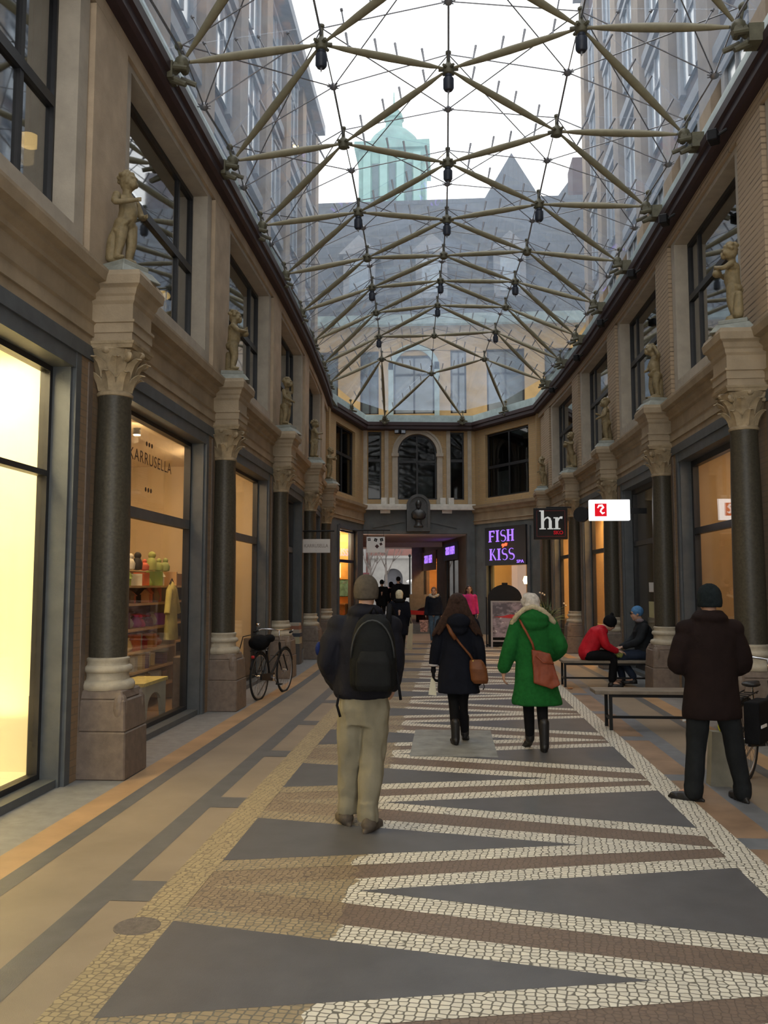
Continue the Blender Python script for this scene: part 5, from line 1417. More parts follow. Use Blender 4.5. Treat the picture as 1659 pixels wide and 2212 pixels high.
def figure(name, label, loc, rz, H, J, skinless=(), vox=.012, group=None, headyaw=0, headpitch=0, hands=(), headc=None, neck=True):
    """continuous body from joints; J in metres (already scaled)"""
    t = thing('person', label, 'person', loc, rz, group, local=True)
    b = MB()
    hc = Vector(J['head'])
    R = head(b, hc, headyaw, headpitch, J.get('hs', 1.0))
    limb(b, [hc+V(0, -.02, -.04), J['neck']], [.052, .058], 12)
    P = Vector(J['pelvis']); N = Vector(J['neck']); C = P.lerp(N, .62)
    limb(b, [P, C, N+V(0, 0, -.05)], [.115, .12, .07], 14)
    limb(b, [J['shL'], J['shR']], [.062, .062], 12)
    for sd in 'LR':
        limb(b, [J['sh'+sd], J['el'+sd], J['wr'+sd]], [.052, .040, .026], 12)
        limb(b, [J['hip'+sd], J['kn'+sd], J['an'+sd]], [.085, .055, .038], 12)
        an = Vector(J['an'+sd]); fy = J.get('foot'+sd, 0)
        Rf = Matrix.Rotation(fy, 3, 'Z'); limb(b, [an, an+Rf @ V(0, .12, -.05)], [.036, .026], 10)
    for w, d, n_, sd, curl in hands: hand(b, w, d, n_, sd, curl, J.get('hands_s', 1.0))
    remesh('body', b, M['skin'], t, vox if vox > .008 else vox, 1)
    return t, hc, R
# ---------------------------------------------------------------- man with rucksack
J = dict(head=(0.02, .02, 1.665), neck=(0.02, -.01, 1.50), pelvis=(0, 0, .98), shL=(-.19, 0, 1.44), shR=(.21, 0, 1.44), elL=(-.25, -.05, 1.17), elR=(.25, -.03, 1.17), wrL=(-.20, .14, .985), wrR=(.22, .14, .985),
         hipL=(-.09, 0, .95), hipR=(.09, 0, .95), knL=(-.10, .07, .52), knR=(.075, .0, .52), anL=(-.10, .10, .10), anR=(.045, -.08, .09), footL=.1, footR=-.1)
t, hc, R = figure('man', 'person in a dark puffed jacket and khaki trousers with a black rucksack, walking away', (-.62, 6.28, 0), 0, 1.8, J, hands=[((-.20, .14, .985), (.2, .6, -.7), (1, 0, 0), -1, .4), ((.22, .14, .985), (-.2, .6, -.7), (-1, 0, 0), 1, .4)])
h = MB(); ell(h, hc+V(0, -.01, .035), (.093, .112, .105)); rings(h, [(hc.x, hc.y-.012, hc.z-.045, .088, .104), (hc.x, hc.y-.012, hc.z+.02, .095, .112), (hc.x, hc.y-.012, hc.z+.05, .09, .108)])
remesh('beanie', h, cloth('olive grey beanie knit', (.085, .07, .052), .95, .2, 30, 300, .6), t, .009, 2)
c = MB()
rings(c, [(0, .0, .91, .195, .135), (0, 0, .95, .215, .15), (0, 0, 1.05, .215, .155), (0, 0, 1.2, .215, .155), (.01, 0, 1.34, .225, .15), (.01, -.005, 1.44, .20, .125), (.015, -.01, 1.50, .13, .105), (.02, -.01, 1.55, .10, .095)])
ell(c, (.015, -.02, 1.53), (.135, .115, .06)); ell(c, (-.17, -.005, 1.425), (.10, .09, .085)); ell(c, (.19, -.005, 1.425), (.10, .09, .085))
limb(c, [(-.15, 0, 1.435), (-.215, -.02, 1.33), (-.262, -.04, 1.17), (-.20, .10, 1.0)], [.075, .092, .085, .066], 14); limb(c, [(.17, 0, 1.435), (.21, -.01, 1.33), (.24, -.03, 1.17), (.21, .10, 1.0)], [.075, .085, .075, .06], 14)
remesh('jacket', c, cloth('near black puffed jacket', (.009, .009, .013), .7, .2, 6, 30, .35), t, .012, 6, (.010, 12))
k = MB()
rings(k, [(0, 0, .72, .17, .12), (0, 0, .84, .185, .135), (0, 0, .96, .175, .12), (0, 0, 1.0, .16, .11)])
limb(k, [(-.078, 0, .84), (-.10, .05, .50), (-.115, .09, .17)], [.112, .086, .074], 16); limb(k, [(.088, 0, .84), (.075, .0, .50), (.045, -.07, .16)], [.112, .088, .078], 16)
rings(k, [(-.115, .09, .075, .075, .088), (-.115, .09, .13, .080, .09), (-.115, .09, .2, .074, .08)]); rings(k, [(.045, -.065, .055, .078, .092), (.045, -.07, .12, .084, .094), (.045, -.07, .2, .078, .084)])
remesh('trousers', k, cloth('khaki grey trousers', (.205, .185, .13), .85, .12, 7, 200, .2), t, .011, 2, (.019, 9))
for an, fy in (((-.125, .06, 0), .45), ((.055, -.11, 0), -.35)):
    s_ = MB(); shoe(s_, an, fy, .31); ell(s_, (an[0], an[1]-.015, .05), (.056, .065, .05)); remesh('shoe', s_, mat('brown shoe suede', (.07, .055, .04), .8, .2, 20, world=False), t, .01, 1)
# rucksack
b = thing('rucksack', 'black rucksack on the back of the person in khaki trousers', 'rucksack', (-.595, 6.28, 0), 0, local=True)
r = MB(); rings(r, [(.07, -.225, .99, .14, .075), (.07, -.235, 1.03, .165, .10), (.07, -.24, 1.2, .165, .105), (.07, -.235, 1.36, .15, .095), (.07, -.22, 1.47, .115, .07), (.07, -.20, 1.52, .06, .04)], 24, 2.6)
remesh('main_bag', r, cloth('black rucksack nylon', (.0065, .007, .007), .7, .2, 10, 60, .3), b, .012, 2, (.004, 14))
r = MB(); rings(r, [(.08, -.335, 1.0, .11, .03), (.08, -.35, 1.04, .125, .04), (.08, -.35, 1.2, .12, .04), (.08, -.33, 1.27, .09, .025)], 20, 2.6)
remesh('front_pocket', r, cloth('rucksack pocket nylon', (.009, .0095, .0095), .75), b, .01, 2)
MB().path([(.07+.15*math.cos(a), -.30-.02*math.sin(a), 1.22+.26*math.sin(a)) for a in [PI*k/14 for k in range(15)]], .007, 6).build('zip', mat('grey zip tape', (.02, .022, .022), .6, .1), b, True)
for sx in (-.03, .17):
    MB().path([(sx, -.13, 1.45), (sx, -.04, 1.575), (sx*1.1, .08, 1.52), (sx*1.2, .15, 1.38)], .02, 8).build('shoulder_strap', M['blackcloth'], b, True)
MB().path([(.235, -.24, 1.12), (.25, -.25, 1.02), (.262, -.25, .93)], .011, 6).build('loose_strap', M['blackcloth'], b, True)
MB().path([(.04, -.2, 1.52), (.07, -.22, 1.57), (.10, -.2, 1.52)], .010, 6).build('grab_loop', M['blackcloth'], b, True)
x = MB(); ell(x, (-.318, -.03, 1.26), (.03, .05, .055)); tag(remesh('sleeve_patch', x, cloth('blue sleeve cloth', (.006, .014, .07)), t, .01, 1), None, None)
MB().path([(-.165, -.09, .94), (-.175, -.115, .87), (-.15, -.125, .79)], .010, 6).build('belt_strap', M['blackcloth'], t, True)

# ---------------------------------------------------------------- woman in navy coat
J = dict(head=(0, -.0, 1.515), neck=(0, -.02, 1.36), pelvis=(0, 0, .86), shL=(-.16, 0, 1.31), shR=(.16, 0, 1.31), elL=(-.225, -.03, 1.06), elR=(.225, -.03, 1.06), wrL=(-.265, .03, .84), wrR=(.255, .02, .80),
         hipL=(-.08, 0, .84), hipR=(.08, 0, .84), knL=(-.045, .05, .46), knR=(.045, .04, .46), anL=(-.03, -.09, .09), anR=(.075, .14, .12), footL=.15, footR=-.1)
LOCW = (.10, 9.60, 0)
t, hc, R = figure('woman', 'person with long brown hair in a knee length navy coat, walking away', LOCW, 0, 1.64, J, hands=[])
c = MB()
rings(c, [(.01, .0, .545, .235, .15), (.005, 0, .60, .232, .15), (0, 0, .75, .215, .15), (0, 0, .95, .185, .135), (0, 0, 1.12, .18, .13), (0, 0, 1.24, .195, .13), (0, -.01, 1.32, .16, .11), (0, -.02, 1.38, .09, .08)])
limb(c, [(-.165, 0, 1.30), (-.23, -.03, 1.06), (-.268, .02, .865)], [.075, .068, .055], 14); limb(c, [(.165, 0, 1.30), (.235, -.03, 1.06), (.26, .02, .83)], [.075, .07, .056], 14)
ell(c, (.01, -.13, 1.33), (.135, .085, .085)); ell(c, (.01, -.155, 1.36), (.10, .06, .06)); ell(c, (0, -.12, 1.25), (.12, .06, .07))
remesh('coat', c, M['darknavy'], t, .012, 3, (.006, 12))
hr = MB(); ell(hr, hc+V(0, -.02, .03), (.092, .108, .10)); 
for i, (dx, a, q_) in enumerate(((-.075, -.34, 1), (-.06, -.24, .95), (-.03, -.1, .45), (0, 0, .4), (.03, .08, .45), (.065, .22, .95), (.08, .30, 1))):
    limb(hr, [hc+V(dx*.7, -.06, .04), hc+V(dx*1.1, -.09, -.06), hc+V(dx*1.35+a*.20, -.10, -.06-.14*q_), hc+V(dx*1.6+a*.45, -.11, -.06-.28*q_)], [.05, .05, .040, .016], 10)
remesh('hair', hr, mat('brown hair', (.030, .014, .009), .6, .5, 40, .15, world=False, bstr=.6, bscale=200), t, .010, 2, (.006, 22))
for an, yaw, kn, tip in (((-.03, -.09, 0), .15, (-.045, .05, .46), 0), ((.075, .12, .03), -.1, (.045, .04, .46), -.35)):
    lg = MB(); limb(lg, [(an[0]*.5+math.copysign(.06, an[0]), 0, .80), kn, (an[0], an[1]-.01, .10)], [.088, .062, .046], 12); remesh('trouser_leg', lg, M['blackcloth'], t, .01, 2)
    s_ = MB(); shoe(s_, an, yaw, .25, tip=tip); limb(s_, [(an[0], an[1]-.01, .06+an[2]), (an[0], an[1]-.01, .24+an[2])], [.048, .05], 12); remesh('boot', s_, M['shoeblack'], t, .01, 1)
gl = MB(); hand(gl, (-.268, .03, .80), (-.02, .15, -1), (1, .2, 0), 1, .95, 1.12); remesh('glove', gl, M['blackcloth'], t, .0065, 1)
gl = MB(); hand(gl, (.262, .03, .77), (.05, .25, -1), (-1, .2, 0), -1, .6, 1.12); remesh('glove', gl, M['blackcloth'], t, .0065, 1)
cf = MB(); cf.lathe([(.052, 0), (.056, .005), (.056, .02), (.052, .025)], (-.268, .022, .832), 16); cf.build('cuff_trim', mat('pale cuff trim', (.35, .33, .33), .9, .1), t, True)
bg = thing('shoulder_bag', 'tan leather shoulder bag hanging at the right hip of the person in the navy coat', 'bag', LOCW, 0, local=True)
r = MB(); rings(r, [(.245, -.12, .66, .075, .035), (.235, -.13, .70, .095, .05), (.22, -.135, .82, .095, .055), (.20, -.13, .90, .075, .04), (.195, -.125, .92, .06, .03)], 18, 3)
BRN = mat('tan brown leather', (.13, .045, .015), .5, .2, 12, .25, world=False, bstr=.2)
remesh('bag_body', r, BRN, bg, .009, 2)
MB().path([(-.115, -.105, 1.345), (-.10, -.135, 1.26), (.02, -.155, 1.10), (.13, -.15, .97), (.17, -.14, .90)], .013, 6).build('strap', BRN, bg, True)
MB().path([(-.105, -.13, 1.30), (-.07, -.165, 1.21), (-.02, -.168, 1.14)], .024, 8).build('strap_pad', BRN, bg, True)
MB().path([(.27, -.15, .68), (.285, -.155, .63), (.27, -.15, .60)], .006, 5).build('tassel', M['shoeblack'], bg, True)
MB().ball((.165, -.155, .905), .013, 8, 6).build('buckle', mat('brass buckle', (.5, .35, .1), .3, .1, metal=1), bg, True)
pb = thing('paper_bag', 'small white paper bag in the left hand of the person in the navy coat', 'bag', LOCW, 0, local=True)
MB().box8([(-.325, .02, .52), (-.235, .02, .51), (-.235, .08, .51), (-.325, .08, .52), (-.295, .04, .70), (-.255, .04, .70), (-.255, .06, .70), (-.295, .06, .70)]).build('bag_body', mat('white paper', (.50, .48, .38), .8, .08, 8, bstr=.3, bscale=30), pb)
MB().path([(-.29, .05, .70), (-.275, .06, .735), (-.26, .05, .70)], .004, 5).build('handle', mat('white cord', (.5, .48, .4), .8, .05), pb)

# ---------------------------------------------------------------- woman in green coat
J = dict(head=(-.02, .03, 1.52), neck=(0, 0, 1.37), pelvis=(0, 0, .88), shL=(-.17, 0, 1.32), shR=(.17, 0, 1.32), elL=(-.25, -.03, 1.05), elR=(.275, -.03, 1.07), wrL=(-.315, .05, .80), wrR=(.20, .18, .95),
         hipL=(-.08, 0, .84), hipR=(.08, 0, .84), knL=(-.06, .05, .46), knR=(.075, .0, .46), anL=(-.045, .12, .10), anR=(.085, -.10, .09), footL=.25, footR=-.05)
LOCG = (.90, 9.27, 0)
t, hc, R = figure('woman', 'person with white hair in a long bright green coat with cream edged hood, walking away', LOCG, 0, 1.65, J, hands=[((-.315, .05, .80), (-.0, .25, -1), (1, .2, 0), 1, .75), ((.20, .18, .95), (-.8, .5, 0), (0, 0, -1), 1, .5)])
GREEN = cloth('bright green wool', (.013, .115, .024), .95, .18, 25, 260, .8, 0)
c = MB()
rings(c, [(.03, 0, .47, .262, .16), (.025, 0, .50, .265, .165), (.015, 0, .70, .225, .155), (.005, 0, .92, .195, .14), (0, 0, 1.10, .185, .135), (0, 0, 1.24, .20, .13), (0, -.01, 1.33, .16, .115), (0, -.01, 1.40, .10, .09)])
limb(c, [(-.17, 0, 1.31), (-.255, -.03, 1.05), (-.312, .03, .86)], [.085, .085, .075], 14); limb(c, [(.17, 0, 1.31), (.285, -.03, 1.07), (.21, .14, .97)], [.085, .088, .07], 14)
ell(c, (0, -.09, 1.385), (.165, .085, .075)); ell(c, (0, -.10, 1.32), (.15, .07, .07)); ell(c, (0, -.07, 1.44), (.11, .07, .05))
remesh('coat', c, GREEN, t, .012, 3, (.006, 11))
f = MB()
pts = [(-.235, .03, 1.265), (-.225, -.05, 1.33), (-.175, -.10, 1.41), (-.10, -.115, 1.475), (-.01, -.11, 1.50), (.08, -.115, 1.465), (.15, -.10, 1.405), (.205, -.06, 1.335), (.235, .02, 1.29)]
f.path(pts, [.02, .026, .028, .028, .028, .028, .028, .028, .02], 10)
remesh('hood_trim', f, cloth('cream fur trim', (.42, .36, .24), .95, .2, 30, 120, .9), t, .008, 1, (.006, 60))
hr = MB(); ell(hr, hc+V(0, -.015, .025), (.098, .112, .098)); ell(hr, hc+V(-.02, -.03, .06), (.08, .08, .065)); ell(hr, hc+V(0, -.07, -.03), (.09, .06, .07)); ell(hr, hc+V(-.07, -.02, .03), (.04, .05, .05))
remesh('hair', hr, mat('white grey hair', (.46, .42, .37), .7, .25, 30, .4, world=False, bstr=.7, bscale=150), t, .009, 1, (.010, 26))
for an, yaw, kn, tip in (((-.045, .10, .045), .25, (-.06, .05, .46), -.5), ((.085, -.10, 0), -.05, (.075, 0, .46), 0)):
    lg = MB(); limb(lg, [(an[0]+math.copysign(.02, an[0]), 0, .80), kn, (an[0], an[1]-.01, .12)], [.088, .062, .048], 12); remesh('legging', lg, M['blackcloth'], t, .01, 2)
    s_ = MB(); shoe(s_, an, yaw, .25, tip=tip); limb(s_, [(an[0], an[1]-.01, .06+an[2]), (an[0], an[1]-.01, .30+an[2])], [.05, .054], 12); remesh('boot', s_, M['shoeblack'], t, .01, 1)
cf = MB(); cf.lathe([(.034, 0), (.042, .01), (.045, .06), (.04, .07)], (-.315, .045, .805), 14); cf.build('glove_cuff', M['blackcloth'], t, True)
bg = thing('shoulder_bag', 'large rust red leather bag on the back of the person in the green coat', 'bag', LOCG, 0, local=True)
RST = mat('rust red leather', (.185, .042, .017), .5, .2, 9, .25, world=False, bstr=.25, bscale=30)
r = MB(); r.prism([(-.04, -.19, 1.06), (.15, -.19, 1.02), (.245, -.19, .70), (.16, -.19, .655), (-.02, -.19, .72)], (0, -.03, 0), (0, .05, 0))
remesh('bag_body', r, RST, bg, .009, 4, (.008, 14))
MB().path([(-.15, -.09, 1.365), (-.135, -.165, 1.32), (-.08, -.175, 1.22), (-.03, -.18, 1.12), (-.01, -.185, 1.04)], .013, 6).build('strap', RST, bg, True)
MB().path([(.0, -.225, 1.0), (.07, -.235, .93), (.18, -.225, .92)], .010, 6).build('flap_edge', RST, bg, True)

# ---------------------------------------------------------------- man in brown coat
J = dict(head=(.02, .06, 1.60), neck=(0, .01, 1.45), pelvis=(0, 0, .94), shL=(-.19, 0, 1.38), shR=(.20, 0, 1.38), elL=(-.285, .02, 1.06), elR=(.285, .02, 1.06), wrL=(-.10, .26, 1.10), wrR=(.10, .26, 1.10),
         hipL=(-.10, 0, .90), hipR=(.10, 0, .90), knL=(-.12, .02, .5), knR=(.17, .0, .5), anL=(-.16, .0, .09), anR=(.22, .0, .09), footL=.75, footR=-.35)
LOCB = (2.12, 7.22, 0)
t, hc, R = figure('man', 'person in dark brown coat and grey knitted hat, back turned, at the right', LOCB, 0, 1.72, J, hands=[((-.10, .26, 1.10), (.7, .6, .1), (0, 0, 1), 1, .6), ((.10, .26, 1.10), (-.7, .6, .1), (0, 0, 1), -1, .6)], headpitch=-.25)
h = MB(); ell(h, hc+V(0, -.02, .035), (.097, .112, .105)); rings(h, [(hc.x, hc.y-.02, hc.z-.055, .094, .108), (hc.x, hc.y-.02, hc.z+.0, .10, .115), (hc.x, hc.y-.02, hc.z+.03, .095, .11)])
remesh('knitted_hat', h, cloth('dark teal grey knit', (.014, .020, .022), .95, .25, 30, 260, .9), t, .009, 2, (.003, 60))
c = MB()
rings(c, [(.0, 0, .655, .235, .155), (0, 0, .70, .235, .16), (0, 0, .9, .215, .155), (0, 0, 1.08, .205, .15), (0, 0, 1.22, .215, .15), (0, 0, 1.33, .225, .14), (0, 0, 1.41, .17, .12), (.005, .0, 1.47, .12, .11), (.01, .01, 1.52, .105, .10)])
ell(c, (0, -.02, 1.46), (.15, .12, .06)); ell(c, (-.175, 0, 1.365), (.10, .09, .085)); ell(c, (.18, 0, 1.365), (.10, .09, .085))
limb(c, [(-.14, 0, 1.375), (-.205, 0, 1.27), (-.27, .0, 1.06), (-.13, .20, 1.06)], [.07, .092, .085, .062], 14); limb(c, [(.14, 0, 1.375), (.21, 0, 1.27), (.265, 0, 1.06), (.13, .20, 1.06)], [.07, .092, .085, .062], 14)
remesh('coat', c, cloth('dark brown coat cloth', (.0135, .0078, .007), .9, .2, 7, 200, .4), t, .012, 6, (.009, 8))
k = MB(); rings(k, [(0, 0, .66, .17, .11), (0, 0, .9, .18, .12)])
limb(k, [(-.095, 0, .78), (-.125, .01, .5), (-.16, -.0, .12)], [.10, .080, .07], 14); limb(k, [(.10, 0, .78), (.165, .0, .5), (.215, .0, .12)], [.10, .080, .07], 14); limb(k, [(-.16, 0, .12), (-.16, 0, .07)], [.078, .076], 12); limb(k, [(.215, 0, .12), (.215, 0, .07)], [.078, .076], 12)
remesh('trousers', k, cloth('dark grey trousers', (.012, .0135, .0145)), t, .012, 2, (.012, 9))
for an, fy in (((-.165, .0, 0), 1.05), ((.22, .0, 0), .2)):
    s_ = MB(); shoe(s_, an, fy, .30); remesh('shoe', s_, M['shoeblack'], t, .01, 1)
ph = thing('shopping_bag', 'pale cloth shopping bag standing on the paving behind the person in brown', 'bag', (2.37, 7.80, 0), 0, local=True)
MB().box8([(-.13, -.07, 0), (.10, -.07, 0), (.10, .07, 0), (-.13, .07, 0), (-.10, -.05, .46), (.08, -.05, .45), (.08, .05, .45), (-.10, .05, .46)]).build('bag_body', mat('pale grey bag cloth', (.22, .215, .18), .85, .15, 6), ph)
x = MB(); ell(x, (.03, 0, .49), (.07, .05, .05)); remesh('yellow_content', x, mat('yellow green wrapping', (.42, .46, .03), .6, .3, 12), ph, .01, 1, (.01, 20))

# ---------------------------------------------------------------- seated person in red, facing right (+x): built facing +y then turned
def seated(label, loc, rz, J, jacket, jm, legm, hatf, voxel=.013):
    t, hc, R = figure('sitter', label, loc, rz, 1.7, J, hands=[(J['wrL'], (.1, 1, -.1), (0, 0, -1), -1, .7), (J['wrR'], (-.1, 1, -.1), (0, 0, -1), 1, .7)], headpitch=J.get('hp', 0), vox=voxel)
    c = MB()
    P = Vector(J['pelvis']); N = Vector(J['neck'])
    limb(c, [P+V(0, -.01, .02), P.lerp(N, .35)+V(0, -.03, 0), P.lerp(N, .75)+V(0, -.02, 0), N+V(0, -.01, -.06)], [.155, .165, .165, .10], 16)
    ell(c, P+V(-.07, 0, 0), (.11, .13, .10)); ell(c, P+V(.07, 0, 0), (.11, .13, .10)); ell(c, P.lerp(N, .72)+V(-.08, 0, 0), (.11, .12, .13)); ell(c, P.lerp(N, .72)+V(.08, 0, 0), (.11, .12, .13))
    ell(c, N+V(0, -.03, -.01), (.10, .095, .06))
    for sd in 'LR': limb(c, [J['sh'+sd], J['el'+sd], Vector(J['wr'+sd]).lerp(Vector(J['el'+sd]), .15)], [.078, .072, .052], 14)
    remesh('jacket', c, jm, t, .013, 3, (.008, 14))
    for sd in 'LR':
        lg = MB(); limb(lg, [J['hip'+sd], J['kn'+sd], Vector(J['an'+sd])+V(0, 0, .04)], [.10, .078, .06], 12); remesh('trouser_leg', lg, legm, t, .012, 2, (.004, 12))
        s_ = MB(); an = Vector(J['an'+sd]); shoe(s_, (an.x, an.y, max(0, an.z-.09)), J.get('foot'+sd, 0), .27); remesh('shoe', s_, M['shoeblack'], t, .011, 1)
    hatf(t, hc)
    return t
def hat_black(t, hc):
    h = MB(); R = Matrix.Rotation(-.5, 3, 'X'); ell(h, hc+R @ V(0, -.02, .035), (.10, .118, .108), R); ell(h, hc+R @ V(0, -.02, -.01), (.098, .11, .07), R); ell(h, hc+R @ V(0, -.05, .155), (.032, .032, .03))
    remesh('bobble_hat', h, M['blackcloth'], t, .010, 1, (.003, 50))
Jr = dict(head=(0, .40, 1.07), neck=(0, .27, 1.0), pelvis=(0, 0, .56), shL=(-.16, .22, .93), shR=(.16, .22, .93), elL=(-.19, .28, .70), elR=(.19, .28, .70), wrL=(-.07, .50, .60), wrR=(.07, .50, .60),
          hipL=(-.10, .02, .53), hipR=(.10, .02, .53), knL=(-.13, .45, .53), knR=(.13, .43, .53), anL=(-.14, .46, .09), anR=(.14, .38, .09), hp=-.7)
seated('person in a red jacket and black bobble hat sitting bent forward on the far bench', (2.38, 15.12, 0), -PI/2, Jr, 'red', cloth('red padded jacket', (.42, .012, .022), .5, .2, 8, 40, .4), M['blackcloth'], hat_black)
def hat_blue(t, hc):
    h = MB(); ell(h, hc+V(0, -.02, .04), (.094, .108, .10)); remesh('blue_beanie', h, cloth('light blue knit', (.09, .22, .42), .95, .25, 30, 200, .6), t, .009, 2)
    g = MB(); g.box(-.075, .075, .085, .098, hc.z-.012-0, hc.z+.018); o = MB()
    for sx in (-1, 1): o.path([(hc.x+sx*.033+.026*math.cos(a), hc.y+.095, hc.z+.003+.02*math.sin(a)) for a in [2*PI*k/12 for k in range(12)]], .003, 5, True)
    o.path([(hc.x-.008, hc.y+.097, hc.z+.005), (hc.x+.008, hc.y+.097, hc.z+.005)], .003, 5)
    o.build('glasses', M['black'], t)
    s_ = MB(); ell(s_, hc+V(0, -.05, -.12), (.10, .08, .045)); remesh('hood_lining', s_, cloth('grey pink hood lining', (.22, .18, .19)), t, .01, 2)
Jb = dict(head=(0, .10, 1.235), neck=(0, .03, 1.08), pelvis=(0, 0, .57), shL=(-.17, .0, 1.01), shR=(.17, .0, 1.01), elL=(-.22, .12, .76), elR=(.22, .12, .76), wrL=(-.08, .36, .66), wrR=(.08, .38, .64),
          hipL=(-.10, .02, .53), hipR=(.10, .02, .53), knL=(-.12, .44, .52), knR=(.12, .42, .50), anL=(-.10, .20, .13), anR=(.12, .34, .10), footL=0, footR=0, hp=-.15)
seated('person in a dark jacket, light blue beanie and glasses sitting on the far bench', (3.36, 15.3, 0), PI/2, Jb, 'dark', cloth('dark slate jacket', (.016, .018, .021), .7, .2, 8, 60, .3), cloth('dark blue jeans', (.022, .030, .050)), hat_blue)
gb = MB(); ell(gb, (2.93, 15.15, .54), (.07, .06, .06)); tag(remesh('snack_packet', gb, mat('green yellow packet', (.30, .34, .08), .5, .4, 30), None, .01, 1, (.01, 30)), 'small green yellow packet held between the two seated persons', 'packet')

# ---------------------------------------------------------------- people farther off (simple joints, same build)
def walker(label, loc, rz, H, coat, coatm, hem, hair, hairm, legm, opts, vox=.016, group=None, floor=0.0):
    s = H/1.70
    J = dict(head=(0, .02, 1.575), neck=(0, -.01, 1.42), pelvis=(0, 0, .92), shL=(-.17, 0, 1.36), shR=(.17, 0, 1.36), elL=(-.22, -.03, 1.10), elR=(.22, -.03, 1.10), wrL=opts.get('wrL', (-.24, .05, .86)), wrR=opts.get('wrR', (.24, .05, .86)),
             hipL=(-.085, 0, .88), hipR=(.085, 0, .88), knL=(-.08, .06, .48), knR=(.075, .0, .48), anL=(-.07, .13, .10), anR=(.07, -.12, .09))
    J = {k: tuple(x*s for x in v) for k, v in J.items()}
    t, hc, R = figure('walker', label, loc, rz, H, J, vox=vox, group=group, hands=[(J['wrL'], (0, .15, -1), (1, 0, 0), 1, .5), (J['wrR'], (0, .15, -1), (-1, 0, 0), -1, .5)])
    if opts.get('face'): eyes(t, hc, R)
    c = MB(); w_ = opts.get('w', 1.0)
    rg = [(0, 0, hem, .20*w_, .14), (0, 0, hem+.04, .205*w_, .145), (0, 0, .95, .18*w_, .13), (0, 0, 1.12, .17*w_, .125), (0, 0, 1.28, .19*w_, .125), (0, 0, 1.38, .15, .105), (0, -.01, 1.44, .085, .08)]
    rings(c, [tuple(x*s for x in r_) for r_ in rg if r_[2] >= hem])
    for sd in 'LR': limb(c, [J['sh'+sd], J['el'+sd], Vector(J['wr'+sd]).lerp(Vector(J['el'+sd]), .12)], [.075, .066, .054], 12)
    remesh(coat, c, coatm, t, vox*.9, 3, (.005, 12))
    for sd, an, kn in (('L', J['anL'], J['knL']), ('R', J['anR'], J['knR'])):
        lg = MB(); limb(lg, [J['hip'+sd], kn, (an[0], an[1], an[2]+.03)], [.095, .065, .05], 12); remesh('trouser_leg', lg, legm, t, vox*.8, 2)
        s_ = MB(); shoe(s_, (an[0], an[1], 0), 0, .26); limb(s_, [(an[0], an[1]-.01, .06), (an[0], an[1]-.01, .18)], [.046, .048], 10); remesh('shoe', s_, M['shoeblack'], t, vox*.8, 1)
    if hair: remesh('hair' if hair != 'hat' else 'hat', opts['hairf'](hc), hairm, t, .012, 1, (.006, 25))
    return t, hc
def hair_bob(hc):
    h = MB(); ell(h, hc+V(0, -.025, .03), (.092, .10, .098)); ell(h, hc+V(0, -.05, -.04), (.088, .065, .075)); return h
def hair_long(hc):
    h = hair_bob(hc)
    for dx in (-.075, -.035, 0, .035, .075): limb(h, [hc+V(dx, -.05, .02), hc+V(dx*1.25, -.06, -.10), hc+V(dx*1.4, -.07, -.24)], [.04, .042, .02], 8)
    return h
def hair_up(hc):
    h = MB(); ell(h, hc+V(0, -.025, .035), (.088, .10, .094)); ell(h, hc+V(0, -.07, .03), (.05, .05, .05)); return h
# blonde bob, walking away with a cream tote
t, hc = walker('person with a pale blonde bob in a dark coat beyond the rucksack wearer', (-1.12, 19.8, 0), 0, 1.62, 'coat', M['darknavy'], .62, 'hair', mat('pale blonde hair', (.62, .55, .38), .6, .2, 30, world=False), M['blackcloth'], dict(hairf=hair_bob, w=1.1))
cm = MB(); ell(cm, hc+V(-.0, -.06, -.13), (.14, .08, .06)); remesh('scarf', cm, M['blackcloth'], t, .014, 1)
tb = thing('tote_bag', 'cream tote bag hanging beside the blonde person', 'bag', (-.86, 19.75, 0), 0, local=True)
MB().box8([(-.10, -.16, .30), (.04, -.16, .26), (.04, -.10, .26), (-.10, -.10, .30), (-.02, -.14, .86), (.06, -.14, .86), (.06, -.12, .86), (-.02, -.12, .86)]).build('bag_body', mat('cream canvas', (.36, .31, .21), .85, .1), tb)
MB().path([(-.01, -.13, .86), (.0, -.12, 1.0), (.04, -.13, .86)], .008, 5).build('handle', mat('cream webbing', (.34, .3, .2), .85, .1), tb)
# woman with fur collar and jeans coming towards the camera
t, hc = walker('person in a dark parka with pale fur collar and blue jeans walking towards the viewer', (-.42, 25.4, 0), PI-.1, 1.68, 'parka', cloth('dark navy parka', (.011, .013, .020)), .86, 'hair', mat('light brown hair', (.12, .06, .03), .6, .3, 30, world=False), M['denim'], dict(hairf=hair_up, face=1, w=1.12))
f = MB(); f.path([(-.13, -.03, 1.44), (-.10, .08, 1.42), (0, .125, 1.39), (.10, .08, 1.42), (.13, -.03, 1.44), (.0, -.10, 1.47)], .04, 8, True); remesh('fur_collar', f, cloth('pale fur', (.42, .37, .29), .95, .3, 30), t, .014, 1, (.014, 30))
sb = thing('patterned_bag', 'bag with a red and white pattern beside the person in blue jeans', 'bag', (-.66, 25.2, 0), 0, local=True)
MB().tbox(-.05, 0, .38, .72, .10, .05, .13, .05).build('bag_body', mat('mottled red white print', (.32, .18, .15), .7, .9, 22), sb)
MB().path([(-.12, 0, .72), (-.05, 0, .92), (.02, 0, .72)], .010, 5).build('handle', M['blackcloth'], sb)
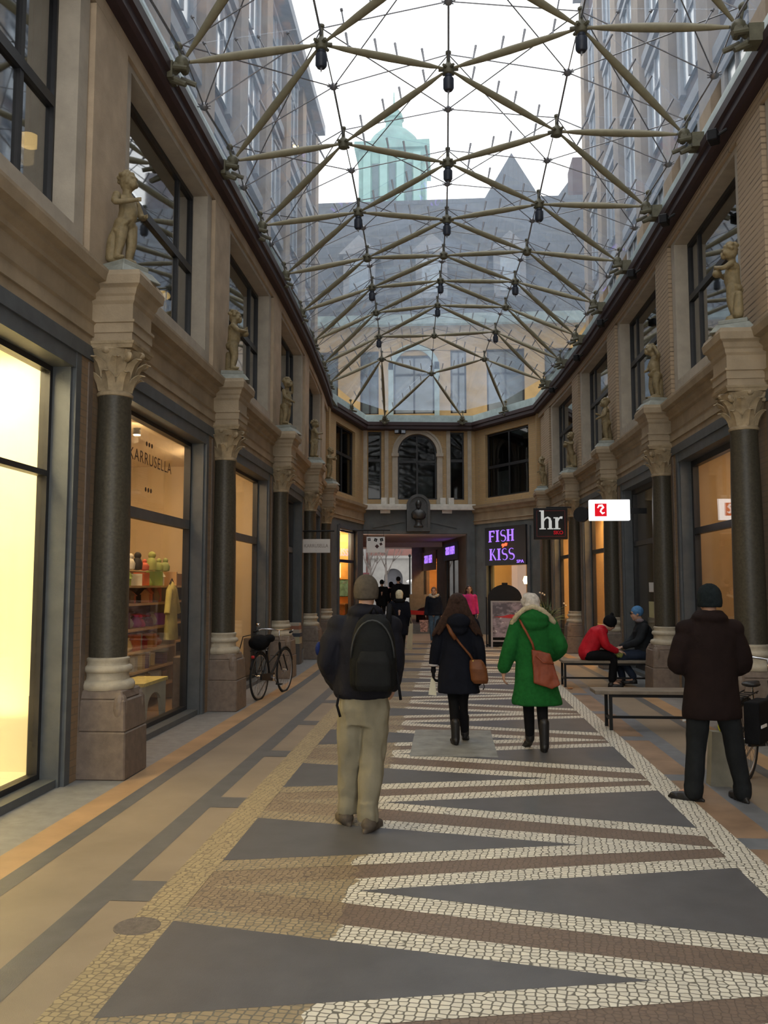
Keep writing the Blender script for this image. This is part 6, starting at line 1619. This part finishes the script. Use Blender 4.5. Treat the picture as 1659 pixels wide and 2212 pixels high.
# woman in pink
t, hc = walker('person in a bright pink jacket with dark hair walking towards the viewer', (.62, 26.0, 0), PI+.15, 1.74, 'jacket', cloth('bright pink jacket', (.42, .03, .16), .7, .2, 8), .84, 'hair', mat('dark brown hair', (.03, .012, .012), .5, .3, 30, world=False), M['blackcloth'], dict(hairf=hair_long, face=1, wrR=(.26, .12, .93)))
# three dark figures in the covered way
for i, (x, y, H, lab, hf, nm) in enumerate(((-2.50, 32.5, 1.62, 'left one of three dark figures in the passage mouth, in a peaked cap', hair_up, 'hat'), (-2.19, 33.1, 1.54, 'shortest middle one of the three dark figures in the passage mouth', hair_bob, 'hair'), (-1.86, 32.2, 1.74, 'tallest right hand one of the three dark figures in the passage mouth', hair_up, 'hair'))):
    t, hc = walker(lab, (x, y, .32), .05*i, H, 'coat', M['blackcloth'], .66, nm, M['blackcloth'], M['blackcloth'], dict(hairf=hf, w=1.15), .02)
    if i == 0: v = MB(); ell(v, hc+V(.06, .08, .06), (.06, .08, .012)); remesh('cap_peak', v, M['blackcloth'], t, .012, 1)
    if i == 2:
        bk = thing('dark_bag', 'dark square bag slung behind the tallest figure in the passage mouth', 'bag', (x, y, .32), 0, local=True)
        MB().box(.10, .42, -.28, -.16, .95, 1.45).build('bag_body', M['blackcloth'], bk, bevel=.02)
        MB().path([(.15, -.2, 1.45), (.05, -.05, 1.52), (.0, .12, 1.4)], .015, 6).build('strap', M['blackcloth'], bk)
# ================================================================ figures on the columns
def statue(kind):
    t = thing('statue', None, None, local=True)
    pd = MB(); pd.tbox(0, 0, 0, .10, .25, .25, .18, .18); pd.box(-.16, .16, -.16, .16, .10, .155); pd.build('pedestal', M['pedestal'], t, bevel=.008)
    b_ = MB()
    rt = Matrix.Rotation(0, 3, 'Z')
    ell(b_, (0, .0, .12), (.115, .10, .045))
    # faces +x (into the passage)
    sw = .04 if kind != 1 else -.04
    limb(b_, [(0, .05, .50), (.02, .055+.0, .34), (-.01, .05, .16)], [.066, .048, .032], 12); limb(b_, [(0, -.05, .50), (.03, -.065-sw*.3, .34), (.0, -.09, .16)], [.066, .046, .03], 12)
    ell(b_, (.03, .055, .15), (.05, .026, .022)); ell(b_, (.04, -.095, .15), (.05, .026, .022))
    ell(b_, (-.0, 0, .52), (.075, .098, .075)); limb(b_, [(0, 0, .54), (.015, sw*.4, .64), (.0, sw*.2, .76)], [.078, .082, .07], 14); ell(b_, (-.0, sw*.2, .75), (.065, .105, .06))
    ell(b_, (.045, sw*.3, .61), (.05, .06, .06)); ell(b_, (-.045, .04, .49), (.05, .048, .05)); ell(b_, (-.045, -.04, .49), (.05, .048, .05))
    hx = .02 if kind != 2 else .05; hy = (.0, .05, -.05)[kind]
    limb(b_, [(0, 0, .80), (hx*.6, hy*.5, .88)], [.04, .04], 10)
    H_ = V(hx, hy, .935); ell(b_, H_, (.072, .066, .078)); ell(b_, H_+V(.05, 0, -.03), (.035, .04, .035)); ell(b_, H_+V(.075, 0, -.008), (.013, .011, .015)); ell(b_, H_+V(.066, 0, .022), (.012, .04, .010))
    ell(b_, H_+V(.03, .045, -.015), (.03, .024, .026)); ell(b_, H_+V(.03, -.045, -.015), (.03, .024, .026))
    rr = random.Random(kind)
    for i in range(26):
        a = rr.uniform(0, 2*PI); e_ = rr.uniform(.0, 1.3); p = V(math.cos(a)*math.cos(e_)*.066-.012, math.sin(a)*math.cos(e_)*.066, math.sin(e_)*.072+.012)
        if p.x > .045 and p.z < .04: continue
        ell(b_, H_+p, (.022, .022, .020), None, 8, 6)
    arms = [([(0, .11, .77), (.02, .17, .64), (.13, .10, .60)], [(0, -.11, .77), (.03, -.17, .66), (.14, -.06, .70)]),
            ([(0, .11, .77), (.06, .19, .70), (.14, .08, .76)], [(0, -.11, .77), (.07, -.17, .68), (.15, -.02, .72)]),
            ([(0, .11, .77), (.03, .20, .80), (.06, .13, .93)], [(0, -.11, .77), (.04, -.15, .63), (.12, -.05, .58)])][kind]
    for A in arms:
        limb(b_, A, [.036, .03, .022], 10); d = (Vector(A[2])-Vector(A[1])).normalized()
        ell(b_, Vector(A[2])+d*.025, (.026, .022, .018))
        for q in range(4): limb(b_, [Vector(A[2])+d*.035+V(0, 0, .012*(q-1.5)), Vector(A[2])+d*.065+V(.006, 0, .012*(q-1.5))], [.007, .006], 6)
    # drapery and support
    if kind == 0: limb(b_, [(-.06, -.10, .16), (-.05, -.10, .34), (-.04, -.06, .46)], [.05, .045, .04], 10); limb(b_, [(.06, .0, .56), (.06, -.07, .5), (.0, -.10, .42)], [.025, .03, .03], 8)
    elif kind == 1: limb(b_, [(-.05, .10, .16), (-.06, .09, .40)], [.055, .04], 10); ell(b_, (.15, .04, .70), (.05, .06, .045))
    else: limb(b_, [(-.06, 0, .16), (-.06, 0, .45)], [.06, .05], 10); limb(b_, [(.05, .08, .56), (.07, .0, .50), (.05, -.09, .54)], [.025, .035, .025], 8)
    hv = H_.copy()
    b_.v = [tuple(hv+(Vector(v)-hv)*1.22) if v[2] > .86 and math.hypot(v[0]-hv.x, v[1]-hv.y) < .12 else (v[0]*1.12, v[1]*1.1, v[2]) for v in b_.v]
    b_.v = [(v[0], v[1], v[2]+.055) for v in b_.v]
    remesh('stone_child', b_, M['statue'], t, .0075, 2, (.002, 40))
    return t
ST = [statue(0), statue(1), statue(2)]
seq_l = [0, 1, 2, 0, 1]; seq_r = [1, 2, 0, 1, 2]
wl = ['nearest on the left, before the big upper window', 'second along the left side', 'third along the left side', 'fourth along the left side', 'farthest on the left, by the end facade']
wr = ['nearest on the right', 'second along the right side', 'third along the right side', 'fourth along the right side', 'farthest on the right, by the end facade']
usedk = set()
for st_, seq, xs, wd, rz0 in ((CL, seq_l, XLc, wl, 0), (CR, seq_r, XRc, wr, PI)):
    for i, y in enumerate(st_):
        k_ = seq[i]; p = (xs+bend(y)+(.06 if rz0 == 0 else -.06+(0, .08, .09, .09, .09)[i]), y, 4.63)
        rz = rz0+(-.45, .2, -.2, .35, -.3)[i]
        if k_ in usedk: o = dup(ST[k_], p, rz)
        else: usedk.add(k_); o = ST[k_]; o.location = p; o.rotation_euler = (0, 0, rz)
        tag(o, 'stone child figure on a column, '+wd[i], 'statue', 'stone children on the columns'); o.scale = (1, 1, 1)
# ================================================================ benches
BT = mat('worn bench wood', (.17, .14, .105), .55, .25, 5, bstr=.3, bscale=60)
def bench(x0, x1, y0, y1, zt, lab, legs, tiltend=0):
    t = thing('bench', lab, 'bench', ((x0+x1)/2, (y0+y1)/2, 0), group=None)
    MB().box(x0, x1, y0, y1, zt-.045, zt).build('seat', BT, t, bevel=.006)
    r = .018; ya, yb = y0+.04, y1-.04
    for x in legs:
        for y in (ya, yb): MB().box(x-r, x+r, y-r, y+r, 0, zt-.045).build('leg', M['black'], t)
        MB().box(x-r*.8, x+r*.8, ya+r, yb-r, .12, .15).build('cross_bar', M['black'], t)
    MB().box(legs[0]+r, legs[1]-r, (ya+yb)/2-.015, (ya+yb)/2+.015, .12, .15).build('lower_rail', M['black'], t)
    for y in (ya, yb): MB().box(legs[0]-r, legs[1]+r, y-.012, y+.012, zt-.08, zt-.045).build('seat_rail', M['black'], t)
    return t
bench(1.74, 3.42, 10.55, 10.93, .47, 'empty nearer wooden bench on black metal legs in front of the seated pair', (1.93, 3.3))
bench(1.93, 3.62, 14.95, 15.42, .45, 'farther wooden bench that the two seated persons share', (1.98, 3.56))
# ================================================================ bicycles
CHR = mat('chrome', (.5, .5, .52), .2, .1, 5, metal=1, bstr=0); TYRE = mat('rubber tyre', (.012, .012, .012), .8, .2, 20); RIMM = mat('aluminium rim', (.35, .35, .36), .3, .1, 5, metal=.8, bstr=0)
def bicycle(lab, loc, rz, sz=.60, extras=()):
    """rear wheel at the origin, front along +y"""
    t = thing('bicycle', lab, 'bicycle', loc, rz, None, local=True); Rw = .345; WB = 1.08
    def wheel(y, nm):
        w = MB().path([(0, y+Rw*math.cos(a), Rw+Rw*math.sin(a)) for a in [2*PI*k/40 for k in range(40)]], .017, 8, True).build(nm, TYRE, t, True)
        MB().path([(0, y+(Rw-.025)*math.cos(a), Rw+(Rw-.025)*math.sin(a)) for a in [2*PI*k/40 for k in range(40)]], .009, 6, True).build('rim', RIMM, w, True)
        sp = MB()
        for k in range(28):
            a = 2*PI*k/28; s_ = .025 if k % 2 else -.025
            sp.rod((s_, y+.02*math.cos(a+1), Rw+.02*math.sin(a+1)), (0, y+(Rw-.03)*math.cos(a), Rw+(Rw-.03)*math.sin(a)), .0016, n=4)
        sp.rod((-.05, y, Rw), (.05, y, Rw), .018, n=10); sp.build('spokes_and_hub', CHR, w)
        MB().path([(0, y+(Rw+.03)*math.cos(a), Rw+(Rw+.03)*math.sin(a)) for a in [PI*(.12+.76*k/16) for k in range(17)]], .016, 6).build('mudguard', M['black'], t, True)
    wheel(0, 'rear_wheel'); wheel(WB, 'front_wheel')
    f = MB(); bb = V(0, .43, .29); st = V(0, .28, sz+.12); hd = V(0, .84, .80); hb = V(0, .88, .62)
    f.rod(bb, st, .016, n=10); f.rod(bb, hb, .018, n=10); f.rod(V(0, .34, .52), V(0, .86, .68), .014, n=10); f.rod(hd, hb, .02, n=10)
    for sx in (-.05, .05):
        f.rod(bb+V(sx*.5, 0, 0), V(sx, 0, Rw), .010, n=8); f.rod(st+V(sx*.4, 0, -.05), V(sx, 0, Rw), .008, n=8); f.rod(hb+V(sx, .0, 0), V(sx, WB, Rw), .011, n=8)
    f.build('frame', M['black'], t, True, autos=40)
    MB().rod(st, st+V(0, -.02, .18), .012, n=8).build('seat_post', CHR, t)
    s_ = MB(); ell(s_, st+V(0, -.06, .20), (.085, .09, .028)); ell(s_, st+V(0, .06, .20), (.03, .13, .022)); remesh('saddle', s_, M['shoeblack'], t, .01, 1)
    h = MB(); h.rod(hd, hd+V(0, -.03, .20), .013, n=8); h.path([(-.29, .62, 1.0), (-.27, .74, 1.02), (-.15, .82, 1.02), (0, .82, 1.0), (.15, .82, 1.02), (.27, .74, 1.02), (.29, .62, 1.0)], .011, 8); h.build('handlebar', CHR, t, True)
    for sx in (-1, 1): MB().rod((sx*.29, .63, 1.0), (sx*.30, .50, .99), .017, n=10).build('grip', M['black'], t, True)
    c = MB(); c.rod(bb+V(.02, 0, 0), bb+V(.07, 0, 0), .05, n=14); c.rod(bb+V(.07, 0, 0), bb+V(.075, .12, -.11), .008, n=6); c.rod(bb+V(-.05, 0, 0), bb+V(-.055, -.12, .11), .008, n=6); c.build('crank', CHR, t, True, autos=40)
    for p in (bb+V(.11, .12, -.11), bb+V(-.10, -.12, .11)): MB().box(p.x-.045, p.x+.045, p.y-.03, p.y+.03, p.z-.01, p.z+.01).build('pedal', M['black'], t)
    g = MB(); g.box8([(.03, -.04, .30), (.055, -.04, .30), (.055, .50, .23), (.03, .50, .23), (.03, -.04, .39), (.055, -.04, .39), (.055, .50, .36), (.03, .50, .36)]); g.build('chain_guard', M['black'], t)
    k = MB(); k.rod((-.03, .38, .26), (-.20, .44, .01), .009, n=6); k.build('kickstand', CHR, t)
    r = MB()
    for sx in (-.06, .06): r.rod((sx, -.22, .74), (sx, .22, .76), .006, n=6); r.rod((sx, -.1, .74), (sx*.7, 0, Rw), .005, n=6)
    for y in (-.22, -.08, .06, .2): r.rod((-.06, y, .745), (.06, y, .745), .005, n=6)
    r.build('rear_rack', M['black'], t)
    MB().lathe([(.02, -.02), (.03, 0), (.02, .02)], (0, -.26, .66), 10).build('rear_light', mat('rear reflector', (.45, .02, .02), .3, .1), t)
    return t
t = bicycle('black parked bicycle leaning between the second and third left columns', (-2.86, 12.98, 0), -.17)
k = MB(); ell(k, (-.0, -.02, .86), (.16, .17, .12)); ell(k, (.12, .05, .92), (.10, .10, .06)); remesh('black_saddlebag', k, M['blackcloth'], t, .013, 2, (.01, 14))
l = MB(); l.lathe([(.01, -.03), (.03, -.02), (.035, .02), (.01, .03)], (-.30, .66, 1.09), 10); l.build('bell', CHR, t, True)
cr = thing('purple_cloth', 'purple and green bundle hung by the parked bicycle', 'cloth', (-3.12, 12.75, .5))
k = MB(); ell(k, (-3.12, 12.72, .60), (.07, .08, .15)); remesh('purple_part', k, cloth('purple cloth', (.20, .10, .42)), cr, .012, 1, (.02, 12))
k = MB(); ell(k, (-3.06, 12.75, .78), (.08, .07, .07)); remesh('green_part', k, cloth('green grey cloth', (.10, .20, .15)), cr, .012, 1, (.015, 14))
MB().path([(-3.12, 12.75, .74), (-3.1, 12.9, .95), (-3.0, 13.2, .97)], .008, 5).build('cord', M['black'], cr)
t = bicycle('black parked bicycle with a pannier behind the person in brown', (2.64, 8.02, 0), -.60, .50)
k = MB(); k.box(.07, .20, -.28, .10, .36, .72); remesh('pannier', k, M['blackcloth'], t, .014, 4)
MB().box(.205, .212, -.26, -.10, .50, .525).build('reflective_strip', mat('white reflective strip', (.7, .7, .7), .4, .05), t)
# ================================================================ bits along the walls
t = MB(); t.lathe([(.085, 0), (.10, .0), (.125, .30), (.115, .30), (.09, .02)], (-3.36, 19.3, 0), 20)
tag(t.build('bucket', mat('grey zinc bucket', (.13, .14, .145), .5, .2, 8), None, True, autos=40), 'grey bucket standing by the fourth left column', 'bucket')
t = thing('red_lantern', 'small glowing red ball on a short dark post by the left wall', 'lamp', (-3.2, 21.6, 0))
MB().ball((-3.2, 21.6, .30), .075, 14, 10).build('glass_ball', emis('red lantern glow', (1, .10, .03), 1.1), t, True)
MB().lathe([(.09, 0), (.09, .02), (.02, .03), (.02, .22), (.05, .24)], (-3.2, 21.6, 0), 12).build('post', M['black'], t, True, autos=40)
t = thing('striped_box_stack', 'stack of red and dark boxes beside the fourth left column plinth', 'boxes', (-3.42, 18.9, .0))
for i, (z, m_, w_) in enumerate(((0, (.10, .09, .085), .17), (.45, (.42, .38, .25), .17), (.60, (.05, .055, .07), .18), (.68, (.42, .37, .3), .16), (.76, (.30, .13, .08), .16), (.84, (.42, .37, .30), .15))):
    z1 = (.45, .60, .68, .76, .84, .90)[i]
    MB().box(-3.42-w_, -3.42+w_, 18.75, 19.05, z, z1).build('box', mat('stack box %d' % i, m_, .7, .1), t)
# litter
t = MB(); t.prism([(2.95, 11.3, .005), (3.08, 11.33, .02), (3.05, 11.42, .09), (2.97, 11.38, .06)], (0, 0, 0), (0, .004, .001)); tag(t.build('paper_scrap', mat('white paper scrap', (.5, .5, .46), .8, .05)), 'crumpled white paper scrap lying under the nearer bench', 'litter')
t = MB(); ell(t, (2.02, 14.7, .015), (.05, .03, .015)); tag(t.build('dry_leaf', mat('orange brown leaf', (.30, .13, .05), .8, .2)), 'small orange brown leaf by the leg of the farther bench', 'litter')
# ================================================================ pavement sign
t = thing('pavement_sign', 'framed pavement sign with a violet and white picture, beside the person in green', 'sign', (1.62, 24.1, 0))
q = MB()
for a, b, c, d in ((1.17, 1.22, 0, 1.30), (2.05, 2.10, 0, 1.30), (1.22, 2.05, 1.26, 1.30), (1.22, 2.05, .18, .22)): q.box(a, b, 24.0, 24.04, c, d)
q.build('sign_frame', mat('silver grey sign frame', (.30, .29, .30), .4, .1), t)
m, nt_, out_ = _nt('violet picture'); v_ = _coord(nt_, (1, 1, 1.6)); n1 = _noise(nt_, v_, 2.6, 4); n2 = _noise(nt_, v_, 5, 3)
c1 = _mixc(nt_, _ramp(nt_, n1, .45, .6), (.07, .055, .07), (.30, .25, .30)); c2 = _mixc(nt_, _ramp(nt_, n2, .62, .68), c1, (.60, .57, .60)); _finish(nt_, out_, c2, .3)
MB().box(1.22, 2.05, 24.01, 24.03, .30, 1.26).build('picture', m, t)
q = MB(); q.prism([(1.25, 24.0, .86), (1.75, 24.0, .82), (1.98, 24.0, .90), (1.7, 24.0, .93), (1.5, 24.0, .88)], (0, 0, 0), (0, .008, 0)); q.build('red_stroke', mat('red paint stroke', (.5, .03, .04), .5, .1), t)
q = MB(); q.box(1.05, 1.09, 24.35, 24.39, 0, 1.4); q.box(2.0, 2.04, 24.35, 24.39, 0, 1.4); q.box(1.05, 2.04, 24.35, 24.39, .05, .09); q.build('stand', M['black'], t)
t = thing('arched_board', 'black round topped board standing behind the pavement sign', 'board', (1.60, 24.6, 0))
pts = [(1.12, 24.6, 0), (2.08, 24.6, 0), (2.08, 24.6, 1.35)]+[(1.60+.48*math.cos(a), 24.6, 1.35+.40*math.sin(a)) for a in [PI*k/14 for k in range(1, 14)]]+[(1.12, 24.6, 1.35)]
MB().prism(pts, (0, 0, 0), (0, .05, 0)).build('panel', M['black'], t); MB().box(1.52, 1.68, 24.58, 24.66, 1.74, 1.80).build('cap', M['black'], t)
# potted palm
t = thing('potted_palm', 'bushy potted palm with a few pale tips behind the person in green', 'plant', (2.78, 24.6, 0))
MB().lathe([(.16, 0), (.20, .02), (.24, .42), (.26, .45), (.21, .45), (.2, .40)], (2.78, 24.6, 0), 20).build('pot', mat('dark clay pot', (.07, .05, .04), .7, .2), t, True, autos=40)
rd = random.Random(5); lf = MB(); LG = mat('dark palm green', (.04, .08, .035), .55, .35, 8)
for i in range(130):
    a = rd.uniform(0, 2*PI); el = rd.uniform(.15, 1.4); L = rd.uniform(.45, .85); z0 = rd.uniform(.45, .85)
    p0 = V(2.78, 24.6, z0); d = V(math.cos(a)*math.cos(el), math.sin(a)*math.cos(el), math.sin(el)); s_ = V(-math.sin(a), math.cos(a), 0)*.016
    p1 = p0+d*L*.6; p2 = p0+d*L+V(0, 0, -.12*L)
    lf.add([p0-s_*.4, p0+s_*.4, p1+s_, p1-s_, p2, p0+V(0, 0, .006), p1+V(0, 0, .008)], [(0, 5, 6, 3), (5, 1, 2, 6), (3, 6, 4), (6, 2, 4), (1, 0, 3, 2), (2, 3, 4)])
lf.build('fronds', LG, t); MB().rod((2.78, 24.6, .4), (2.78, 24.6, .95), .035, .02).build('stem', M['treebark'], t)
q = MB()
for p in ((2.55, 24.35, 1.52), (2.62, 24.32, 1.50), (2.68, 24.35, 1.46), (3.22, 24.4, 1.22), (3.28, 24.42, 1.16)): q.ball(p, .028, 8, 6)
q.build('pale_blossoms', mat('pale blossom', (.5, .5, .46), .8, .1), t, True)
# red barrier band and dark red box in the passage mouth
t = thing('red_cloth', 'red cloth draped over a low box just inside the passage mouth', 'cloth', (-1.05, 33.2, .32))
MB().prism([(-1.5, 33.0, .62), (-.85, 33.0, .60), (-.85, 33.0, .74), (-1.5, 33.0, .78)], (0, 0, 0), (0, .35, 0)).build('drape', mat('red cloth', (.65, .03, .02), .7, .1), t)
k = MB(); k.lathe([(.30, 0), (.31, .25), (.28, .42), (.15, .52), (.02, .55)], (-.95, 33.7, .32), 18); k.build('basket', mat('dark red basket', (.06, .012, .012), .8, .2), t, True)
# black post where the covered way meets the street
t = thing('street_lamp_post', 'thin black post at the end of the covered way', 'post', (-1.95, 44.0, .3))
MB().rod((-1.95, 44, .3), (-1.95, 44, 3.2), .04).build('pole', M['black'], t); MB().ball((-1.95, 44, 3.25), .08).build('finial', M['black'], t)
# ================================================================ daylight and camera
w = bpy.data.worlds.new('overcast sky'); SC.world = w; w.use_nodes = True
nt = w.node_tree; nt.nodes.clear()
out = nt.nodes.new('ShaderNodeOutputWorld'); bg = nt.nodes.new('ShaderNodeBackground')
tc = nt.nodes.new('ShaderNodeTexCoord'); nz = nt.nodes.new('ShaderNodeTexNoise'); nz.inputs['Scale'].default_value = 1.6; nz.inputs['Detail'].default_value = 5
nt.links.new(tc.outputs['Generated'], nz.inputs['Vector'])
c = _mixc(nt, _ramp(nt, nz.outputs['Fac'], .3, .7), (.96, .955, .93), (1.0, .975, .93))
nt.links.new(c, bg.inputs['Color']); bg.inputs['Strength'].default_value = SKY
nt.links.new(bg.outputs[0], out.inputs['Surface'])
cam = bpy.data.cameras.new('camera'); co = bpy.data.objects.new('camera', cam); COL.objects.link(co)
cam.sensor_fit = 'VERTICAL'; cam.sensor_height = 36; cam.sensor_width = 27; cam.lens = 36*1853/2212
cam.clip_start = .05; cam.clip_end = 400
yaw, pitch = math.radians(-4.258955), math.radians(4.904354)
fw = Vector((math.sin(yaw)*math.cos(pitch), math.cos(yaw)*math.cos(pitch), math.sin(pitch)))
co.location = (0, 0, 1.72); co.rotation_euler = fw.to_track_quat('-Z', 'Y').to_euler()
SC.camera = co
vs = SC.view_settings; vs.view_transform = 'Standard'; vs.look = 'None'; vs.gamma = 1; vs.exposure = EXPO
try: vs.use_curve_mapping = False
except Exception: pass
SC.display_settings.display_device = 'sRGB'
